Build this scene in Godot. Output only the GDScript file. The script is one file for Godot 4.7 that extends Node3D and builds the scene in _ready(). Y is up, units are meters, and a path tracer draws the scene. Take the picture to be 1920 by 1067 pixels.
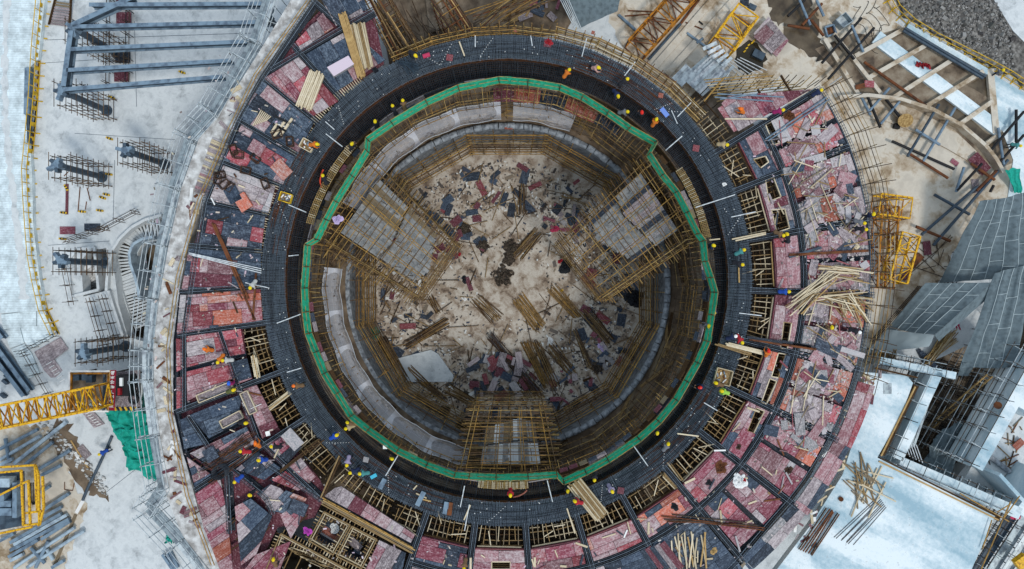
extends Node3D
# A round building under construction, seen straight down from a drone about 59 m above the formwork deck (y = 0).
# P(px, py, y) turns a pixel of the 1920 x 1067 photograph into the point at height y below it.
# Everything is laid out in drawing units of 1.37 m (a helmet is 6.5 pixels wide); to_metres() converts it at the end.

const UNIT := 1.37
const CAM_H := 43.0
const FPX := 1280.0
const CX := 950.0
const CY := 526.0
var rng := RandomNumberGenerator.new()
var M := {}
var used := {}
var UBOX: ArrayMesh
var UPOLE: ArrayMesh
var UPOLE_FINE: ArrayMesh
var PLY := {}
var POLES := []
var TIMB := []

func P(px: float, py: float, y := 0.0) -> Vector3:
	var k := (CAM_H - y) / FPX
	return Vector3((px - 960.0) * k, y, (py - 533.5) * k)

func Q(r: float, deg: float, y := 0.0) -> Vector3:
	return P(CX + r * cos(deg_to_rad(deg)), CY + r * sin(deg_to_rad(deg)), y)

# points of concentric upright structures: metres round the axis of the pit
func W(rm: float, deg: float, y: float) -> Vector3:
	return Vector3(-0.34 + rm * cos(deg_to_rad(deg)), y, 0.12 + rm * sin(deg_to_rad(deg)))

func PV(a: Array) -> PackedVector2Array:
	var o := PackedVector2Array()
	for i in range(0, a.size(), 2): o.append(Vector2(a[i], a[i + 1]))
	return o

# ---------------------------------------------------------------- batch mesh builder
class MB:
	var v := PackedVector3Array()
	var n := PackedVector3Array()
	var u := PackedVector2Array()
	var c := PackedColorArray()
	var ix := PackedInt32Array()
	var col := Color.WHITE
	func quad(a: Vector3, b: Vector3, cc: Vector3, d: Vector3, ua := Vector2(0, 0), ub := Vector2(1, 0), uc := Vector2(1, 1), ud := Vector2(0, 1)) -> void:
		var nn := (d - a).cross(b - a)
		nn = nn.normalized() if nn.length_squared() > 1e-16 else Vector3.UP
		var k := v.size()
		v.append(a); v.append(b); v.append(cc); v.append(d)
		for i in 4:
			n.append(nn); c.append(col)
		u.append(ua); u.append(ub); u.append(uc); u.append(ud)
		ix.append(k); ix.append(k + 1); ix.append(k + 2)
		ix.append(k); ix.append(k + 2); ix.append(k + 3)
	func tri(a: Vector3, b: Vector3, cc: Vector3) -> void:
		var nn := (cc - a).cross(b - a)
		nn = nn.normalized() if nn.length_squared() > 1e-16 else Vector3.UP
		var k := v.size()
		v.append(a); v.append(b); v.append(cc)
		for i in 3:
			n.append(nn); c.append(col); u.append(Vector2(v[k + i].x, v[k + i].z))
		ix.append(k); ix.append(k + 1); ix.append(k + 2)
	func box8(p: Array) -> void:  # bottom 0-3, top 4-7, both clockwise from above
		quad(p[4], p[5], p[6], p[7])
		quad(p[3], p[2], p[1], p[0])
		for i in 4:
			var j := (i + 1) % 4
			quad(p[i], p[j], p[j + 4], p[i + 4])
	func box(o: Vector3, x: Vector3, y: Vector3, z: Vector3) -> void:  # centre and half-axes
		if x.cross(y).dot(z) < 0.0: x = -x
		box8([o - x - y - z, o + x - y - z, o + x - y + z, o - x - y + z, o - x + y - z, o + x + y - z, o + x + y + z, o - x + y + z])
	func bar(a: Vector3, b: Vector3, w: float, h: float) -> void:
		var z := b - a
		if z.length_squared() < 1e-8: return
		var up := Vector3.UP if absf(z.normalized().y) < 0.95 else Vector3.RIGHT
		var x := up.cross(z).normalized()
		var y := z.cross(x).normalized()
		box((a + b) * 0.5, x * w * 0.5, y * h * 0.5, z * 0.5)
	func thin(a: Vector3, b: Vector3, r: float) -> void:  # three-sided bar without ends, for rebar and wire
		var z := b - a
		if z.length_squared() < 1e-8: return
		var up := Vector3.UP if absf(z.normalized().y) < 0.95 else Vector3.RIGHT
		var x := up.cross(z).normalized() * r
		var y := z.cross(x).normalized() * r
		var d := [y, -y * 0.5 + x * 0.87, -y * 0.5 - x * 0.87]
		for i in 3:
			var p: Vector3 = d[i]
			var q: Vector3 = d[(i + 1) % 3]
			quad(a + p, a + q, b + q, b + p)
	func tube(a: Vector3, b: Vector3, r: float, m := 8, r2 := -1.0) -> void:
		if r2 < 0.0: r2 = r
		var z := (b - a).normalized()
		var up := Vector3.UP if absf(z.y) < 0.95 else Vector3.RIGHT
		var x := up.cross(z).normalized()
		var y := z.cross(x).normalized()
		var k := v.size()
		for i in m + 1:
			var t := TAU * i / m
			var d := x * cos(t) + y * sin(t)
			v.append(a + d * r); n.append(d); c.append(col); u.append(Vector2(float(i) / m, 0))
			v.append(b + d * r2); n.append(d); c.append(col); u.append(Vector2(float(i) / m, 1))
		for i in m:
			var j := k + i * 2
			ix.append(j); ix.append(j + 1); ix.append(j + 3)
			ix.append(j); ix.append(j + 3); ix.append(j + 2)
		for e in 2:
			var o := a if e == 0 else b
			var rr := r if e == 0 else r2
			for i in m:
				var t0 := TAU * i / m
				var t1 := TAU * (i + 1) / m
				var p := o + (x * cos(t0) + y * sin(t0)) * rr
				var q := o + (x * cos(t1) + y * sin(t1)) * rr
				if e == 0: tri(o, p, q)
				else: tri(o, q, p)
	func path(pts: Array, r: float, m := 6) -> void:
		for i in pts.size() - 1: tube(pts[i], pts[i + 1], r, m)
	func prism(poly: PackedVector2Array, y0: float, y1: float, uo := Vector2.ZERO, ua := 0.0, us := Vector2.ONE) -> void:
		var q := poly
		if Geometry2D.is_polygon_clockwise(q): q = q.duplicate(); q.reverse()
		var ti := Geometry2D.triangulate_polygon(q)
		var k := v.size()
		for p in q:
			v.append(Vector3(p.x, y1, p.y)); n.append(Vector3.UP); c.append(col)
			var l := (p - uo).rotated(-ua)
			u.append(Vector2(l.x * us.x, l.y * us.y))
		for i in range(0, ti.size(), 3):
			var a := q[ti[i]]
			var b := q[ti[i + 1]]
			var d := q[ti[i + 2]]
			if (b - a).cross(d - a) > 0.0:
				ix.append(k + ti[i]); ix.append(k + ti[i + 1]); ix.append(k + ti[i + 2])
			else:
				ix.append(k + ti[i]); ix.append(k + ti[i + 2]); ix.append(k + ti[i + 1])
		for i in q.size():
			var a := q[i]
			var b := q[(i + 1) % q.size()]
			quad(Vector3(b.x, y1, b.y), Vector3(a.x, y1, a.y), Vector3(a.x, y0, a.y), Vector3(b.x, y0, b.y), Vector2(0, 0), Vector2(.02, 0), Vector2(.02, .02), Vector2(0, .02))
	func grid(g: Array, flip := false) -> void:  # smooth sheet over rows of points
		var nu := g.size()
		var nv: int = g[0].size()
		var k := v.size()
		for i in nu:
			for j in nv:
				var du: Vector3 = g[mini(i + 1, nu - 1)][j] - g[maxi(i - 1, 0)][j]
				var dv: Vector3 = g[i][mini(j + 1, nv - 1)] - g[i][maxi(j - 1, 0)]
				var nn := dv.cross(du).normalized()
				v.append(g[i][j]); n.append(-nn if flip else nn); c.append(col); u.append(Vector2(float(i) / nu, float(j) / nv))
		for i in nu - 1:
			for j in nv - 1:
				var a := k + i * nv + j
				for t in ([a, a + nv, a + nv + 1, a, a + nv + 1, a + 1] if not flip else [a, a + nv + 1, a + nv, a, a + 1, a + nv + 1]): ix.append(t)
	func mesh(m: Material = null) -> ArrayMesh:
		var a := []
		a.resize(Mesh.ARRAY_MAX)
		a[Mesh.ARRAY_VERTEX] = v
		a[Mesh.ARRAY_NORMAL] = n
		a[Mesh.ARRAY_TEX_UV] = u
		a[Mesh.ARRAY_COLOR] = c
		a[Mesh.ARRAY_INDEX] = ix
		var me := ArrayMesh.new()
		if v.size() == 0: return me
		me.add_surface_from_arrays(Mesh.PRIMITIVE_TRIANGLES, a)
		if m: me.surface_set_material(0, m)
		return me

# ---------------------------------------------------------------- nodes
func nm(called: String) -> String:
	var k: int = used.get(called, 0)
	used[called] = k + 1
	return called if k == 0 else "%s_%03d" % [called, k]

func tag(o: Node3D, label: String, cat: String, group := "", kind := "") -> void:
	o.set_meta("label", label)
	o.set_meta("category", cat)
	if group: o.set_meta("group", group)
	if kind: o.set_meta("kind", kind)

func thing(called: String, label: String, cat: String, at := Vector3.ZERO, group := "") -> Node3D:
	var o := Node3D.new()
	o.name = nm(called)
	add_child(o)
	o.position = at
	tag(o, label, cat, group)
	return o

func origin_of(p: Node3D) -> Vector3:
	var o := Vector3.ZERO
	var q := p
	while q != self:
		o += q.position
		q = q.get_parent()
	return o

func inst(parent: Node3D, called: String, me: Mesh, m: Material, xf := Transform3D()) -> MeshInstance3D:
	var o := MeshInstance3D.new()
	o.mesh = me
	if m: o.material_override = m
	if parent == self: o.name = nm(called)
	else: o.name = called
	parent.add_child(o, true)
	o.transform = xf
	if parent != self: o.position = xf.origin - origin_of(parent)
	return o

func put(parent: Node3D, called: String, b: MB, m: Material, kind := "") -> MeshInstance3D:  # a mesh in world coordinates
	var o := inst(parent, called, b.mesh(), m)
	if kind: o.set_meta("kind", kind)
	return o

func axes(a: Vector3, b: Vector3, w: float, h: float, roll := 0.0) -> Transform3D:
	var z := b - a
	var zn := z.normalized()
	var up := Vector3.UP if absf(zn.y) < 0.95 else Vector3.RIGHT
	var x := up.cross(zn).normalized()
	var y := zn.cross(x).normalized()
	if roll != 0.0:
		x = x.rotated(zn, roll); y = y.rotated(zn, roll)
	return Transform3D(Basis(x * w, y * h, z), (a + b) * 0.5)

func bar(parent: Node3D, called: String, a: Vector3, b: Vector3, w: float, h: float, m: Material) -> MeshInstance3D:
	return inst(parent, called, UBOX, m, axes(a, b, w, h))

func pole(parent: Node3D, called: String, a: Vector3, b: Vector3, r: float, m: Material) -> MeshInstance3D:
	return inst(parent, called, UPOLE, m, axes(a, b, r * 2.0, r * 2.0))

func pk(a: Array):
	return a[rng.randi() % a.size()]

# a thing of one bar or one pole, pivot at its middle
func lone(called: String, label: String, cat: String, group: String, me: Mesh, m: Material, xf: Transform3D) -> MeshInstance3D:
	var o := inst(self, called, me, m, xf)
	tag(o, label, cat, group)
	return o

# ---------------------------------------------------------------- materials
func mat(col: Color, rough := 0.85, metal := 0.0, tex: Texture2D = null, tri := 0.0) -> StandardMaterial3D:
	var m := StandardMaterial3D.new()
	m.albedo_color = col
	m.roughness = rough
	m.metallic = metal
	m.metallic_specular = 0.35
	if tex: m.albedo_texture = tex
	if tri > 0.0:
		m.uv1_triplanar = true
		m.uv1_world_triplanar = true
		m.uv1_scale = Vector3(tri, tri, tri) / UNIT
	return m

func ntex(sd: int, freq: float, stops: Array, size := 512, oct := 6, warp := 0.0, gain := 0.6) -> NoiseTexture2D:
	var f := FastNoiseLite.new()
	f.seed = sd
	f.noise_type = FastNoiseLite.TYPE_SIMPLEX_SMOOTH
	f.frequency = freq
	f.fractal_octaves = oct
	f.fractal_gain = gain
	if warp > 0.0:
		f.domain_warp_enabled = true
		f.domain_warp_amplitude = warp
		f.domain_warp_frequency = freq * 1.5
	var g := Gradient.new()
	var offs := PackedFloat32Array()
	var cols := PackedColorArray()
	for s in stops:
		offs.append(s[0]); cols.append(s[1])
	g.offsets = offs
	g.colors = cols
	var t := NoiseTexture2D.new()
	t.width = size
	t.height = size
	t.seamless = true
	t.noise = f
	t.color_ramp = g
	return t

func hx(s: String) -> Color:
	return Color.html(s)

# worn plywood: film of one colour, streaks and crusts of dried cement along the sheet
func ply_tex(sd: int, base: Color, crust: Color, amount: float) -> ImageTexture:
	var f := FastNoiseLite.new()
	f.seed = sd
	f.frequency = 0.02
	f.fractal_octaves = 4
	var g := FastNoiseLite.new()
	g.seed = sd + 77
	g.frequency = 0.07
	g.fractal_octaves = 3
	var im := Image.create(96, 192, false, Image.FORMAT_RGB8)
	for y in 192:
		for x in 96:
			var a := f.get_noise_2d(x * 1.3, y * 0.7)
			var s := g.get_noise_2d(x * 1.5, y * 0.1 + 50.0)
			var d := g.get_noise_2d(x * 5.0, y * 3.0)
			var e := f.get_noise_2d(x * 3.1 + 300.0, y * 2.6)
			var k := clampf(amount + a * 0.5 + e * 0.35 + s * 0.3 + d * 0.45, 0.0, 1.0) * 0.9
			if d > 0.34 and e > 0.05: k = minf(1.0, k + 0.4)
			var c := base.lerp(crust, k)
			var v := 1.0 + d * 0.18 + s * 0.1 + e * 0.1
			if x % 48 == 6 and y % 12 < 2: v *= 0.75
			im.set_pixel(x, y, Color(clampf(c.r * v, 0, 1), clampf(c.g * v, 0, 1), clampf(c.b * v, 0, 1)))
	var q := RandomNumberGenerator.new()
	q.seed = sd
	for n in 9:   # scratches and drips of cement
		var x := q.randf_range(0, 95)
		var y := q.randf_range(0, 191)
		var dx := q.randf_range(-.4, .4)
		var w := q.randf_range(.2, .65)
		for t in int(q.randf_range(8, 70)):
			var ix := int(x + dx * t)
			var iy := int(y + t)
			if ix >= 0 and ix < 96 and iy < 192: im.set_pixel(ix, iy, im.get_pixel(ix, iy).lerp(crust, w))
	return ImageTexture.create_from_image(im)

func wood_tex(sd: int, a: Color, b: Color) -> ImageTexture:
	var g := FastNoiseLite.new()
	g.seed = sd
	g.frequency = 0.06
	g.fractal_octaves = 4
	var im := Image.create(32, 256, false, Image.FORMAT_RGB8)
	for y in 256:
		for x in 32:
			var s := g.get_noise_2d(x * 4.0, y * 0.25) * 0.9 + g.get_noise_2d(x * 1.0, y * 0.8 + 90.0) * 0.5
			im.set_pixel(x, y, a.lerp(b, clampf(0.5 + s, 0.0, 1.0)))
	return ImageTexture.create_from_image(im)

func road_tex() -> ImageTexture:  # brushed concrete: fine cross grooves and grey tyre dirt
	var f := FastNoiseLite.new()
	f.seed = 3
	f.frequency = 0.012
	f.fractal_octaves = 6
	f.fractal_gain = 0.7
	var src := f.get_seamless_image(512, 512)
	var im := Image.create(512, 512, false, Image.FORMAT_RGB8)
	for y in 512:
		for x in 512:
			var n := src.get_pixel(x, y).r
			var v := 0.66 + n * 0.34
			if y % 11 < 2: v -= 0.05 + 0.04 * src.get_pixel((x * 3) % 512, y).r
			im.set_pixel(x, y, Color(v * 0.92, v * 0.98, v))
	return ImageTexture.create_from_image(im)

func slab_tex() -> ImageTexture:  # power floated concrete: wet trowel streaks, scuffs and specks of mortar
	var f := FastNoiseLite.new()
	f.seed = 8
	f.frequency = 0.006
	f.fractal_octaves = 5
	f.domain_warp_enabled = true
	f.domain_warp_amplitude = 30.0
	var g := FastNoiseLite.new()
	g.seed = 9
	g.frequency = 0.05
	g.fractal_octaves = 5
	g.fractal_gain = 0.7
	var im := Image.create(768, 768, false, Image.FORMAT_RGB8)
	for y in 768:
		for x in 768:
			var u := x * 0.86 + y * 0.5
			var v := -x * 0.5 + y * 0.86
			var a := f.get_noise_2d(u * 0.35, v * 1.7)
			var b := g.get_noise_2d(x, y)
			var k := clampf(0.62 + a * 1.1 + b * 0.4, 0.0, 1.0)
			var c := Color(0.55, 0.66, 0.71).lerp(Color(0.84, 0.875, 0.888), k)
			if b > 0.42: c = c.darkened(0.12)
			im.set_pixel(x, y, c)
	return ImageTexture.create_from_image(im)

func materials() -> void:
	var crust := hx("b3a9a9")
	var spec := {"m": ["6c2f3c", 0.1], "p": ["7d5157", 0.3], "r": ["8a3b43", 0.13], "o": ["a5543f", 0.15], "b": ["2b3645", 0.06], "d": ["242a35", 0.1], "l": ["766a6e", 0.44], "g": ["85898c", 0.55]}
	var i := 0
	for k in spec:
		var base := hx(spec[k][0])
		var am: float = spec[k][1]
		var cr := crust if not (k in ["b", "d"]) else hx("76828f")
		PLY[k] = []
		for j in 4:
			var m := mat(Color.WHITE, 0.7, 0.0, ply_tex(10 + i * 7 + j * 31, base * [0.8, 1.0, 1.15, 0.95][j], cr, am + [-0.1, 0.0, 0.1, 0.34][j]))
			PLY[k].append(m)
		i += 1
	# poles of scaffolds: rusty brown, ochre paint, weathered grey
	var rust := ntex(5, 0.02, [[0.2, Color(0.55, 0.55, 0.55)], [0.5, Color(0.9, 0.88, 0.84)], [0.8, Color(1.0, 0.95, 0.85)]], 256)
	for c in ["7f6642", "9c7c46", "66513e", "756048", "574b42", "8a7048", "ad9564"]:
		POLES.append(mat(hx(c), 0.6, 0.0, rust, 0.5))
	M.gold = mat(hx("ae8b4c"), 0.55, 0.0, rust, 0.5)
	M.oldpole = mat(hx("50443b"), 0.7, 0.0, rust, 0.5)
	var wt := wood_tex(4, hx("e8e0cd"), hx("c4b394"))
	var wt2 := wood_tex(9, hx("d6c4a0"), hx("9a8362"))
	for c in ["f6f3ee", "ebe7e0", "ded9d0", "cfc9be"]:
		TIMB.append(mat(hx(c), 0.8, 0.0, wt))
	M.timber_old = mat(hx("b8ab96"), 0.85, 0.0, wt2)
	M.timber_gold = mat(hx("e6d4b0"), 0.8, 0.0, wt2)
	M.timber_grey = mat(hx("8d857c"), 0.85, 0.0, wt)
	M.timber_dark = mat(hx("5b4b3c"), 0.9, 0.0, wt2)
	# concrete, earth
	M.slab = mat(Color.WHITE, 0.9, 0.0, ntex(1, 0.01, [[0.1, hx("929698")], [0.35, hx("b6bbbd")], [0.6, hx("c9cdce")], [0.9, hx("adb2b4")]], 1024, 9, 40.0, 0.78), 0.05)
	M.slab_white = mat(Color.WHITE, 0.8, 0.0, slab_tex(), 0.05)
	M.road = mat(Color.WHITE, 0.85, 0.0, road_tex(), 0.12)
	M.slab_tan = mat(Color.WHITE, 0.85, 0.0, ntex(23, 0.006, [[0.15, hx("7d6a52")], [0.36, hx("a99a86")], [0.55, hx("c4bcae")], [0.8, hx("b5ada0")]], 1024, 9, 50.0, 0.7), 0.05)
	M.wet = mat(Color.WHITE, 0.25, 0.0, ntex(24, 0.01, [[0.2, hx("3c3329")], [0.6, hx("5a4f40")], [0.9, hx("6d6151")]], 512, 6, 20.0), 0.08)
	M.brownfill = mat(Color.WHITE, 0.8, 0.0, ntex(25, 0.01, [[0.2, hx("4a3f35")], [0.5, hx("746656")], [0.8, hx("8d8272")]], 512, 7, 20.0), 0.1)
	M.pitfloor = mat(Color.WHITE, 0.9, 0.0, ntex(26, 0.008, [[0.12, hx("5a4c41")], [0.33, hx("8d7d6d")], [0.52, hx("aa9f92")], [0.7, hx("beb6aa")], [0.9, hx("94867a")]], 1024, 9, 50.0, 0.72), 0.07)
	M.earth = mat(Color.WHITE, 0.95, 0.0, ntex(27, 0.012, [[0.1, hx("4a3e33")], [0.5, hx("685a4b")], [0.9, hx("857563")]], 512, 7, 20.0), 0.1)
	M.underfloor = mat(Color.WHITE, 0.95, 0.0, ntex(34, 0.012, [[0.1, hx("4a3f35")], [0.5, hx("66594b")], [0.9, hx("85776a")]], 512, 7, 20.0), 0.1)
	M.gravel = mat(Color.WHITE, 0.95, 0.0, ntex(29, 0.03, [[0.2, hx("3c3a38")], [0.5, hx("63605c")], [0.8, hx("8a8782")]], 512, 7, 10.0), 0.12)
	M.strip = mat(Color.WHITE, 0.9, 0.0, ntex(30, 0.02, [[0.2, hx("8d8a87")], [0.5, hx("b4b3b1")], [0.8, hx("d2d3d2")]], 512, 7, 20.0), 0.12)
	M.drum = mat(Color.WHITE, 0.7, 0.0, ntex(31, 0.02, [[0.2, hx("5b5f65")], [0.5, hx("81878d")], [0.8, hx("9da3a9")]], 256, 6), 0.4)
	# steel
	var grime := ntex(32, 0.015, [[0.2, Color(.72, .72, .74)], [0.55, Color(.95, .95, .95)], [0.85, Color(1, 1, 1)]], 256, 6, 10.0)
	M.steel = mat(hx("74899a"), 0.5, 0.0, grime, 0.3)
	M.steel_dark = mat(hx("43525f"), 0.5, 0.0, grime, 0.3)
	M.steel_pale = mat(hx("a4b6c2"), 0.5, 0.0, grime, 0.3)
	M.galv = mat(hx("9aa6ab"), 0.45, 0.35, grime, 0.4)
	M.galv_light = mat(hx("c4cdd0"), 0.5, 0.2, grime, 0.4)
	M.tube_white = mat(hx("d3d8da"), 0.5, 0.0, grime, 0.6)
	M.yellow = mat(Color.WHITE, 0.5, 0.0, ntex(35, 0.03, [[0.18, hx("6b3f1c")], [0.3, hx("a87a1a")], [0.45, hx("d2a018")], [0.9, hx("dcae24")]], 256, 6, 15.0, 0.7), 0.6)
	M.yellow_rust = mat(hx("b0751c"), 0.6, 0.0, rust, 0.4)
	M.rail = mat(hx("d9b021"), 0.5, 0.0, grime, 0.5)
	M.black = mat(hx("1c1c1e"), 0.6)
	M.rebar = mat(hx("434950"), 0.6, 0.0, grime, 0.5)
	M.rebar_light = mat(hx("76838f"), 0.6, 0.0, grime, 0.5)
	M.rebar_rust = mat(hx("4a382f"), 0.8, 0.0, rust, 0.5)
	M.rust = mat(hx("6f452c"), 0.8, 0.0, rust, 0.3)
	M.white = mat(hx("dcdcda"), 0.7)
	M.paper = mat(hx("e6e6e2"), 0.8)
	M.red = mat(hx("a3222c"), 0.6, 0.0, grime, 0.5)
	M.banner = mat(hx("7c1128"), 0.7)
	M.cyan = mat(hx("3fa9c4"), 0.5)
	M.pinkcloth = mat(hx("b03858"), 0.8)
	M.purple = mat(hx("a83c9c"), 0.8)
	M.lilac_cloth = mat(hx("b9a6cc"), 0.9)
	M.glass = mat(hx("2b3640"), 0.1)
	var clothn := ntex(40, 0.03, [[0.2, Color(.78, .78, .78)], [0.5, Color(.95, .95, .95)], [0.8, Color(1, 1, 1)]], 256, 5, 10.0)
	M.green = mat(Color(0.19, 0.78, 0.61, 0.86), 0.75, 0.0, clothn, 0.5)
	M.green.transparency = BaseMaterial3D.TRANSPARENCY_ALPHA
	M.green.backlight_enabled = true
	M.green.backlight = Color(0.15, 0.55, 0.42)
	M.teal = mat(hx("14a08d"), 0.75, 0.0, clothn, 0.4)
	M.meshgrey = mat(hx("66747a"), 0.85, 0.0, clothn, 0.3)
	M.seam = mat(hx("a2aeb1"), 0.85)
	M.net = mat(Color(0.88, 0.89, 0.92, 0.3), 0.9)
	M.net2 = mat(Color(0.88, 0.89, 0.92, 0.45), 0.9)
	M.net2.transparency = BaseMaterial3D.TRANSPARENCY_ALPHA
	M.shutter = mat(Color.WHITE, 0.85, 0.0, ntex(33, 0.02, [[0.15, hx("5e5f60")], [0.45, hx("858686")], [0.7, hx("9b9b99")], [0.95, hx("76706a")]], 512, 8, 30.0, 0.7), 0.25)
	M.net.transparency = BaseMaterial3D.TRANSPARENCY_ALPHA
	M.rope = mat(hx("c6cacf"), 0.9)
	M.tarpdark = mat(hx("23262b"), 0.8, 0.0, clothn, 0.5)
	M.water = mat(hx("a8a498"), 0.12, 0.0, ntex(41, 0.01, [[0.2, hx("3f3a30")], [0.8, hx("5c5546")]], 256, 5), 0.1)
	M.body = mat(hx("d8d8d8"), 0.85)
	M.body.vertex_color_use_as_albedo = true
	M.helmet = {"y": mat(hx("dcc010"), 0.45), "r": mat(hx("d42a20"), 0.3), "w": mat(hx("eeeeec"), 0.3), "o": mat(hx("e8701c"), 0.3), "b": mat(hx("2a62c8"), 0.3)}

func unit_meshes() -> void:
	var b := MB.new()
	b.box(Vector3.ZERO, Vector3(.5, 0, 0), Vector3(0, .5, 0), Vector3(0, 0, .5))
	UBOX = b.mesh()
	b = MB.new()
	b.tube(Vector3(0, 0, -.5), Vector3(0, 0, .5), 0.5, 6)
	UPOLE = b.mesh()
	b = MB.new()
	b.tube(Vector3(0, 0, -.5), Vector3(0, 0, .5), 0.5, 14)
	UPOLE_FINE = b.mesh()

func sector(r0: float, r1: float, a0: float, a1: float, n := 12) -> PackedVector2Array:  # ring sector in pixels
	var o := PackedVector2Array()
	for i in n + 1:
		var t := deg_to_rad(lerpf(a0, a1, float(i) / n))
		o.append(Vector2(CX + r1 * cos(t), CY + r1 * sin(t)))
	for i in n + 1:
		var t := deg_to_rad(lerpf(a1, a0, float(i) / n))
		o.append(Vector2(CX + r0 * cos(t), CY + r0 * sin(t)))
	return o

func wpoly(px: PackedVector2Array, y: float) -> PackedVector2Array:
	var o := PackedVector2Array()
	for p in px:
		var w := P(p.x, p.y, y)
		o.append(Vector2(w.x, w.z))
	return o

func ragged(px: PackedVector2Array, amp: float, sd: int, step := 6.0) -> PackedVector2Array:
	var f := FastNoiseLite.new()
	f.seed = sd
	f.frequency = 0.05
	f.fractal_octaves = 3
	var o := PackedVector2Array()
	for i in px.size():
		var a := px[i]
		var b := px[(i + 1) % px.size()]
		var n := maxi(1, int(a.distance_to(b) / step))
		for k in n:
			var q := a.lerp(b, float(k) / n)
			o.append(q + Vector2(f.get_noise_2d(q.x, q.y), f.get_noise_2d(q.x + 500, q.y)) * amp)
	return o

func centre(px: PackedVector2Array) -> Vector2:
	var c := Vector2.ZERO
	for p in px: c += p
	return c / px.size()

func sheet(called: String, px: PackedVector2Array, y0: float, y1: float, m: Material, label: String, cat: String, kind := "structure") -> MeshInstance3D:
	var b := MB.new()
	b.prism(wpoly(px, y1), y0, y1)
	var o := put(self, called, b, m)
	tag(o, label, cat, "", kind)
	return o

# ---------------------------------------------------------------- setting
const GY := -8.0     # ground round the building
const FY := -11.0    # floor of the pit

func _ready() -> void:
	rng.seed = 20240
	var cam := Camera3D.new()
	cam.name = "camera"
	cam.position = Vector3(0, CAM_H, 0)
	cam.rotation = Vector3(-PI / 2, 0, 0)
	cam.fov = rad_to_deg(2.0 * atan(533.5 / FPX))
	cam.near = 0.5
	cam.far = 400.0
	add_child(cam)
	var env := Environment.new()
	var sk := ProceduralSkyMaterial.new()
	sk.sky_top_color = hx("cfe0f2")
	sk.sky_horizon_color = hx("c4d4e4")
	sk.sky_curve = 0.3
	sk.ground_bottom_color = hx("6b6864")
	sk.ground_horizon_color = hx("a9aeb2")
	sk.sun_angle_max = 1.0
	var sky := Sky.new()
	sky.sky_material = sk
	env.background_mode = Environment.BG_SKY
	env.sky = sky
	env.background_energy_multiplier = 0.85
	env.tonemap_mode = Environment.TONE_MAPPER_LINEAR
	env.tonemap_exposure = 1.24
	env.sdfgi_enabled = true
	env.ssao_enabled = true
	env.ssil_enabled = true
	var we := WorldEnvironment.new()
	we.name = "environment"
	we.environment = env
	add_child(we)
	var sun := DirectionalLight3D.new()
	sun.name = "sun"
	sun.light_energy = 0.5
	sun.light_color = Color(1.0, 0.985, 0.96)
	sun.light_angular_distance = 10.0
	sun.shadow_enabled = true
	sun.rotation_degrees = Vector3(-56, 40, 0)
	add_child(sun)
	unit_meshes()
	materials()
	ground()
	pit()
	deck_understructure()
	ring()
	deck()
	pit_scaffolds()
	spokes()
	fence()
	left_side()
	top_side()
	right_side()
	lower_right()
	deck_objects()
	pit_objects()
	people()
	to_metres()

func to_metres() -> void:
	for c in get_children():
		if c is Camera3D:
			c.position *= UNIT
		elif c is Node3D and not c is DirectionalLight3D:
			if String(c.name).begins_with("person"): c.position *= UNIT
			else: c.transform = Transform3D(c.transform.basis.scaled(Vector3.ONE * UNIT), c.position * UNIT)

func csgpoly(px: PackedVector2Array, y0: float, y1: float) -> CSGPolygon3D:
	var c := CSGPolygon3D.new()
	var w := wpoly(px, GY)
	var q := PackedVector2Array()
	for p in w: q.append(Vector2(p.x, -p.y))
	c.polygon = q
	c.depth = y1 - y0
	c.rotation_degrees = Vector3(-90, 0, 0)
	c.position = Vector3(0, y1, 0)
	return c

const HOLE_STAIRBOX := [152, 488, 168, 470, 199, 465, 207, 543, 156, 556]
const HOLE_STAIR := [210, 478, 222, 452, 246, 430, 272, 416, 302, 408, 330, 420, 318, 560, 312, 636, 272, 641, 240, 632, 222, 570]
const HOLE_CURVE := [1580, 190, 1620, 188, 1680, 197, 1735, 216, 1790, 245, 1832, 278, 1858, 310, 1838, 322, 1808, 296, 1770, 272, 1720, 248, 1660, 226, 1610, 214]
const HOLE_RIGHT := [1668, 850, 1714, 690, 1770, 668, 1830, 640, 1920, 560, 1960, 560, 1960, 700, 1925, 720, 1790, 900]

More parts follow.
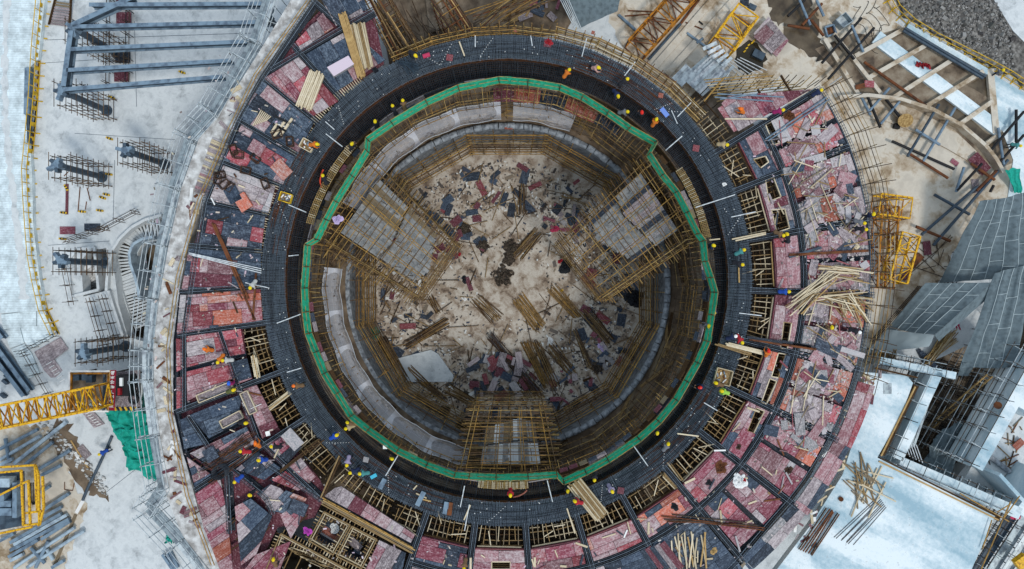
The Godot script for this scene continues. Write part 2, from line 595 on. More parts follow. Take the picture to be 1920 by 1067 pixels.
func ground() -> void:
	var g := CSGCombiner3D.new()
	g.name = "ground"
	tag(g, "pale concrete ground slab round the circular building", "ground", "", "structure")
	var base := CSGBox3D.new()
	base.size = Vector3(400, 1.0, 400)
	base.position = Vector3(0, GY - 0.5, 0)
	base.material = M.slab
	g.add_child(base)
	var cyl := CSGCylinder3D.new()
	cyl.radius = 13.4
	cyl.height = 3.0
	cyl.sides = 72
	cyl.position = Vector3(-0.34, GY - 0.5, 0.12)
	cyl.operation = CSGShape3D.OPERATION_SUBTRACTION
	cyl.material = M.earth
	g.add_child(cyl)
	for h in [HOLE_STAIRBOX, HOLE_STAIR, HOLE_CURVE, HOLE_RIGHT]:
		var c := csgpoly(PV(h), GY - 2.0, GY + 1.0)
		c.operation = CSGShape3D.OPERATION_SUBTRACTION
		c.material = M.slab
		g.add_child(c)
	add_child(g)
	var lb := MB.new()
	lb.prism(PackedVector2Array([Vector2(-60, -60), Vector2(60, -60), Vector2(60, 60), Vector2(-60, 60)]), FY - 1.2, FY - 1.0)
	tag(put(self, "basement_ground", lb, M.brownfill), "bare ground at the bottom of the stairwells and openings", "ground", "", "structure")
	# floors under the openings
	sheet("basement_floor", PV([140, 400, 345, 400, 345, 660, 140, 660]), -11.3, -11.1, M.brownfill, "dim basement floor below the curved stairs", "floor")
	sheet("trench_floor", PV([1570, 180, 1870, 180, 1870, 340, 1570, 340]), -9.2, -9.0, M.wet, "wet brown floor of the curved trench", "floor")
	sheet("courtyard_floor", PV([1640, 540, 1970, 540, 1970, 920, 1640, 920]), -11.2, -11.0, M.brownfill, "bare floor below the mesh covered pit", "floor")
	sheet("road", PV([-200, -80, 78, -80, 84, 0, 72, 110, 52, 130, 50, 215, 56, 270, 60, 330, 62, 420, 74, 520, 84, 583, -200, 596]), GY + 0.004, GY + 0.35, M.road, "white concrete road along the yellow railing", "road")
	sheet("wet_track", ragged(PV([6, -60, 22, -60, 16, 60, 14, 180, 18, 260, 26, 340, 36, 400, 46, 470, 52, 560, 36, 560, 30, 470, 22, 400, 12, 320, 6, 250, 3, 160]), 7, 4), GY + 0.354, GY + 0.358, M.slab, "damp bluish wheel track along the white road", "road")
	# paving slabs below the road
	var pv := thing("pavement", "cracked pale paving slabs at the end of the yellow railing", "pavement", P(60, 650, GY))
	pv.set_meta("kind", "structure")
	for a in [[2, 590, 68, 582, 68, 611, 6, 618], [70, 582, 84, 581, 100, 632, 58, 655, 46, 640, 39, 614, 70, 611], [8, 619, 37, 614, 45, 643, 18, 653], [20, 655, 46, 645, 60, 664, 74, 700, 50, 712]]:
		var b := MB.new()
		b.prism(wpoly(PV(a), GY + 0.1), GY + 0.004, GY + 0.1 + rng.randf() * 0.02)
		put(pv, "slab", b, M.road)
	sheet("dirt_patch", ragged(PV([105, 790, 135, 800, 150, 850, 172, 880, 190, 920, 200, 935, 170, 930, 150, 905, 128, 880, 100, 835, 88, 812]), 16, 16), GY + 0.004, GY + 0.03, M.earth, "strip of brown dirt between the steel stacks and the slab", "ground")
	sheet("yard", ragged(PV([-120, 790, 90, 800, 128, 880, 150, 920, 165, 940, 150, 980, 110, 1100, -120, 1100]), 12, 12), GY + 0.004, GY + 0.02, M.slab_tan, "sandy storage yard under the steel sections", "ground")
	sheet("wet_ground", ragged(PV([1440, -40, 1510, -40, 1530, 30, 1545, 90, 1560, 120, 1530, 110, 1500, 95, 1480, 75, 1462, 45, 1440, 30]), 14, 14), GY + 0.004, GY + 0.012, M.wet, "puddled dark concrete near the square manhole", "ground")
	sheet("tan_ground", ragged(PV([1090, -80, 1700, -80, 1680, 40, 1760, 120, 1900, 250, 1960, 360, 1960, 420, 1840, 380, 1700, 640, 1560, 720, 1470, 160, 1290, 190, 1180, 110]), 12, 24, 16.0), GY + 0.001, GY + 0.0035, M.slab_tan, "mud stained concrete ground beside the round deck", "ground")
	sheet("gravel_ground", ragged(PV([1672, -80, 1860, -80, 1862, 0, 1900, 60, 1960, 120, 1960, 190, 1900, 140, 1820, 100, 1745, 55, 1690, 25]), 8, 8), GY + 0.004, GY + 0.3, M.gravel, "heap of grey rubble and gravel behind the yellow railing", "ground")
	sheet("side_road", PV([1862, -80, 2100, -80, 2100, 140, 1960, 118, 1900, 58, 1864, 0]), GY + 0.004, GY + 0.32, M.slab, "smooth grey road beyond the rubble", "road")
	# stones of the rubble
	var gv := MB.new()
	for i in 3000:
		var x := rng.randf_range(1680, 1900)
		var y := rng.randf_range(-20, 150)
		if not Geometry2D.is_point_in_polygon(Vector2(x, y), PV([1680, -20, 1856, -20, 1896, 60, 1950, 118, 1950, 170, 1900, 132, 1820, 92, 1745, 47, 1692, 18])): continue
		var s := rng.randf_range(0.02, 0.09) * (1.0 if rng.randf() < 0.95 else 2.5)
		var bs := Basis.from_euler(Vector3(rng.randf() * 6, rng.randf() * 6, rng.randf() * 6))
		var k := rng.randf_range(0.05, 0.3)
		gv.col = Color(k, k * 0.97, k * 0.92)
		gv.box(P(x, y, GY + 0.3 + s * 0.2), bs.x * s, bs.y * s * 0.6, bs.z * s * 0.8)
	var gm := mat(Color.WHITE, 0.95)
	gm.vertex_color_use_as_albedo = true
	M.vcol = gm
	tag(put(self, "rubble", gv, gm), "loose grey stones strewn over the rubble heap", "rubble", "", "stuff")

# ---------------------------------------------------------------- the round pit
func ringsheet(r0: float, r1: float, y0: float, y1: float, m: Material, called: String, label: String, cat: String, n := 96) -> MeshInstance3D:
	var b := MB.new()
	for i in n:
		var a := 360.0 * i / n
		var c := 360.0 * (i + 1) / n
		var p0 := W(r0, a, y1); var p1 := W(r1, a, y1); var p2 := W(r1, c, y1); var p3 := W(r0, c, y1)
		b.quad(p0, p1, p2, p3)
		b.quad(W(r0, a, y0), W(r0, c, y0), W(r1, c, y0), W(r1, a, y0))
		b.quad(p1, W(r1, a, y0), W(r1, c, y0), p2)
		b.quad(p3, W(r0, c, y0), W(r0, a, y0), p0)
	var o := put(self, called, b, m)
	tag(o, label, cat, "", "structure")
	return o

func pit() -> void:
	var b := MB.new()
	var pts := PackedVector2Array()
	for i in 72:
		var w := W(14.0, i * 5.0, 0)
		pts.append(Vector2(w.x, w.z))
	b.prism(pts, FY - 0.3, FY)
	tag(put(self, "pit_floor", b, M.pitfloor), "muddy concrete floor of the round pit", "floor", "", "structure")
	ringsheet(13.25, 13.6, FY, -1.25, M.brownfill, "retaining_wall", "brown round retaining wall behind the pit scaffold", "wall")
	ringsheet(11.75, 13.25, -6.8, -6.5, M.earth, "earth_ledge", "brown earth ledge between the drum wall and the retaining wall", "ground")
	ringsheet(11.45, 11.75, FY, -6.5, M.drum, "drum_wall", "grey circular concrete drum wall in the pit", "wall")
	# rolled membrane on top of the drum wall
	var t := thing("membrane_roll", "ribbed grey membrane roll lying along the top of the drum wall", "membrane", W(11.6, 0, -6.5))
	var n := 120
	for i in n:
		var a := 360.0 * i / n
		var c := 360.0 * (i + 0.93) / n
		if fposmod(a, 360) > 75 and fposmod(a, 360) < 200: continue
		var s := MB.new()
		s.tube(W(11.6, a, -6.34 + 0.03 * sin(i * 1.7)), W(11.6, c, -6.34 + 0.03 * sin(i * 2.3)), 0.24 + 0.02 * sin(i * 3.1), 10)
		put(t, "rib", s, M.drum)

# ---------------------------------------------------------------- below the deck
func deck_understructure() -> void:
	# brown earth under the deck and an outer wall of the storey below
	var b := MB.new()
	var out := PV([590, -60, 545, 65, 490, 140, 446, 225, 418, 285, 390, 372, 372, 400, 352, 470, 338, 545, 328, 640, 326, 720, 334, 790, 346, 850, 372, 950, 400, 1020, 440, 1120, 1380, 1120, 1450, 1020, 1500, 960, 1540, 900, 1575, 820, 1600, 740, 1615, 680, 1625, 620, 1633, 560, 1635, 500, 1632, 420, 1625, 360, 1612, 310, 1590, 250, 1560, 200, 1530, 170, 1330, 195])
	var w := wpoly(out, 0)
	for i in w.size() - 2:
		var p := w[i]
		var q := w[i + 1]
		b.bar(Vector3(p.x, -4.4, p.y) * Vector3(.985, 1, .985), Vector3(q.x, -4.4, q.y) * Vector3(.985, 1, .985), 0.2, 7.0)
	tag(put(self, "storey_wall", b, M.brownfill), "brown concrete wall of the storey below the deck", "wall", "", "structure")
	var e := MB.new()
	for i in 64:
		var a := -46.0 + i * 4.3
		var c := a + 4.3
		e.box8([W(13.3, a, GY + .004), W(22.0, a, GY + .004), W(22.0, c, GY + .004), W(13.3, c, GY + .004), W(13.3, a, GY + .05), W(22.0, a, GY + .05), W(22.0, c, GY + .05), W(13.3, c, GY + .05)])
	tag(put(self, "lower_floor", e, M.underfloor), "muddy floor of the storey below the deck", "floor", "", "structure")
	# rough boards under the bays left of and below the ring
	sheet("deck_soffit", PV([560, 60, 600, 20, 700, 20, 720, 120, 640, 175, 590, 225, 560, 290, 530, 345, 500, 405, 488, 470, 486, 540, 492, 600, 455, 612, 462, 670, 478, 725, 520, 800, 560, 850, 600, 900, 612, 925, 590, 970, 520, 990, 470, 1090, 425, 1090, 385, 990, 350, 850, 334, 770, 334, 640, 345, 545, 362, 462, 390, 378, 425, 292, 452, 226, 496, 146]), -0.62, -0.56, PLY.m[0], "rough maroon soffit boards under the bays left of the ring", "formwork")
	sheet("deck_soffit", PV([625, 918, 780, 1005, 770, 1036, 606, 944]), -0.62, -0.56, PLY.d[0], "dark soffit boards under the long pale strip", "formwork")
	# standards and ledgers of the falsework below the open joists
	for k in 30:
		var a := -40.0 + k * 7.4
		var t := thing("falsework_tower", "rusty pipe falsework standing below the open joists", "scaffold", Q(482, a, GY), "falsework below the joists")
		for j in 3:
			var r := 466.0 + j * 19.0
			for s in [-2.2, 2.2]:
				var top := Q(r, a + s, -0.7)
				pole(t, "standard", Vector3(top.x, GY, top.z), top, 0.03, pk(POLES))
		for lev in [-2.2, -4.0]:
			for s in [-2.2, 2.2]:
				var p0 := Q(462, a + s, -0.7)
				var p1 := Q(508, a + s, -0.7)
				pole(t, "ledger", Vector3(p0.x, lev, p0.z), Vector3(p1.x, lev, p1.z), 0.03, pk(POLES))
			for j in 3:
				var q0 := Q(466 + j * 19.0, a - 3.6, -0.7)
				var q1 := Q(466 + j * 19.0, a + 3.6, -0.7)
				pole(t, "ledger", Vector3(q0.x, lev + .06, q0.z), Vector3(q1.x, lev + .06, q1.z), 0.03, pk(POLES))

# ---------------------------------------------------------------- ring beam
func ring() -> void:
	# soffit boards under the mat and the deep cage, coloured dark slate throughout
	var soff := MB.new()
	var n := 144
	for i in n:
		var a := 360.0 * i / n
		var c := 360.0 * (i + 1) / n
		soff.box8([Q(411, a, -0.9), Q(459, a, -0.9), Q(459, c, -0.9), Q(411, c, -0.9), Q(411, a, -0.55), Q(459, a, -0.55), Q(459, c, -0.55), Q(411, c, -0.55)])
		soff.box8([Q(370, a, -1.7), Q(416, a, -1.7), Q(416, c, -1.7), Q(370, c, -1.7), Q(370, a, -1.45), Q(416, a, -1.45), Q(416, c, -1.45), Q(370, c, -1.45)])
	tag(put(self, "ring_beam_soffit", soff, PLY.d[0]), "dark slate soffit boards below the ring beam reinforcement", "formwork", "", "structure")
	# bright mat
	var t := thing("rebar_mat", "fine steel reinforcement mat of the outer ring beam", "rebar", Q(459, 90, -0.55))
	var cb := MB.new()
	for j in 18:
		var r := 416.5 + j * 2.52
		for i in 180:
			cb.thin(Q(r + 0.5 * sin(i * .9 - .9 + j), i * 2.0, 0.0), Q(r + 0.5 * sin(i * .9 + j), i * 2.0 + 2.0, 0.0), 0.014)
			if j % 4 == 0: cb.thin(Q(r, i * 2.0, -0.4), Q(r, i * 2.0 + 2.0, -0.4), 0.017)
	put(t, "ring_bars", cb, M.rebar_light, "stuff")
	var rb := MB.new()
	for i in 960:
		var a := i * 360.0 / 960.0 + rng.randf_range(-.1, .1)
		rb.thin(Q(414 + rng.randf() * 3, a, 0.035), Q(460 + rng.randf() * 3, a + rng.randf_range(-.12, .12), 0.035), 0.014)
		if i % 2 == 0:
			rb.thin(Q(461, a, 0.035), Q(461, a, -0.5), 0.014)
			rb.thin(Q(414, a, -0.45), Q(461, a, -0.45), 0.016)
	put(t, "cross_bars", rb, M.rebar_light, "stuff")
	# rebars lying more densely on some stretches
	var xb := MB.new()
	for i in 420:
		var a := rng.randf() * 360.0
		var r := rng.randf_range(418, 457)
		var l := rng.randf_range(3, 14)
		var k := int(l / 2) + 1
		for s in k:
			xb.thin(Q(r, a + l * s / k, 0.065), Q(r + rng.randf_range(-.4, .4), a + l * (s + 1) / k, 0.065), 0.015)
	put(t, "loose_bars", xb, M.rebar, "stuff")
	var rx := MB.new()
	for i in 170:
		var a: float = [292.0, 300.0, 118.0, 40.0, 200.0][i % 5] + rng.randf_range(-14, 14)
		var r := rng.randf_range(418, 457)
		for s in 3: rx.thin(Q(r, a + 1.6 * s, 0.07), Q(r + rng.randf_range(-.6, .6), a + 1.6 * (s + 1), 0.07), 0.016)
	put(t, "rusty_bars", rx, M.rust, "stuff")
	# plastic spacers in slanting rows
	var sp := MB.new()
	for i in 13:
		var a := rng.randf() * 360.0
		var sl := rng.randf_range(2.0, 5.0) * (1 if rng.randf() < .5 else -1)
		for j in 9:
			var p := Q(424 + j * 3.8, a + sl * j / 9.0, 0.06)
			sp.box(p, Vector3(.018, 0, 0), Vector3(0, .02, 0), Vector3(0, 0, .018))
	for i in 150:
		sp.box(Q(rng.randf_range(418, 457), rng.randf() * 360.0, 0.06), Vector3(.022, 0, 0), Vector3(0, .015, 0), Vector3(0, 0, .022))
	put(t, "spacers", sp, M.white, "stuff")
	# dark deep cage
	var d := thing("ring_beam_cage", "deep dark reinforcement cage of the inner ring beam", "rebar", Q(395, 90, -1.45))
	var db := MB.new()
	for j in 9:
		var r := 380.0 + j * 4.1
		for i in 180:
			db.thin(Q(r, i * 2.0, -0.55), Q(r, i * 2.0 + 2.0, -0.55), 0.02)
			if j % 2 == 0: db.thin(Q(r, i * 2.0, -1.1), Q(r, i * 2.0 + 2.0, -1.1), 0.02)
	for j in 4:
		for i in 180:
			db.thin(Q(413, i * 2.0, -0.15 - j * 0.3), Q(413, i * 2.0 + 2.0, -0.15 - j * 0.3), 0.016)
	put(d, "ring_bars", db, M.rebar_rust, "stuff")
	var ds := MB.new()
	for i in 760:
		var a := i * 360.0 / 760.0 + rng.randf_range(-.1, .1)
		ds.thin(Q(378, a, -0.52), Q(413, a, -0.52), 0.015)
		ds.thin(Q(413, a, -0.52), Q(413, a, -1.3), 0.013)
		if i % 9 == 0: ds.thin(Q(378, a, -0.47), Q(413, a, -0.45), 0.026)
	put(d, "stirrups", ds, M.rebar, "stuff")
	# inner edge board of the ring beam
	var e := thing("edge_formwork", "timber edge board along the inside of the ring beam", "formwork", Q(376, 90, -1.45))
	for i in 60:
		var a := i * 6.0
		var tone: Material = pk([M.timber_dark, M.timber_dark, PLY.d[0], PLY.l[1]])
		bar(e, "edge_board", Q(376, a, -0.85), Q(376, a + 5.8, -0.85), 0.05, 1.1, tone)
	# yellow plank lip between the mat and the cage
	for i in 90:
		var a := i * 4.0
		bar(e, "lip_board", Q(414.5, a, -0.3), Q(414.5, a + 3.9, -0.3), 0.03, 0.5, M.rust)

# ---------------------------------------------------------------- formwork deck
const OPENINGS := [
	[1435, 234, 1457, 223, 1475, 263, 1450, 272], [1412, 299, 1435, 293, 1441, 304, 1426, 315], [1435, 338, 1450, 333, 1464, 369, 1441, 378],
	[1446, 394, 1471, 392, 1480, 428, 1456, 436], [1469, 604, 1484, 606, 1476, 654, 1463, 652], [1459, 662, 1473, 664, 1459, 708, 1446, 706],
	[1443, 710, 1456, 715, 1437, 757, 1427, 755], [1418, 765, 1433, 771, 1413, 812, 1401, 808], [922, 1053, 957, 1053, 957, 1067, 922, 1067]]
var open_w := []

func bay(px: PackedVector2Array, pal: String, dir: float, label: String, group := "plywood formwork bays of the deck", y := 0.0) -> Node3D:
	var c := centre(px)
	var t := thing("formwork_bay", label, "formwork", P(c.x, c.y, y - 0.1), group)
	var w := wpoly(px, y)
	var an := deg_to_rad(dir)
	var o := centre(w)
	var loc := PackedVector2Array()
	var lo := Vector2(1e9, 1e9)
	var hi := -lo
	for p in w:
		var l := (p - o).rotated(-an)
		loc.append(l)
		lo = lo.min(l); hi = hi.max(l)
	var pw := 0.92
	var pl := 1.83
	var x := lo.x - rng.randf() * 0.6
	var row := 0
	while x < hi.x:
		var z := lo.y - rng.randf() * pl
		var wd := pw if rng.randf() < 0.8 else pw * 0.5
		while z < hi.y:
			var ln := pl if rng.randf() < 0.7 else rng.randf_range(0.5, 1.3)
			var g := 0.012
			var rc := PackedVector2Array([Vector2(x + g, z + g), Vector2(x + wd - g, z + g), Vector2(x + wd - g, z + ln - g), Vector2(x + g, z + ln - g)])
			for piece in Geometry2D.intersect_polygons(rc, loc):
				var outs := [piece]
				for op in open_w:
					var nx := []
					var opl := PackedVector2Array()
					for q in op: opl.append((q - o).rotated(-an))
					for pc in outs:
						for r in Geometry2D.clip_polygons(pc, opl):
							if not Geometry2D.is_polygon_clockwise(r): nx.append(r)
					outs = nx
				for pc in outs:
					var ar := 0.0
					for i in pc.size(): ar += pc[i].cross(pc[(i + 1) % pc.size()])
					if absf(ar) < 0.06 or pc.size() < 3: continue
					var q := PackedVector2Array()
					for v in pc: q.append(v.rotated(an) + o)
					var b := MB.new()
					var top := y + rng.randf() * 0.014
					var uo := Vector2(x, z).rotated(an) + o
					b.prism(q, y - 0.02 - 0.05, top, uo, an, Vector2(1.0 / pw, 1.0 / pl))
					put(t, "plywood_panel", b, pk(PLY[pal[rng.randi() % pal.length()]]))
			z += ln
		x += wd
		row += 1
	# bearers below the panels
	for i in 3:
		var l0 := Vector2(lerpf(lo.x, hi.x, 0.2 + 0.3 * i), lo.y * 0.6).rotated(an) + o
		var l1 := Vector2(lerpf(lo.x, hi.x, 0.2 + 0.3 * i), hi.y * 0.6).rotated(an) + o
		bar(t, "bearer", Vector3(l0.x, y - 0.16, l0.y), Vector3(l1.x, y - 0.16, l1.y), 0.08, 0.16, M.timber_dark)
	return t

# a beam line in a slot of the deck: soffit board, side boards, long bars and stirrups; cage = false leaves the empty slot
func beam(a: Vector2, b: Vector2, wpx: float, cage: bool, label: String, group: String, nb := 4) -> void:
	var pa := P(a.x, a.y)
	var pb := P(b.x, b.y)
	var dir := (pb - pa).normalized()
	var sd := dir.cross(Vector3.UP)
	var hw := wpx * 0.0336 * 0.5
	if not cage:
		var s := thing("beam_slot", label, "formwork", P((a.x + b.x) / 2, (a.y + b.y) / 2, -0.4), group)
		bar(s, "soffit_board", pa + Vector3(0, -0.34, 0), pb + Vector3(0, -0.34, 0), hw * 2.2, 0.03, pk([PLY.m[0], PLY.d[0], PLY.d[1]]))
		for e in [-1, 1]: bar(s, "side_board", pa + sd * hw * e + Vector3(0, -0.2, 0), pb + sd * hw * e + Vector3(0, -0.2, 0), 0.02, 0.26, PLY.d[0])
		return
	var t := thing("beam_cage", label, "rebar", P((a.x + b.x) / 2, (a.y + b.y) / 2, -0.5), group)
	bar(t, "soffit_board", pa + Vector3(0, -0.5, 0), pb + Vector3(0, -0.5, 0), hw * 2.1, 0.03, PLY.d[0])
	for i in nb:
		var o := sd * lerpf(-hw * 0.8, hw * 0.8, float(i) / (nb - 1))
		pole(t, "long_bar", pa + o + Vector3(0, 0.04, 0), pb + o + Vector3(0, 0.04, 0), 0.018, M.rebar_light if i % 2 == 0 else M.rebar)
		if i % 2 == 0: pole(t, "long_bar", pa + o + Vector3(0, -0.4, 0), pb + o + Vector3(0, -0.4, 0), 0.018, M.rebar)
	var st := MB.new()
	var n := int(pa.distance_to(pb) / 0.19)
	for i in n + 1:
		var p := pa.lerp(pb, float(i) / n)
		st.thin(p - sd * hw * 0.86 + Vector3(0, 0.06, 0), p + sd * hw * 0.86 + Vector3(0, 0.06, 0), 0.014)
		for e in [-1, 1]: st.thin(p + sd * hw * 0.86 * e + Vector3(0, 0.06, 0), p + sd * hw * 0.86 * e + Vector3(0, -0.42, 0), 0.012)
	put(t, "stirrups", st, M.rebar, "stuff")

func rp(r: float, deg: float) -> Vector2:
	return Vector2(CX + r * cos(deg_to_rad(deg)), CY + r * sin(deg_to_rad(deg)))

func rout(deg: float) -> float:  # outer beam line of the right half, in pixels
	var t := [-33, 690, -20, 694, -5, 688, 8, 680, 20, 678, 32, 674, 44, 670, 56, 690, 120, 690]
	for i in range(0, t.size() - 2, 2):
		if deg <= t[i + 2]: return lerpf(t[i + 1], t[i + 3], (deg - t[i]) / (t[i + 2] - t[i]))
	return 690.0

func deck() -> void:
	for o in OPENINGS: open_w.append(wpoly(PV(o), 0))
	var th := [-31.5, -21.4, -9.6, 2.3, 14.2, 25.8, 38.1, 49.9, 61.8, 73.5, 85.6, 97.4, 109.0]
	var sec := {0: -26.0, 1: -15.4, 2: -3.6, 3: 8.1, 4: 20.2, 5: 32.0, 6: 44.0, 7: 56.5}
	var pal_out := {0: "pplrob", 1: "pplogb", 2: "plgrpl", 3: "pllgop", 4: "plrogl", 5: "ppmlgo", 6: "mmrpbl", 7: "bbbbd", 8: "pmblb", 9: "pblp", 10: "rmpo", 11: "pblm"}
	var pal_in := {0: "bbpb", 1: "bplm", 2: "pmrp", 3: "rmpp", 4: "bblo", 5: "bmpb", 6: "rrpm", 7: "opmb", 8: "oppr", 9: "rmpr", 10: "rrpm", 11: "bbdm"}
	var what_out := {0: "worn pink plywood bay with the rust stained bar heap", 1: "dusty pink plywood bay strewn with offcuts and crumbs", 2: "dusty plywood bay strewn with battens below the crane truss", 3: "pale pink plywood bay under the big heap of battens", 4: "dusty red plywood bay with broken boards", 5: "dusty pink plywood bay with white rags and boards", 6: "clean maroon plywood bay with the white plastic sheet", 7: "dark blue plywood bay carrying loose battens", 8: "mixed maroon and blue plywood bay cut by the frame edge", 9: "lilac plywood bay with cement bags", 10: "red plywood bay beside the square shaft", 11: "dusty plywood bay with a navy corner"}
	var SC := ["blue grey", "lilac and blue", "dusty pink", "red", "navy and lilac", "navy and maroon", "bright red", "orange and blue", "orange", "rose", "brick red", "navy"]
	for i in th.size() - 1:
		var a: float = th[i] + 0.75
		var b: float = th[i + 1] - 0.75
		var mid := (a + b) / 2
		bay(sector(507, 551, a, b, 6), pal_in[i], mid, "narrow plywood strip between the open joists and the curved cage, " + ["blue grey", "lilac and blue", "dusty pink", "red", "navy and lilac", "navy and maroon", "bright red", "orange and blue", "orange", "rose", "brick red", "navy"][i], "inner strips of the deck")
		var o1 := rout(mid) - 6
		if i >= 7: o1 = rout(mid) + 10
		if sec.has(i) and i < 7:
			bay(sector(565, o1, a, sec[i] - 0.45, 4), pal_out[i], mid, what_out[i] + ", first half", "outer bays of the deck")
			bay(sector(565, o1, sec[i] + 0.45, b, 4), pal_out[i], mid, what_out[i] + ", second half", "outer bays of the deck")
			beam(rp(563, sec[i]), rp(o1, sec[i]), 9, false, "empty dark beam slot between two plywood bays", "empty beam slots")
		else:
			bay(sector(565, o1, a, b, 6), pal_out[i], mid, what_out[i], "outer bays of the deck")
		# curved cage
		for k in 3:
			var c0 := lerpf(th[i], th[i + 1], k / 3.0)
			var c1 := lerpf(th[i], th[i + 1], (k + 1) / 3.0)
			beam(rp(558, c0), rp(558, c1), 12, true, "black rebar cage curving outside the %s strip" % SC[i], "curved beam cages")
			if i < 8: beam(rp(rout(c0), c0), rp(rout(c1), c1), 10, true, "black rebar cage at the rim of the " + what_out[i].get_slice(" with ", 0).get_slice(" strewn ", 0).get_slice(" under ", 0), "rim beam cages", 3)
		# open joists
		joists(th[i] + 0.9, th[i + 1] - 0.9, "the " + ["blue grey", "lilac and blue", "dusty pink", "red", "navy and lilac", "navy and maroon", "bright red", "orange and blue", "orange", "rose", "brick red", "navy"][i] + " strip")
		# timber edge board of the strip
		var e := thing("strip_edge_board", "maroon edge board above the open joists", "formwork", Q(505, mid, -0.3), "edge boards of the inner strips")
		bar(e, "board", Q(505, a, -0.14), Q(505, b, -0.14), 0.05, 0.3, pk([PLY.m[0], PLY.m[1], PLY.r[0]]))
		bar(e, "batten", Q(501, a + 0.5, -0.2), Q(501, b - 0.3, -0.2), 0.07, 0.06, pk([M.timber_gold, TIMB[2], M.timber_dark]))
	var bn := ["dusty corner bay", "bar heap bay", "offcut strewn bay", "batten strewn bay", "big batten heap", "broken board bay", "white rag bay", "clean maroon bay", "dark blue bay", "maroon and blue bay", "lilac bay", "brick red bay", "navy corner bay", "long pale strip"]
	for i in th.size():
		beam(rp(455, th[i]), rp(690 if i < 8 else 720, th[i]), 12 if i != 6 else 14, true, "black radial rebar cage between the %s and the %s" % [bn[i], bn[i + 1]], "radial beam cages")
	# rim strip outside the last cage on the lower right
	for k in [[16, 26, "ppr"], [26, 38, "plb"], [38, 50, "lgb"]]:
		bay(sector(rout(k[0]) + 7, rout(k[0]) + 40, k[0], k[1], 5), k[2], (k[0] + k[1]) / 2.0, "ragged outer plywood strip beside the white slab, " + {16: "pink and orange", 26: "pink with navy", 38: "pale grey"}[k[0]], "rim strips of the deck")
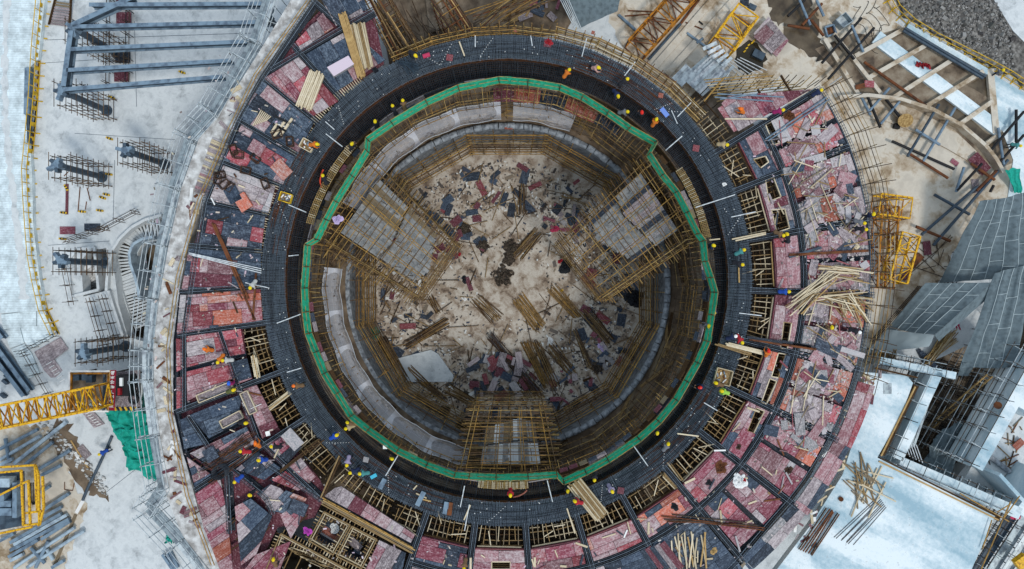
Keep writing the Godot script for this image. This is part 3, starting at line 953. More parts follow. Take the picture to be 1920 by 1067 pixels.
	# upper left bays, traced from the photograph
	var L := [
		[[352, 553, 488, 542, 492, 600, 346, 624], "rpmpob", 86, "red plywood bay with dark sheets and two long rusty bars"],
		[[338, 553, 349, 553, 342, 625, 331, 628], "rpg", 86, "narrow red rim strip"],
		[[362, 466, 489, 475, 488, 535, 352, 543], "rpbbmp", 94, "red and blue plywood bay crossed by white tubes"],
		[[354, 466, 366, 466, 353, 543, 340, 545], "bp", 94, "narrow blue rim strip"],
		[[388, 383, 497, 405, 490, 465, 373, 457], "blopdr", 100, "chequered plywood bay of orange, lilac and red sheets"],
		[[419, 309, 516, 349, 503, 399, 392, 376], "plgplg", 112, "pale dusty plywood bay with brown steel frames"],
		[[453, 233, 552, 294, 531, 346, 421, 301], "bboprb", 120, "blue and red plywood bay with stacked pink sheets"],
		[[492, 150, 588, 230, 560, 286, 450, 222], "bbbdbp", 128, "dark blue plywood bay with black beam stubs"],
		[[495, 147, 560, 107, 634, 190, 586, 218], "rpmlr", 142, "worn maroon plywood bay under a stack of pale planks"],
		[[573, 102, 655, 55, 722, 112, 630, 172], "plbpb", 150, "worn plywood bay under the long timber stack and white box"],
		[[552, 81, 605, 24, 625, 51, 564, 94], "orlp", 150, "orange stained triangular bay at the outer edge"],
		[[592, -20, 676, -20, 690, 20, 630, 48], "bbdl", 150, "dark blue bay at the outer end of the timber stack"],
		[[350, 630, 409, 623, 428, 668, 350, 689], "rplm", 80, "red bay with a crouching worker in orange"],
		[[415, 621, 451, 616, 459, 663, 430, 668], "mrm", 80, "small maroon bay with crossed steel rods"],
		[[350, 697, 430, 677, 440, 708, 351, 752], "prmpp", 74, "pink bay with a timber box on its edge"],
		[[432, 678, 463, 672, 472, 710, 446, 720], "bbp", 74, "small navy bay beside the yellow battens"],
		[[330, 635, 341, 636, 341, 692, 331, 697], "rm", 85, "narrow maroon rim strip"],
		[[331, 708, 341, 706, 341, 765, 331, 768], "rp", 85, "narrow rose rim strip"],
		[[338, 787, 350, 783, 388, 832, 345, 842], "bbb", 70, "blue triangular bay by the rim"],
		[[356, 778, 455, 738, 443, 795, 392, 822], "bbbd", 70, "large blue bay with rusty bars"],
		[[456, 730, 481, 722, 521, 800, 492, 823], "pmr", 66, "long pink bay with white papers"],
		[[350, 857, 396, 890, 365, 912], "bbp", 60, "small blue triangular bay"],
		[[356, 850, 462, 800, 478, 832, 405, 880], "bplb", 60, "dusty bay covered by long steel bars"],
		[[366, 926, 412, 895, 425, 960, 436, 1067, 412, 1067, 382, 990], "pomlp", 56, "orange stained bay with shadowed rebar hoops"],
		[[442, 880, 484, 847, 526, 878, 495, 900], "bbbl", 50, "slate blue bay with a worker in blue"],
		[[508, 900, 538, 882, 572, 915, 558, 920], "rrp", 50, "rose bay with splintered lath"],
		[[482, 925, 506, 908, 575, 935, 560, 968, 510, 958], "bblo", 45, "blue bay with a curled black sheet"],
		[[541, 875, 562, 856, 592, 894, 579, 906], "plp", 50, "lilac bay next to the plank walkway"],
		[[498, 834, 540, 810, 566, 838, 540, 868], "mdl", 50, "maroon bay with a grey board pile"],
		[[440, 950, 470, 935, 510, 968, 480, 1040, 452, 1060], "bplb", 45, "blue and pink bay by the column cage"],
		[[525, 965, 570, 940, 560, 985, 545, 1010], "ppm", 45, "small pink bay next to the shaft boxes"],
		[[628, 915, 640, 912, 778, 1003, 770, 1018, 608, 930], "plmpl", 33, "long pale strip beside the bamboo walkway"],
		[[711, 1013, 761, 1037, 752, 1080, 680, 1080], "lbrmb", 30, "chequered bay right of the shaft boxes"],
		[[1345, 202, 1366, 180, 1522, 167, 1402, 236, 1378, 250], "plpmrl", -31, "dusty corner bay with scattered boards at the ochre pole frame"],
		[[480, 1040, 545, 1015, 520, 1080, 450, 1080], "mpp", 45, "maroon bay at the corner of the shaft"],
	]
	for d in L: bay(PV(d[0]), d[1], d[2], d[3])
	# left beam cages
	var rad := "black rebar cage beside the "
	for d in [[333, 628, 515, 603], [337, 547, 492, 537], [354, 461, 492, 471], [381, 375, 502, 402], [417, 304, 528, 347], [446, 226, 565, 296], [490, 143, 602, 236], [330, 773, 540, 692], [365, 919, 575, 783], [548, 84, 640, 185], [507, 132, 700, 20], [411, 621, 446, 724], [446, 724, 482, 822], [482, 822, 602, 938], [384, 377, 357, 546], [357, 546, 344, 632], [344, 632, 344, 770], [352, 780, 392, 840], [500, 870, 604, 938], [433, 880, 500, 935], [500, 935, 512, 965], [425, 890, 430, 1000], [586, 0, 700, 100], [446, 226, 384, 377], [492, 146, 446, 226], [590, 0, 492, 146]]:
		beam(Vector2(d[0], d[1]), Vector2(d[2], d[3]), 11, true, rad + near_bay(Vector2((d[0] + d[2]) / 2.0, (d[1] + d[3]) / 2.0), L), "beam cages left of the ring")
	for d in [[330, 701, 457, 664], [345, 846, 444, 797], [350, 853, 400, 888], [405, 985, 470, 935], [505, 905, 540, 878], [340, 545, 328, 640], [328, 640, 328, 770], [328, 770, 346, 850], [346, 850, 415, 1060], [640, 60, 730, 160]]:
		beam(Vector2(d[0], d[1]), Vector2(d[2], d[3]), 8, false, "dark empty beam slot beside the " + near_bay(Vector2((d[0] + d[2]) / 2.0, (d[1] + d[3]) / 2.0), L).get_slice(" with ", 0).get_slice(" bay ", 0), "empty beam slots left of the ring")
	# column cage where four beams meet
	var cc := thing("column_cage", "round spiral column cage standing up at the meeting of beams", "rebar", P(419, 881, -0.5))
	var sp := MB.new()
	for i in 9:
		for k in 20:
			var a0 := TAU * k / 20
			var a1 := TAU * (k + 1) / 20
			var o := P(419, 881, 0.0)
			sp.thin(o + Vector3(cos(a0) * .42, 0.05 + i * 0.09, sin(a0) * .42), o + Vector3(cos(a1) * .42, 0.05 + i * 0.09, sin(a1) * .42), 0.02)
	for k in 14:
		var a0 := TAU * k / 14
		var o := P(419, 881, 0.0)
		sp.thin(o + Vector3(cos(a0) * .4, -0.5, sin(a0) * .4), o + Vector3(cos(a0) * .4, 1.0, sin(a0) * .4), 0.02)
	put(cc, "hoops", sp, M.rebar, "stuff")
	# joists of the lower left, between ring and strips
	for d in [[-44, -32.4, "the dusty corner bay"], [109.9, 116, "the bamboo walkway"], [117, 124, "the shaft boxes"], [125, 131, "the two plank gangway"], [133, 145, "the grey board pile"], [147, 157, "the pink bay with papers"], [159.4, 169.4, "the small navy bay"]]: joists(d[0], d[1], d[2])
	# joist ends sticking out on the upper left
	for k in 5:
		var t := thing("joist_ends", "row of pale joist ends sticking out toward the ring beam", "joist", Q(465, 178 + k * 12, -0.1), "joist end rows")
		for j in 22:
			var a := 173.0 + k * 12.4 + j * 0.56
			bar(t, "joist", Q(462 + rng.randf_range(-3, 2), a, -0.12), Q(476, a, -0.12), 0.05, 0.09, pk(TIMB + [M.timber_dark]))
	# frames of the openings
	for o in OPENINGS:
		var t := thing("shaft_opening", "light batten surround of an open shaft in the deck", "opening", P(o[0], o[1], -0.3), "shaft openings in the deck")
		for i in 4:
			var j := (i + 1) % 4
			bar(t, "batten", P(o[i * 2], o[i * 2 + 1], -0.05), P(o[j * 2], o[j * 2 + 1], -0.05), 0.06, 0.12, pk(TIMB + [M.timber_old]))
		for i in 4:
			var f := (i + 0.5) / 4.0
			var p0 := P(lerpf(o[0], o[6], f), lerpf(o[1], o[7], f), -0.6)
			var p1 := P(lerpf(o[2], o[4], f), lerpf(o[3], o[5], f), -0.6)
			bar(t, "joist", p0, p1, 0.05, 0.08, M.timber_old)
		for i in 2:
			var f := 0.3 + 0.4 * i
			bar(t, "joist", P(lerpf(o[0], o[2], f), lerpf(o[1], o[3], f), -0.7), P(lerpf(o[6], o[4], f), lerpf(o[7], o[5], f), -0.7), 0.05, 0.08, M.timber_dark)

func near_bay(p: Vector2, L: Array) -> String:  # the bay whose middle lies nearest
	var best := 1e9
	var o := ""
	for d in L:
		var e := centre(PV(d[0])).distance_to(p)
		if e < best:
			best = e
			o = d[3]
	return o

func joists(a0: float, a1: float, near: String) -> void:
	var t := thing("joist_grid", "open grid of pale joists between the ring beam and " + near, "joist", Q(482, (a0 + a1) / 2, -0.5), "open joist grids")
	var n := int((a1 - a0) / 1.05)
	for i in n:
		var a := a0 + (i + 0.5) * (a1 - a0) / n + rng.randf_range(-.25, .25)
		var r0 := 461.0 + (rng.randf() * 14 if rng.randf() < 0.35 else 0.0)
		var r1 := 504.0 - (rng.randf() * 18 if rng.randf() < 0.35 else 0.0)
		bar(t, "joist", Q(r0, a, -0.34), Q(r1, a + rng.randf_range(-.4, .4), -0.34), 0.045, 0.1, pk([TIMB[2], TIMB[3], M.timber_old, M.timber_old, M.timber_grey]))
	for j in 4:
		var r := 466.0 + j * 11.0 + rng.randf_range(-2, 2)
		var k := a0
		while k < a1 - 1.0:
			var l := minf(rng.randf_range(3.0, 7.0), a1 - k)
			bar(t, "ledger", Q(r, k, -0.45), Q(r + rng.randf_range(-1.5, 1.5), k + l, -0.45), 0.045, 0.1, pk([M.timber_old, M.timber_dark, TIMB[3], M.timber_old]))
			k += l + rng.randf() * 1.0
	for i in 3:
		if rng.randf() < 0.7:
			var p := Q(rng.randf_range(464, 500), rng.randf_range(a0 + 1, a1 - 1), -0.26)
			var an := rng.randf() * TAU
			bar(t, "loose_batten", p, p + Vector3(cos(an), 0, sin(an)) * rng.randf_range(0.6, 1.3), 0.05, 0.05, pk(TIMB))
	# deeper level, seen between the joists
	for i in int(n * 0.6):
		var a := a0 + (i + 0.5) * (a1 - a0) / (n * 0.6)
		pole(t, "lower_pole", Q(462, a, -1.5), Q(505, a + rng.randf_range(-.6, .6), -1.5), 0.03, pk([M.oldpole, M.oldpole, POLES[4]]))

# ---------------------------------------------------------------- scaffolds in the pit
func at_y(p: Vector3, y: float) -> Vector3:
	return Vector3(p.x, y, p.z)

func pit_scaffolds() -> void:
	var near := ["the dark overhang", "the long pole stack", "the white pad", "the ladder of planks", "the netted gallery", "the left spoke", "the tarred sheets", "the grey drum", "the red plank", "the rubble corner", "the right spoke", "the coil of hose"]
	for k in 12:
		var a0 := k * 30.0 + 15.0
		var a1 := a0 + 30.0
		# inner scaffold from the floor to the top of the drum wall
		var t := thing("wall_scaffold", "golden pipe scaffold against the drum wall near " + near[k], "scaffold", W(10.2, a0 + 15, FY), "scaffolds round the drum wall")
		for row in 2:
			var rr := 11.3 - row * 0.55
			for j in 6:
				var a := lerpf(a0, a1, j / 6.0)
				var f := absf(j / 6.0 - 0.5)
				var flat := rr * cos(deg_to_rad(15)) / cos(deg_to_rad((j / 6.0 - 0.5) * 30.0))
				pole(t, "standard", W(flat, a, FY), W(flat, a, -6.2 - row * 0.3 + rng.randf_range(-.3, .4)), 0.027, pk(POLES))
			for lev in 6:
				var y := FY + 0.5 + lev * 0.85
				if y > -6.1: continue
				pole(t, "ledger", W(rr, a0 - 1.2, y), W(rr, a1 + 1.2, y + rng.randf_range(-.05, .05)), 0.029, POLES[rng.randi() % POLES.size()] if rng.randf() < 0.7 else M.gold)
				if rng.randf() < 0.55:
					pole(t, "guard_rail", W(rr - 0.07, a0 - 0.5, y + 0.42), W(rr - 0.07, a1 + 0.5, y + 0.42), 0.027, pk(POLES))
		for lev in 4:
			for j in 4:
				var a := lerpf(a0, a1, (j + .3) / 4.0)
				pole(t, "transom", W(10.6, a, FY + 1.1 + lev * 1.2), W(11.45, a, FY + 1.1 + lev * 1.2), 0.027, pk(POLES))
		for j in 2:
			pole(t, "brace", W(10.7, a0 + 4 + j * 13, FY + 0.3), W(10.72, a0 + 11 + j * 13, -6.6), 0.027, pk(POLES))
		# outer scaffold on the ledge, up to the rim
		var o := thing("rim_scaffold", "brown pipe scaffold under the green fence near " + near[k], "scaffold", W(12.2, a0 + 15, -6.3), "scaffolds under the rim")
		for row in 2:
			var rr := 12.75 - row * 0.6
			for j in 7:
				var a := lerpf(a0, a1, (j + 0.5 * (row % 2)) / 7.0)
				pole(o, "standard", W(rr, a, -6.5), W(rr, a, -0.35 - row * 0.25 + rng.randf_range(-.3, .3)), 0.026, pk(POLES))
			for lev in 4:
				var y := -5.6 + lev * 1.5
				for h in 2: pole(o, "ledger", W(rr, a0 + h * 15 - .7, y + row * 0.04), W(rr, a0 + h * 15 + 15.7, y + row * 0.04), 0.027, pk(POLES))
		for j in 21:
			var a := lerpf(a0, a1, (j + rng.randf() * .5) / 21.0)
			pole(o, "transom", W(11.9 + rng.randf_range(-.25, .35), a, -0.95 - 0.06 * (j % 3)), W(12.95, a + rng.randf_range(-.5, .5), -0.9), 0.026, pk(POLES))
			if j % 2 == 0: pole(o, "transom", W(11.9 + rng.randf_range(-.2, .2), a, -3.6), W(12.95, a, -3.6), 0.026, pk(POLES))
	# short plank stacks and sheets on the ledge, seen below the net
	for i in 46:
		var a := rng.randf() * 360.0
		var p := W(rng.randf_range(12.0, 13.0), a, -6.46)
		var d := Vector3(-sin(deg_to_rad(a)), 0, cos(deg_to_rad(a))).rotated(Vector3.UP, rng.randf_range(-.5, .5)) * rng.randf_range(0.5, 1.6)
		lone("ledge_plank", "dirty plank lying on the earth ledge behind the drum wall", "plank", "planks on the earth ledge", UBOX, pk([M.timber_dark, M.timber_old, M.timber_grey]), axes(p - d, p + d, 0.2, 0.05))
	# nets: sagging hammocks between two ropes
	var nets := [[207, 224, 0], [224, 239, 0], [239, 254, 0], [254, 268, 0], [272, 292, 1], [117, 132, 0], [132, 146, 0], [146, 160, 0], [160, 172, 0], [172, 186, 0], [103, 117, 0]]
	var near_net := ["next to the striped cloth", "with white rags caught in it", "second from the striped cloth", "ending at the timber panel", "", "above the white pad", "above the corner pole pile", "beside the teal cloth", "beside the long golden rails", "at the foot of the left strut scaffold", "next to the black tarpaulin"]
	for d in nets:
		var lab: String = "white safety net sagging above the earth ledge " + near_net[nets.find(d)] if d[2] == 0 else "white safety net draped over a timber panel below the fence"
		var t := thing("safety_net", lab, "net", W(11.9, (d[0] + d[1]) / 2.0, -4.2), "safety nets round the pit" if d[2] == 0 else "")
		var b := MB.new()
		var nu := 14
		var nv := 8
		var r0 := 11.25
		var r1 := 12.35
		var ys := -3.1
		var f := FastNoiseLite.new()
		f.seed = int(d[0])
		f.frequency = 0.35
		var grid := []
		for i in nu + 1:
			var row := []
			var s := float(i) / nu
			for j in nv + 1:
				var q := float(j) / nv
				var pinch := 0.0
				var rr := lerpf(r0, r1, q) + 0.05 * sin(lerpf(d[0], d[1], s) * .5)
				var y := ys - 0.75 * sin(PI * q) * (0.75 + 0.25 * sin(PI * s)) + f.get_noise_2d(i * 1.5, j * 1.5) * 0.18 * sin(PI * s) + q * 0.35
				row.append(W(rr, lerpf(d[0], d[1], s), y))
			grid.append(row)
		for i in nu:
			for j in nv: b.quad(grid[i][j], grid[i][j + 1], grid[i + 1][j + 1], grid[i + 1][j])
		put(t, "netting", b, M.net)
		var rp2 := MB.new()
		for i in nu:
			rp2.thin(grid[i][0], grid[i + 1][0], 0.02)
			rp2.thin(grid[i][nv], grid[i + 1][nv], 0.02)
		put(t, "edge_rope", rp2, M.rope, "stuff")
		var cord := MB.new()
		for i in range(2, nu, 4):
			for j in nv:
				cord.thin(grid[i][j] + Vector3(0, .01, 0), grid[i][j + 1] + Vector3(0, .01, 0), 0.003)
		for j in range(2, nv, 3):
			for i in nu:
				cord.thin(grid[i][j] + Vector3(0, .01, 0), grid[i + 1][j] + Vector3(0, .01, 0), 0.003)
		put(t, "mesh_cords", cord, M.rope, "stuff")
		if d[2] == 0:   # doubled, lens shaped end where this net laps over the next one
			var lap := []
			for i in 7:
				var row := []
				for j in nv + 1:
					var q := float(j) / nv
					var bow := 0.16 * (1.0 - pow(absf(q * 2 - 1), 2.0))
					var s2 := lerpf(0.74 + bow, 1.0, i / 6.0)
					var ii := s2 * nu
					var i0 := mini(int(ii), nu - 1)
					row.append((grid[i0][j] as Vector3).lerp(grid[i0 + 1][j], ii - i0) + Vector3(0, .03, 0))
				lap.append(row)
			var lb := MB.new()
			lb.grid(lap)
			put(t, "overlap", lb, M.net2)

# ---------------------------------------------------------------- three raking strut scaffolds
func spoke(o0: Vector2, o1: Vector2, i0: Vector2, i1: Vector2, label: String, plank_label: Array, s0: float, s1: float, t0: float, t1: float) -> void:
	var yo := -1.6
	var yi := -3.4
	var A := P(o0.x, o0.y, yo); var B := P(o1.x, o1.y, yo); var C := P(i0.x, i0.y, yi); var D := P(i1.x, i1.y, yi)
	var g := func(s: float, u: float) -> Vector3: return A.lerp(B, u).lerp(C.lerp(D, u), s)
	var t := thing("strut_scaffold", label, "scaffold", at_y((A + B + C + D) / 4, FY))
	# shuttering of the raking strut
	var n := 11
	for k in n:
		var u0 := lerpf(t0, t1, float(k) / n) + 0.0008
		var u1 := lerpf(t0, t1, (k + 1.0) / n) - 0.0008
		var cut := lerpf(s1, s1 - 0.22, absf(k - 3.0) / n)
		for h in 2:
			var ss := lerpf(s0, cut, h * 0.5)
			var se := lerpf(s0, cut, h * 0.5 + 0.498)
			var p0: Vector3 = g.call(ss, u0); var p1: Vector3 = g.call(ss, u1); var p2: Vector3 = g.call(se, u1); var p3: Vector3 = g.call(se, u0)
			var drop := 0.75 + 1.6 * (ss + se) * 0.5
			var dy := Vector3(0, -drop - rng.randf() * 0.03, 0)
			var b := MB.new()
			b.box8([p0 + dy - Vector3(0, .05, 0), p1 + dy - Vector3(0, .05, 0), p2 + dy - Vector3(0, .05, 0), p3 + dy - Vector3(0, .05, 0), p0 + dy, p1 + dy, p2 + dy, p3 + dy])
			put(t, "shutter_board", b, pk(plank_label))
	# standards
	for i in 8:
		for j in 5:
			if i > 0 and i < 7 and j > 0 and j < 4 and rng.randf() < 0.35: continue
			var p: Vector3 = g.call(i / 7.0, j / 4.0)
			pole(t, "standard", at_y(p, FY), at_y(p, p.y + rng.randf_range(-.2, .9)), 0.027, pk(POLES + [M.gold]))
	# long rails on the sides and across
	for lev in 6:
		for u in [0.0, 0.06, 0.94, 1.0]:
			var dy := -lev * 1.25 + 0.5
			var p0: Vector3 = g.call(-0.02, u)
			var p1: Vector3 = g.call(1.04, u)
			if lev > 2 and (u == 0.06 or u == 0.94): continue
			pole(t, "ledger", p0 + Vector3(0, dy, 0), p1 + Vector3(0, dy * 0.8, 0), 0.028, pk(POLES + [M.gold]))
	for u in [0.2, 0.33, 0.48, 0.62, 0.78]:
		for h in (2 if u == 0.33 or u == 0.62 else 1):
			var p0: Vector3 = g.call(0.02, u + h * 0.03)
			var p1: Vector3 = g.call(1.02, u + h * 0.03)
			pole(t, "ledger", p0 + Vector3(0, 0.25, 0), p1 + Vector3(0, 0.25, 0), 0.028, pk([M.gold, POLES[0], POLES[1]]))
	for i in 30:
		var s := (i + rng.randf() * 0.8) / 30.0
		var e0 := rng.randf_range(-.1, .05)
		var e1 := rng.randf_range(.95, 1.1)
		if i % 3 == 1: e1 = rng.randf_range(.3, .6)
		if i % 4 == 2: e0 = rng.randf_range(.4, .6)
		var p0: Vector3 = g.call(s, e0)
		var p1: Vector3 = g.call(s + rng.randf_range(-.02, .02), e1)
		var y := rng.randf_range(0.1, 0.5)
		pole(t, "transom", p0 + Vector3(0, y, 0), p1 + Vector3(0, y, 0), 0.027, pk(POLES + [M.gold, M.gold]))
	for lev in 5:
		for s in [1.0, 1.03]:
			var p0: Vector3 = g.call(s, -0.05)
			var p1: Vector3 = g.call(s, 1.05)
			pole(t, "front_rail", at_y(p0, yi - 0.2 - lev * 1.5), at_y(p1, yi - 0.2 - lev * 1.5), 0.028, pk(POLES))
	for k in 2:
		for i in 12:
			var s := (i + .5) / 12.0
			var p0: Vector3 = g.call(s, -0.12 if k == 0 else 0.86)
			var p1: Vector3 = g.call(s, 0.14 if k == 0 else 1.12)
			for lev in 3:
				pole(t, "transom", p0 + Vector3(0, -0.6 - lev * 1.4, 0), p1 + Vector3(0, -0.6 - lev * 1.4, 0), 0.03, pk(POLES))
	for i in 5:
		var p0: Vector3 = g.call(rng.randf(), 0.0)
		var p1: Vector3 = g.call(rng.randf(), 0.0)
		pole(t, "brace", p0, at_y(p1, FY + 2), 0.03, pk(POLES))

func spokes() -> void:
	spoke(Vector2(590, 452), Vector2(700, 300), Vector2(772, 560), Vector2(848, 452), "golden pipe scaffold round the pale tapering strut shutter below the striped cloth", [M.shutter, M.shutter, M.shutter, M.timber_grey], 0.10, 0.96, 0.2, 0.90)
	spoke(Vector2(1222, 290), Vector2(1318, 440), Vector2(1055, 450), Vector2(1140, 560), "golden pipe scaffold round the patchy strut shutter with a square hole", [M.shutter, M.shutter, M.shutter, PLY.g[0], PLY.l[1], PLY.d[1]], 0.12, 0.74, 0.06, 0.82)
	spoke(Vector2(1045, 884), Vector2(862, 884), Vector2(1020, 764), Vector2(890, 764), "golden pipe scaffold round the pale strut shutter behind the straight green fence", [M.slab, M.slab, M.shutter, M.timber_grey], 0.05, 0.75, 0.16, 0.8)

# ---------------------------------------------------------------- green mesh fence
func fence() -> void:
	var pts := PV([690, 262, 735, 231, 800, 192, 860, 165, 936, 150, 990, 154, 1050, 164, 1092, 182, 1140, 212, 1180, 240, 1229, 268, 1217, 289, 1242, 328, 1268, 360, 1288, 398, 1308, 438, 1318, 452, 1322, 490, 1332, 520, 1340, 548, 1334, 590, 1326, 640, 1308, 680, 1288, 715, 1268, 750, 1235, 790, 1198, 823, 1140, 862, 1098, 885, 1056, 903, 1044, 890, 990, 894, 930, 895, 880, 893, 852, 891, 800, 872, 745, 845, 690, 806, 658, 780, 632, 738, 608, 700, 592, 660, 578, 625, 573, 585, 571, 540, 574, 500, 577, 459, 594, 449, 612, 412, 630, 378, 660, 330, 688, 284, 690, 262])
	var t := thing("green_fence", "bright green mesh fence on bamboo rails round the pit", "fence", P(955, 905, -0.2))
	for i in pts.size() - 1:
		var a := P(pts[i].x, pts[i].y, 0.55)
		var b := P(pts[i + 1].x, pts[i + 1].y, 0.55)
		var m := MB.new()
		var nu := maxi(2, int(a.distance_to(b) / 0.22))
		var f := FastNoiseLite.new()
		f.seed = i
		f.frequency = 0.5
		var nrm := (b - a).normalized().cross(Vector3.UP)
		var g := []
		for u in nu + 1:
			var col := []
			var p := a.lerp(b, float(u) / nu)
			for v in 5:
				var k := sin(PI * float(u) / nu) * sin(PI * v / 4.0)
				var y := lerpf(-0.05 - 0.12 * absf(f.get_noise_1d(u * 1.3 + 40)), 1.12 + 0.2 * f.get_noise_1d(u * 1.1), v / 4.0)
				col.append(at_y(p, y) + nrm * (f.get_noise_2d(u * 1.4, v * 1.1) * 0.34 * k + (.5 - v / 4.0) * 0.14))
			g.append(col)
		m.grid(g)
		var mp := put(t, "mesh_panel", m, M.green)
		for y in [0.05, 0.6, 1.12]:
			pole(mp, "rail", at_y(a, y) + nrm * (.09 - .14 * y / 1.16), at_y(b, y) + nrm * (.09 - .14 * y / 1.16), 0.02, pk([M.gold, POLES[1], POLES[6]]))
		pole(t, "post", at_y(a, -0.9) + nrm * 0.05, at_y(a, 1.3) + nrm * 0.05, 0.03, pk([M.oldpole, POLES[0]]))
	# plank platform and short pieces between fence and cage
	var near := thing("gallery", "narrow plank gallery between the green fence and the dark cage", "platform", Q(382, 90, -0.9))
	for i in 120:
		var a := i * 3.0
		var r := 372.0 + rng.randf_range(-1, 2)
		if rng.randf() < 0.8:
			bar(near, "plank", Q(r - 2, a, -0.32), Q(r - 2, a + rng.randf_range(2.4, 2.95), -0.32), 0.26, 0.04, pk([M.timber_dark, PLY.d[0], PLY.d[1], PLY.m[0], PLY.l[0], M.timber_grey, M.timber_dark]))
	# bundled rebar ends on the left and right of the fence
	for d in [[196, 222, 9], [-33, -12, 8], [84, 98, 6]]:
		var g := thing("bar_grid", "pale lashed bar grid lying against the dark ring cage", "rebar", Q(388, (d[0] + d[1]) / 2.0, -0.3), "lashed bar grids by the fence")
		for j in 5:
			var n := 10
			for k in n: pole(g, "rod", Q(378 + j * 3.2, lerpf(d[0], d[1], float(k) / n), -0.2), Q(378 + j * 3.2, lerpf(d[0], d[1], (k + 1.0) / n), -0.2), 0.022, pk([M.timber_old, POLES[6], M.timber_gold]))
		for k in 44:
			var a := lerpf(d[0], d[1], (k + .5) / 44.0)
			pole(g, "rod", Q(376 + rng.randf() * 3, a, -0.15), Q(389 + rng.randf() * 4, a, -0.15), 0.02, pk([TIMB[1], M.timber_old, TIMB[2], POLES[6]]))

# ---------------------------------------------------------------- shared builders
func ibeam(a: Vector3, b: Vector3, w: float, h: float, m: Material, called: String, label: String, group := "") -> Node3D:
	var t := thing(called, label, "beam", (a + b) / 2 - Vector3(0, h / 2, 0), group)
	bar(t, "top_flange", a + Vector3(0, h / 2, 0), b + Vector3(0, h / 2, 0), w, 0.03, m)
	bar(t, "web", a, b, 0.03, h - 0.03, M.steel_dark)
	bar(t, "bottom_flange", a - Vector3(0, h / 2, 0), b - Vector3(0, h / 2, 0), w, 0.03, m)
	return t

func pipe(a: Vector3, b: Vector3, r: float, m: Material, called: String, label: String, cat: String, group := "") -> MeshInstance3D:
	return lone(called, label, cat, group, UPOLE_FINE, m, axes(a, b, r * 2, r * 2))

# lattice truss with four chords; s is the half-side vector, u the half-height vector
func truss(a: Vector3, b: Vector3, w: float, h: float, n: int, m: Material, m2: Material, label: String, r := 0.05, group := "") -> Node3D:
	var t := thing("crane_truss", label, "crane", (a + b) / 2 - Vector3(0, h / 2, 0), group)
	var z := (b - a).normalized()
	var x := Vector3.UP.cross(z).normalized() * w / 2
	var y := z.cross(x).normalized() * h / 2
	var cn := [x + y, x - y, -x - y, -x + y]
	for c in cn: bar(t, "chord", a + c, b + c, r * 2.4, r * 2.4, m)
	for i in n + 1:
		var p := a.lerp(b, float(i) / n)
		for k in 4:
			bar(t, "strut", p + cn[k], p + cn[(k + 1) % 4], r * 1.3, r * 1.3, pk([m, m2]))
			if i < n:
				var q := a.lerp(b, (i + 1.0) / n)
				if (i + k) % 2 == 0: bar(t, "diagonal", p + cn[k], q + cn[(k + 1) % 4], r * 1.1, r * 1.1, pk([m, m2]))
				else: bar(t, "diagonal", p + cn[(k + 1) % 4], q + cn[k], r * 1.1, r * 1.1, pk([m, m2]))
	return t

func railing(px: PackedVector2Array, y: float, h: float, step: float, label: String, plates: bool) -> Node3D:
	var t := thing("yellow_railing", label, "railing", P(px[0].x, px[0].y, y))
	for i in px.size() - 1:
		var a := P(px[i].x, px[i].y, y)
		var b := P(px[i + 1].x, px[i + 1].y, y)
		for k in [0.08, 0.55, 1.0]:
			pole(t, "rail", a + Vector3(0, h * k, 0), b + Vector3(0, h * k, 0), 0.03, M.rail)
		var n := maxi(1, int(a.distance_to(b) / step))
		for j in n:
			var p := a.lerp(b, float(j) / n)
			pole(t, "post", p, p + Vector3(0, h, 0), 0.035, M.rail)
			var d := (b - a).normalized().cross(Vector3.UP)
			bar(t, "foot", p - d * 0.35 + Vector3(0, .03, 0), p + d * 0.35 + Vector3(0, .03, 0), 0.08, 0.05, M.rail)
			if plates:
				var q := a.lerp(b, (j + 0.5) / n)
				bar(t, "plate", q + Vector3(0, h * .35, 0) - (b - a).normalized() * .16, q + Vector3(0, h * .35, 0) + (b - a).normalized() * .16, 0.02, 0.42, M.rail)
				bar(t, "toe_board", p + d * .04 + Vector3(0, .12, 0), a.lerp(b, (j + 0.9) / n) + d * .04 + Vector3(0, .12, 0), 0.02, 0.2, pk([M.black, M.rust, M.rail]))
	return t

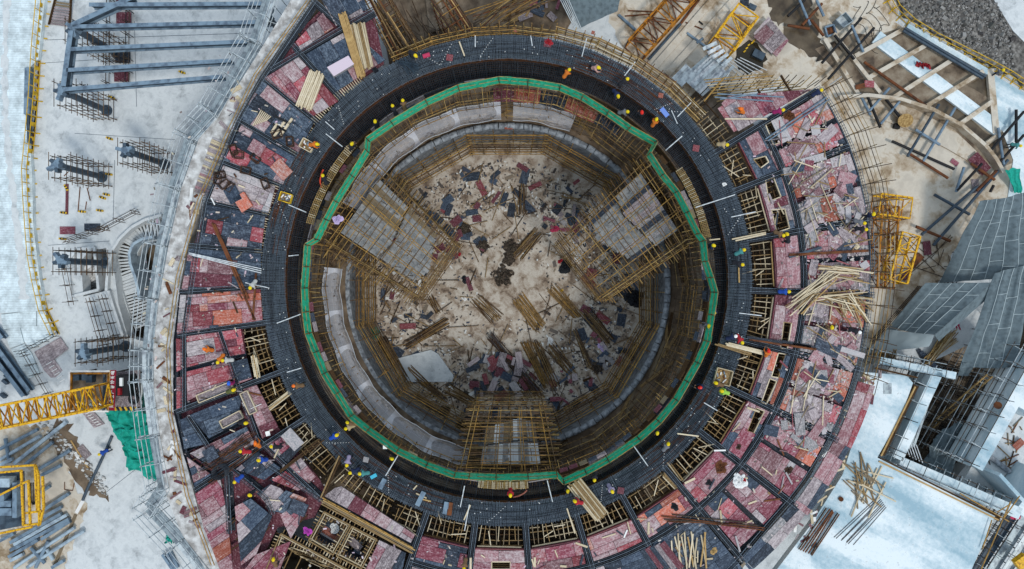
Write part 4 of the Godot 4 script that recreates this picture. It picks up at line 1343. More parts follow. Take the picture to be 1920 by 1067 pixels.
# cloth over a quad of points, with wrinkles; seams as raised strips
func cloth(parent: Node3D, called: String, q: Array, nu: int, nv: int, amp: float, m: Material, sd: int, seams := 0, sag := 0.0) -> void:
	var f := FastNoiseLite.new()
	f.seed = sd
	f.frequency = 0.09
	f.fractal_octaves = 2
	var up: Vector3 = ((q[3] - q[0]) as Vector3).cross(q[1] - q[0]).normalized()
	if up.y < 0: up = -up
	var g := []
	for i in nu + 1:
		var row := []
		for j in nv + 1:
			var u := float(i) / nu
			var v := float(j) / nv
			var p: Vector3 = (q[0] as Vector3).lerp(q[1], u).lerp((q[3] as Vector3).lerp(q[2], u), v)
			var e := sin(PI * u) * sin(PI * v)
			var fold := f.get_noise_2d(u * 40.0, v * 9.0 + sd) * 0.7 + f.get_noise_2d(p.x * 4.0, p.z * 4.0 + sd) * 0.6
			row.append(p + up * (fold * amp - sag * e) + Vector3(f.get_noise_2d(u * 20.0, v * 20.0), 0, f.get_noise_2d(u * 20.0 + 90, v * 20.0 + 40)) * amp * 0.5)
		g.append(row)
	var b := MB.new()
	b.grid(g)
	var g2 := []
	for row in g:
		var r2 := []
		for q2 in row: r2.append(q2 - up * .02)
		g2.append(r2)
	b.grid(g2, true)
	var sh := put(parent, called, b, m)
	for k in range(1, seams):
		var i := int(round(float(nu) * k / seams))
		var s := MB.new()
		for j in nv: s.bar(g[i][j] + up * .012, g[i][j + 1] + up * .012, 0.035, 0.012)
		put(sh, "seam", s, M.seam)
		for h in 3:
			var j2 := int(round(nv * (0.18 + 0.3 * h + 0.12 * ((k * 7) % 3) / 2.0)))
			if j2 >= nv: continue
			var s2 := MB.new()
			for ii in range(i, mini(int(round(float(nu) * (k + 1) / seams)), nu)): s2.bar(g[ii][j2] + up * .012, g[ii + 1][j2] + up * .012, 0.035, 0.012)
			put(sh, "seam", s2, M.seam)

# an independent pipe scaffold between two long sides
func pipe_scaffold(t: Node3D, a: Vector3, b: Vector3, wd: float, y0: float, y1: float, step: float, lift: float, pm: Array, r := 0.03) -> void:
	var z := (b - a)
	z.y = 0
	var ln := z.length()
	z = z.normalized()
	var x := Vector3.UP.cross(z) * wd / 2
	var n := maxi(1, int(ln / step))
	for i in n + 1:
		var p := a + z * ln * i / n
		for s in [-1, 1]:
			pole(t, "standard", at_y(p + x * s, y0), at_y(p + x * s, y1 + rng.randf_range(0, .5)), r, pk(pm))
	var y := y0 + 0.6
	while y < y1 + 0.1:
		for s in [-1, 1]: pole(t, "ledger", at_y(a + x * s - z * .3, y), at_y(b + x * s + z * .3, y), r, pk(pm))
		for i in n + 1:
			var p := a + z * ln * i / n
			pole(t, "transom", at_y(p - x * 1.25, y + .06), at_y(p + x * 1.25, y + .06), r, pk(pm))
		y += lift

# ---------------------------------------------------------------- left of the deck
func left_side() -> void:
	railing(PV([89, -20, 78, 95, 72, 190, 67, 250, 60, 320, 62, 370, 66, 430, 70, 480, 78, 525, 91, 582, 113, 627]), GY, 1.1, 0.85, "yellow railing with plates along the white road", true)
	var kb := thing("box_girder", "grey blue steel box girder lying along the road edge", "beam", P(54, 170, GY + 0.35))
	bar(kb, "girder", P(54, 128, GY + .5), P(52, 215, GY + .5), 0.42, 0.3, M.steel)
	bar(kb, "end_piece", P(53, 216, GY + .5), P(56, 268, GY + .45), 0.2, 0.25, M.steel_dark)
	# steel frame on columns
	var gy := -2.9
	var beams := [[172, 12, 506, 10, "topmost"], [141, 53, 506, 44, "second"], [134, 95, 480, 80, "third"], [130, 134, 436, 116, "fourth"], [124, 170, 420, 146, "fifth"]]
	for d in beams: ibeam(P(d[0], d[1], gy), P(d[2], d[3], gy), 0.26, 0.6, M.steel, "steel_girder", "long grey steel girder, %s of five parallel members on the columns" % d[4])
	ibeam(P(140, 50, gy), P(252, -2, gy), 0.32, 0.6, M.steel, "steel_girder", "slanting grey steel girder meeting the column node")
	ibeam(P(138, 60, gy), P(124, 164, gy), 0.34, 0.6, M.steel, "steel_girder", "short grey steel girder joining two column nodes")
	ibeam(P(507, -10, gy), P(492, 48, gy), 0.34, 0.6, M.steel, "steel_girder", "steel girder closing the far end of the frame")
	var cols := [[139, 54], [118, 172], [108, 310], [238, 283], [116, 489], [158, 662], [500, 30]]
	var what := ["where the slanting girder starts", "at the lower corner of the girder frame", "standing alone beside the railing", "standing alone beside the steel walkway", "beside the square stair opening", "beside the loading platform", "at the far end of the girders"]
	for k in cols.size():
		var hp := P(cols[k][0], cols[k][1], -3.0)
		var t := thing("steel_column", "dark round steel column with a star shaped head " + what[k], "column", at_y(hp, GY))
		var sh := MB.new()
		sh.tube(at_y(hp, GY + .04), at_y(hp, -3.3), 0.22, 16)
		put(t, "shaft", sh, M.steel_dark)
		var bp := MB.new()
		bp.tube(at_y(hp, GY + .01), at_y(hp, GY + .06), 0.42, 16)
		put(t, "base_plate", bp, M.steel_dark)
		var hd := MB.new()
		hd.tube(at_y(hp, -3.4), at_y(hp, -2.75), 0.3, 12)
		var hdn := put(t, "head", hd, M.steel)
		for j in 5:
			var an := TAU * j / 5.0 + k * 0.7
			var d := Vector3(cos(an), 0, sin(an))
			bar(hdn, "stub", at_y(hp, -2.95) + d * 0.2, at_y(hp, -2.95) + d * (0.5 if j != 1 else 0.66), 0.22, 0.42, M.steel if j % 2 else M.steel_dark)
		if k < 6:
			var sc := thing("column_scaffold", "brown pipe scaffold round the steel column " + what[k], "scaffold", at_y(hp, GY))
			var pm := [M.oldpole, M.oldpole, POLES[2], POLES[4], POLES[3]]
			for s in 4:
				var dx := -0.75 + 0.5 * s
				for e in [-1, 1]:
					pole(sc, "standard", Vector3(hp.x + dx, GY, hp.z + 0.72 * e), Vector3(hp.x + dx, -3.2 + rng.randf_range(-.4, .3), hp.z + 0.72 * e), 0.026, pk(pm))
			for lev in 8:
				var y := GY + 0.4 + lev * 0.62
				for e in [-1, 1]:
					if lev % 2 == 0: pole(sc, "ledger", Vector3(hp.x - 1.0, y, hp.z + 0.72 * e), Vector3(hp.x + 1.0, y, hp.z + 0.72 * e), 0.026, pk(pm))
				for e in [-1, 1]: pole(sc, "transom", Vector3(hp.x + .75 * e, y + .05, hp.z - 0.95), Vector3(hp.x + .75 * e, y + .05, hp.z + 0.95), 0.026, pk(pm))
	# striped stops and small boards
	for d in [[342, 136, 20], [210, 183, 25], [206, 260, 20], [125, 352, 60], [205, 327, 10], [120, 399, 5], [155, 397, 5], [188, 395, 8], [193, 371, 20], [200, 365, 15], [118, 448, 5], [182, 80, 20], [245, 55, 0]]:
		var c := P(d[0], d[1], GY)
		var dr := Vector3(cos(deg_to_rad(d[2])), 0, sin(deg_to_rad(d[2])))
		var t := thing("striped_stop", "small black and yellow striped rubber stop on the concrete", "bumper", c, "striped stops on the concrete")
		for j in 5:
			bar(t, "block", c + dr * (-.25 + .1 * j) + Vector3(0, .06, 0), c + dr * (-.15 + .1 * j) + Vector3(0, .06, 0), 0.17 - 0.02 * absf(j - 2), 0.12, M.rail if j % 2 == 0 else M.black)
	lone("board", "reddish board leaning flat beside the striped stops", "board", "", UBOX, PLY.m[0], axes(P(126, 345, GY + .03), P(125, 402, GY + .03), 0.2, 0.05))
	lone("plywood_sheet", "maroon plywood sheet lying on the pale slab", "plywood", "", UBOX, PLY.m[1], axes(P(112, 432, GY + .02), P(141, 432, GY + .02), 0.58, 0.03))
	lone("plywood_sheet", "dark slate plywood sheet lying on the pale slab", "plywood", "", UBOX, PLY.d[1], axes(P(158, 426, GY + .02), P(188, 426, GY + .02), 0.55, 0.03))
	for d in [[150, 350, 146, 397], [163, 352, 169, 376], [162, 378, 160, 393], [120, 330, 128, 322]]:
		lone("rusty_rod", "thin rusty rod lying beside the striped stops", "rod", "rods beside the striped stops", UPOLE, M.rust, axes(P(d[0], d[1], GY + .03), P(d[2], d[3], GY + .03), 0.07, 0.07))
	# ramp tiles and blocks behind the girders: red sheets on a scaffold alley
	var al := thing("plate_alley", "row of maroon plates on a low frame under the girders", "platform", P(233, 90, GY))
	for d in [[232, 5, "m"], [232, 36, "m"], [230, 105, "d"], [228, 140, "m"]]:
		bar(al, "plate", P(d[0], d[1] - 13, GY + .3), P(d[0], d[1] + 13, GY + .3), 1.1, 0.06, PLY[d[2]][0])
	for s in [-1, 1]:
		pipe_scaffold(al, P(230 + 18 * s, -20, GY), P(228 + 18 * s, 160, GY), 0.25, GY, GY + 1.0, 0.8, 0.5, [M.oldpole, POLES[4], M.black])
	var sr := thing("slat_ramp", "slatted timber ramp rising beside the railing above the slanting girder", "ramp", P(112, 30, GY))
	for k in 9: bar(sr, "slat", P(95 + k * 1.2, 44 - k * 5, GY + .1 + k * .09), P(128 + k * .4, 48 - k * 5, GY + .1 + k * .09), .14, .05, pk([PLY.l[0], M.timber_grey, PLY.l[1]]))
	for s in [[92, 46, 104, -2], [130, 50, 133, -2]]: bar(sr, "stringer", P(s[0], s[1], GY + .05), P(s[2], s[3], GY + .85), .08, .2, M.timber_dark)
	for d in [[84, 75, 470, 62], [252, 40, 256, 200], [84, 118, 180, 112], [140, 250, 330, 262], [215, 300, 212, 420], [90, 460, 205, 452], [190, 930, 280, 860]]:
		lone("pour_joint", "thin dark mastic joint between two pours of the pale slab", "joint", "pour joints of the pale slab", UBOX, M.steel_dark, axes(P(d[0], d[1], GY + .001), P(d[2], d[3], GY + .001), .03, .012))
	stairs()
	walkway()
	platform()
	steel_stock()

func stairs() -> void:
	# square stair box: walls and a flight going down
	var t := thing("stair_box", "square concrete stair opening with a flight of steps going down", "stairs", P(178, 510, GY))
	var q := [[152, 488], [168, 470], [199, 465], [207, 543], [156, 556]]
	for i in q.size():
		var j := (i + 1) % q.size()
		bar(t, "wall", P(q[i][0], q[i][1], GY - 1.4), P(q[j][0], q[j][1], GY - 1.4), 0.2, 3.1, M.slab)
	for k in 9:
		var c := P(166 + k * 2.6, 500 + k * 4.2, GY - 0.4 - k * 0.18)
		bar(t, "step", c + Vector3(-.75, 0, .42), c + Vector3(.75, 0, -.42), 0.3, 0.14, M.strip)
	bar(t, "landing", P(172, 548, GY - 2.2), P(208, 540, GY - 2.2), 0.5, 0.15, M.slab)
	pipe_scaffold(t, P(130, 505, GY), P(142, 565, GY), 0.35, GY, GY + 1.0, 0.9, 0.5, [M.oldpole, POLES[4]], 0.022)
	# curved stairs: flights of steps along a bent path, parapets on both sides
	var s := thing("curved_stairs", "curved concrete stairs winding down in three flights beside the steel walkway", "stairs", P(250, 520, GY - 2))
	var cl := PV([300, 428, 275, 432, 262, 436, 250, 447, 240, 465, 236, 485, 238, 508, 246, 528, 252, 545, 258, 565, 266, 590, 276, 612])
	var cu := Curve2D.new()
	for p in cl: cu.add_point(p)
	var L := cu.get_baked_length()
	var n := 40
	var y := GY - 0.15
	for i in n:
		var d := L * i / n
		var p := cu.sample_baked(d)
		var e := cu.sample_baked(minf(L, d + L / n))
		var dir := (e - p).normalized() if e != p else Vector2(0.4, 1).normalized()
		var nr := Vector2(-dir.y, dir.x)
		var f := float(i) / n
		var flat := (f > 0.16 and f < 0.28) or (f > 0.56 and f < 0.70)
		if not flat: y -= 0.04
		var half := 19.5
		var a := P(p.x - nr.x * half, p.y - nr.y * half, y)
		var b := P(p.x + nr.x * half, p.y + nr.y * half, y)
		var ln := P(p.x, p.y, y).distance_to(P(e.x, e.y, y))
		bar(s, "landing" if flat else "step", a - Vector3(0, .1, 0), b - Vector3(0, .1, 0), maxf(ln * (1.25 if flat else 0.6), .1), 0.14, M.slab)
		for sd in [-1, 1]:
			var o := P(p.x + nr.x * 21.0 * sd, p.y + nr.y * 21.0 * sd, y)
			var o2 := P(e.x + nr.x * 21.0 * sd, e.y + nr.y * 21.0 * sd, y)
			if o.distance_to(o2) > 0.02: bar(s, "stringer", o - Vector3(0, .1, 0), o2 - Vector3(0, .1, 0), 0.07, 0.42, M.slab)
	# parapet walls
	var w := thing("parapet", "pale curved parapet wall wrapping the curved stairs", "wall", P(215, 480, GY))
	for pth in [[203, 545, 206, 505, 214, 470, 228, 448, 250, 427, 275, 413, 306, 404], [207, 545, 216, 575, 226, 605, 236, 636]]:
		var pv := PV(pth)
		for i in pv.size() - 1: bar(w, "wall_piece", P(pv[i].x, pv[i].y, GY + .05), P(pv[i + 1].x, pv[i + 1].y, GY + .05), 0.2, 0.6, M.slab)
	var v := thing("parapet", "pale blue parapet bending round the black void beside the stairs", "wall", P(262, 500, GY))
	var pv2 := PV([300, 446, 280, 450, 264, 460, 257, 476, 259, 496, 268, 520, 274, 545, 276, 562])
	for i in pv2.size() - 1: bar(v, "wall_piece", P(pv2[i].x, pv2[i].y, GY - .6), P(pv2[i + 1].x, pv2[i + 1].y, GY - .6), 0.2, 2.2, M.steel_pale)
	for k in [[140, 452, 205, 430], [205, 430, 262, 400], [205, 560, 232, 650], [182, 565, 205, 645]]:
		var rr := thing("stair_rail", "brown pipe guard rail along the edge of the stair openings", "railing", P(k[0], k[1], GY), "pipe guard rails by the stairs")
		pipe_scaffold(rr, P(k[0], k[1], GY), P(k[2], k[3], GY), 0.25, GY, GY + 1.05, 0.9, 0.45, [M.oldpole, POLES[4], POLES[2]], 0.022)
	# red ramp with cleats beside the slabs
	var rm := thing("ramp", "dusty maroon ramp with white cleats below the railing end", "ramp", P(100, 690, GY))
	var b := MB.new()
	b.box8([P(64, 660, GY + .01), P(113, 632, GY + .01), P(128, 654, GY + .01), P(80, 690, GY + .01), P(64, 660, GY + .1), P(113, 632, GY + .1), P(128, 654, GY + .1), P(80, 690, GY + .1)])
	put(rm, "landing", b, PLY.l[1])
	b = MB.new()
	b.box8([P(80, 692, GY + .01), P(100, 672, GY + .01), P(152, 740, GY - .3), P(125, 740, GY - .3), P(80, 692, GY + .1), P(100, 672, GY + .1), P(152, 740, GY - .2), P(125, 740, GY - .2)])
	put(rm, "slope", b, PLY.l[2])
	for k in 8: bar(rm, "cleat", P(87 + k * 5.0, 684 + k * 6.5, GY + .14 - k * .03), P(97 + k * 5.0, 678 + k * 6.5, GY + .14 - k * .03), 0.05, 0.05, M.white)
	pipe_scaffold(rm, P(52, 658, GY), P(110, 628, GY), 0.2, GY, GY + 1.0, 0.8, 0.5, [M.oldpole, M.black], 0.02)
	pipe_scaffold(rm, P(57, 665, GY), P(98, 735, GY), 0.2, GY, GY + 1.0, 0.8, 0.5, [M.oldpole, M.black], 0.02)
	# second ramp flight below the platform
	var r2 := thing("ramp", "dusty lilac cleated ramp below the loading platform", "ramp", P(175, 780, GY))
	b = MB.new()
	b.box8([P(152, 772, GY + .01), P(172, 768, GY + .01), P(196, 795, GY + .01), P(176, 803, GY + .01), P(152, 772, GY + .1), P(172, 768, GY + .1), P(196, 795, GY + .1), P(176, 803, GY + .1)])
	put(r2, "slope", b, PLY.l[1])
	for k in 6: bar(r2, "cleat", P(160 + k * 4.2, 776 + k * 4.2, GY + .13), P(168 + k * 4.2, 773 + k * 4.2, GY + .13), 0.05, 0.05, M.white)

func walkway() -> void:
	# steel edge scaffold following the left rim of the deck, with plank walk and sticking-out tubes
	var segs := [[[508, -10, 478, 82], "beside the girder ends"], [[478, 82, 402, 214], "below the girder ends"], [[402, 214, 358, 262], "beside the tall plank stack"], [[358, 262, 326, 355], "beside the lone column"], [[330, 352, 304, 460], "beside the curved stairs"], [[304, 460, 288, 560], "beside the black void"], [[288, 560, 279, 655], "below the black void"], [[279, 655, 278, 712], "beside the loading platform"], [[278, 712, 291, 815], "above the green tarpaulin"], [[291, 815, 308, 912], "below the green tarpaulin"], [[282, 952, 340, 1015], "below the kink"], [[340, 1015, 392, 1080], "at the lower rim of the deck"], [[308, 912, 282, 952], "at the kink"]]
	for d in segs:
		var c: Array = d[0]
		var y := -2.2
		var a := P(c[0], c[1], y)
		var b := P(c[2], c[3], y)
		var z := (b - a).normalized()
		var x := Vector3.UP.cross(z).normalized()
		var t := thing("edge_walkway", "grey steel plank walkway on tubes " + d[1], "walkway", at_y((a + b) / 2, -2.3))
		for k in 3: bar(t, "plank", a + x * (-.28 + .28 * k) - z * .05, b + x * (-.28 + .28 * k) + z * .05, 0.26, 0.04, pk([M.galv, M.galv, M.galv_light]))
		for s in [-1, 1]:
			for h in [0.1, 0.65, 1.15]: pole(t, "rail", a + x * .62 * s + Vector3(0, h, 0) - z * .2, b + x * .62 * s + Vector3(0, h, 0) + z * .2, 0.026, M.galv_light)
		var n := maxi(2, int(a.distance_to(b) / 1.3))
		for i in n + 1:
			var p := a.lerp(b, float(i) / n)
			for s in [-1, 1]: pole(t, "standard", at_y(p + x * .62 * s, GY), p + x * .62 * s + Vector3(0, 1.25, 0), 0.026, M.galv)
			pole(t, "transom", p - x * rng.randf_range(.8, 1.2) - Vector3(0, .05, 0), p + x * rng.randf_range(.8, 1.5) - Vector3(0, .05, 0), 0.026, M.galv_light)
			pole(t, "transom", p - x * .75 + Vector3(0, 1.1, 0), p + x * .75 + Vector3(0, 1.1, 0), 0.026, M.galv_light)
	# dusty slab edge between walkway and deck
	sheet("slab_edge", PV([545, 0, 588, 0, 488, 142, 446, 222, 416, 284, 388, 372, 370, 400, 350, 470, 336, 545, 326, 640, 324, 720, 332, 790, 344, 850, 370, 950, 412, 1067, 385, 1067, 340, 1000, 312, 930, 300, 850, 288, 740, 288, 650, 298, 560, 316, 460, 340, 352, 372, 262, 420, 200, 478, 110]), -2.4, -1.6, M.strip, "dusty pale concrete edge strip along the left rim of the deck", "slab")
	# boards on the edge strip: pink board fan upper left and planks
	for i in 26:
		var f := i / 26.0
		var p := P(lerpf(398, 362, f), lerpf(258, 362, f), -1.55)
		var d := P(lerpf(430, 388, f), lerpf(272, 372, f), -1.55)
		lone("edge_board", "dusty lilac board lying across the slab edge below the plank stack", "board", "boards across the slab edge", UBOX, pk([PLY.l[0], PLY.l[1], PLY.g[1], PLY.p[1], TIMB[2]]), axes(p, d, rng.randf_range(.08, .2), 0.04))
	for i in 60:
		var pts := PV([470, 120, 410, 240, 360, 380, 330, 480, 312, 560, 306, 660, 306, 740, 318, 830, 330, 910, 360, 990])
		var cu := Curve2D.new()
		for p in pts: cu.add_point(p)
		var s := cu.sample_baked(rng.randf() * cu.get_baked_length()) + Vector2(rng.randf_range(-9, 12), 0)
		var an := rng.randf() * TAU
		var l := rng.randf_range(.1, .5)
		var p := P(s.x, s.y, -1.57)
		lone("offcut", "small offcut lying on the dusty slab edge", "offcut", "offcuts on the slab edge", UBOX, pk([PLY.m[0], PLY.l[1], TIMB[0], TIMB[2], M.white, M.rust, PLY.p[0]]), axes(p - Vector3(cos(an), 0, sin(an)) * l, p + Vector3(cos(an), 0, sin(an)) * l, rng.randf_range(.05, .3), 0.04))
	# bamboo rails on the deck's rim
	for d in [[590, 0, 490, 140], [490, 140, 432, 262], [432, 262, 384, 376], [384, 376, 344, 520], [344, 520, 326, 650], [326, 650, 330, 780], [330, 780, 362, 930], [362, 930, 410, 1060]]:
		lone("rim_pole", "long ochre pole lying along the left rim of the deck", "pole", "poles along the left rim", UPOLE, pk([M.gold, POLES[6]]), axes(P(d[0] - 8, d[1], -0.3), P(d[2] - 8, d[3], -0.3), 0.07, 0.07))
		lone("rim_pole", "long ochre pole lying along the left rim of the deck", "pole", "poles along the left rim", UPOLE, pk([M.timber_gold, POLES[6]]), axes(P(d[0] - 14, d[1], -0.6), P(d[2] - 14, d[3], -0.6), 0.07, 0.07))
	# teal netting
	for d in [["crumpled teal tarpaulin heap under the striped platform edge", [[198, 772], [270, 768], [276, 812], [212, 808]]], ["teal tarpaulin spread beside the steel walkway", [[214, 806], [280, 800], [292, 850], [232, 842]]], ["teal tarpaulin sliding down to the bare ground", [[234, 840], [290, 846], [300, 904], [242, 880]]], ["small teal rag near the lower walkway", [[312, 1004], [326, 1000], [330, 1016], [314, 1018]]]]:
		var c: Array = d[1]
		var t := thing("tarpaulin", d[0], "tarpaulin", P(c[0][0], c[0][1], GY))
		var q := []
		for p in c: q.append(P(p[0], p[1], GY + .28))
		cloth(t, "sheet", q, 30, 24, 0.5, M.teal, int(c[0][0]))
	var tn := thing("teal_netting", "upright teal netting behind the loading platform", "netting", P(273, 735, GY))
	cloth(tn, "sheet", [P(266, 700, -3.0), P(266, 775, -3.0), P(278, 775, GY + .3), P(278, 700, GY + .3)], 20, 8, 0.12, M.teal, 5)

func stroke(b: MB, o: Vector3, u: Vector3, v: Vector3, pts: Array, w: float) -> void:
	for i in range(0, pts.size() - 2, 2):
		var p: Vector3 = o + u * pts[i] + v * pts[i + 1]
		var q: Vector3 = o + u * pts[i + 2] + v * pts[i + 3]
		b.bar(p, q, w, 0.012)

func platform() -> void:
	var y := -5.2
	var t := thing("loading_platform", "loading platform with striped edge and yellow frame beside the walkway", "platform", P(200, 735, GY))
	var fl := MB.new()
	fl.prism(wpoly(PV([133, 699, 206, 697, 204, 768, 130, 770]), y), y - .1, y)
	put(t, "floor", fl, M.brownfill)
	fl = MB.new()
	fl.prism(wpoly(PV([214, 698, 262, 694, 264, 766, 212, 768]), y), y - .1, y)
	put(t, "floor", fl, PLY.l[0])
	for d in [[132, 696, 207, 696, "w"], [132, 700, 207, 700, "y"], [131, 697, 130, 770, "w"], [134, 699, 133, 770, "y"], [110, 771, 204, 771, "w"], [204, 696, 203, 770, "y"], [196, 700, 194, 770, "s"]]:
		bar(t, "frame_tube", P(d[0], d[1], y + .5), P(d[2], d[3], y + .5), 0.12, 0.12, M.white if d[4] == "w" else (M.yellow_rust if d[4] == "y" else M.steel_dark))
	for k in 12: pole(t, "post", P(133 + (k % 6) * 14, 698 + int(k / 6) * 72, y), P(133 + (k % 6) * 14, 698 + int(k / 6) * 72, y + .5), 0.03, M.yellow_rust)
	for k in 10: bar(t, "hazard_stripe", P(214 + k * 5.0, 763, y + .02), P(218 + k * 5.0, 770, y + .02), 0.13, 0.02, M.rail if k % 2 == 0 else M.black)
	for d in [[146, 706], [162, 706], [170, 710]]:
		lone("box", "grey lidded box standing on the loading platform", "box", "boxes on the loading platform", UBOX, M.steel_dark, axes(P(d[0] - 5, d[1], y + .25), P(d[0] + 6, d[1], y + .25), 0.5, 0.5))
	for k in 24:
		var p := P(rng.randf_range(140, 200), rng.randf_range(755, 768), y + .08)
		lone("coupler", "small pale pipe coupler heaped at the platform edge", "coupler", "couplers on the platform", UBOX, pk([M.white, M.steel_pale, M.rust, M.galv]), axes(p, p + Vector3(.16, 0, rng.randf_range(-.1, .1)), .12, .12))
	# red banner with white characters, running up the platform's edge
	var bn := thing("banner", "dark red banner with white characters on the platform edge", "banner", P(208, 735, y))
	var bm := MB.new()
	var by := y + 0.9
	bm.box8([P(203, 770, by - .03), P(206, 694, by - .03), P(218, 694, by - .03), P(215, 770, by - .03), P(203, 770, by), P(206, 694, by), P(218, 694, by), P(215, 770, by)])
	put(bn, "cloth", bm, M.banner)
	bar(bn, "batten", P(203.5, 770, by), P(206.5, 694, by), 0.05, 0.06, M.timber_gold)
	for k in 4: pole(bn, "stay", P(205 + k * .4, 768 - k * 22, y), P(205 + k * .4, 768 - k * 22, by), 0.025, M.oldpole)
	# eight characters: safety first (an quan sheng chan) and sound the alarm (jing zhong chang ming), read upwards
	var G := [
		[[.5, 0, .5, .14], [.1, .14, .9, .14, .9, .3], [.1, .14, .1, .3], [.45, .25, .2, .7, .85, 1], [.7, .3, .55, .75, .1, 1], [.05, .52, .95, .52]],
		[[.5, 0, .05, .4], [.5, 0, .95, .4], [.25, .45, .75, .45], [.25, .7, .75, .7], [.08, .98, .92, .98], [.5, .45, .5, .98]],
		[[.25, .05, .1, .4], [.15, .28, .9, .28], [.15, .6, .85, .6], [.05, .97, .95, .97], [.5, 0, .5, .97]],
		[[.5, 0, .5, .12], [.1, .14, .9, .14], [.3, .2, .36, .36], [.7, .2, .62, .36], [.15, .42, .95, .42], [.15, .42, .15, .7, .02, 1]],
		[[.05, .1, .55, .1], [.2, 0, .2, .2], [.4, 0, .4, .2], [.1, .28, .5, .28, .5, .5, .1, .5], [.7, 0, .6, .3], [.62, .15, .95, .15], [.9, .15, .6, .5], [.65, .25, .95, .5], [.1, .6, .9, .6], [.2, .72, .8, .72], [.25, .82, .75, .82, .75, 1, .25, 1, .25, .82]],
		[[.25, 0, .05, .35], [.15, .22, .42, .22], [.08, .48, .42, .48], [.25, .22, .25, .95, .42, .85], [.5, .25, .95, .25, .95, .62, .5, .62, .5, .25], [.72, 0, .72, 1]],
		[[.35, 0, .35, .95, .55, .82], [.8, .05, .4, .35], [.05, .48, .95, .48], [.45, .5, .95, 1]],
		[[.05, .2, .3, .2, .3, .75, .05, .75, .05, .2], [.65, 0, .55, .12], [.45, .12, .9, .12, .9, .5, .45, .5, .45, .12], [.45, .62, .95, .62, .95, 1, .8, .95], [.4, .82, .85, .82], [.65, .25, .7, .35]]]
	var txt := MB.new()
	for i in 8:
		var px := 204.8 + i * 0.37
		var py := 764.5 - i * 8.9
		var o := P(px, py, by + .012)
		var uu := P(px + .3, py - 6.6, by + .012) - o
		var vv := P(px + 7.2, py + .3, by + .012) - o
		for s in G[i]: stroke(txt, o, uu, vv, s, 0.035)
	put(bn, "lettering", txt, M.white)
	# dark machine with red parts
	var mc := thing("pump", "black concrete pump with red tank and hose on the platform", "machine", P(240, 725, y))
	var mb := MB.new()
	mb.box(P(236, 722, y + .5), Vector3(.45, 0, 0), Vector3(0, .45, 0), Vector3(0, 0, .7))
	put(mc, "body", mb, M.black)
	mb = MB.new()
	mb.box(P(229, 733, y + .8), Vector3(.09, 0, 0), Vector3(0, .4, 0), Vector3(0, 0, .24))
	put(mc, "tank", mb, M.red)
	mb = MB.new()
	mb.box(P(228, 716, y + 1.0), Vector3(.1, 0, 0), Vector3(0, .1, 0), Vector3(0, 0, .28))
	put(mc, "panel", mb, M.white)
	for k in 3:
		mb = MB.new()
		var o := P([248, 252, 251][k], [712, 730, 748][k], y + .2)
		for j in 16: mb.tube(o + Vector3(cos(TAU * j / 16) * .3, k * .02, sin(TAU * j / 16) * .3), o + Vector3(cos(TAU * (j + 1) / 16) * .3, k * .02, sin(TAU * (j + 1) / 16) * .3), 0.1, 6)
		put(mc, "hose_coil", mb, M.black)
	# scaffold legs of the platform
	for d in [[135, 702], [200, 702], [135, 766], [200, 766], [258, 700], [258, 762]]: pole(t, "leg", P(d[0], d[1], y - .1), at_y(P(d[0], d[1], y), GY), 0.06, M.oldpole)
	# crane jib
	truss(P(-70, 796, -3.2), P(194, 742, -3.2), 1.5, 1.6, 15, M.yellow, M.yellow_rust, "long yellow lattice crane jib reaching over the loading platform", 0.06)

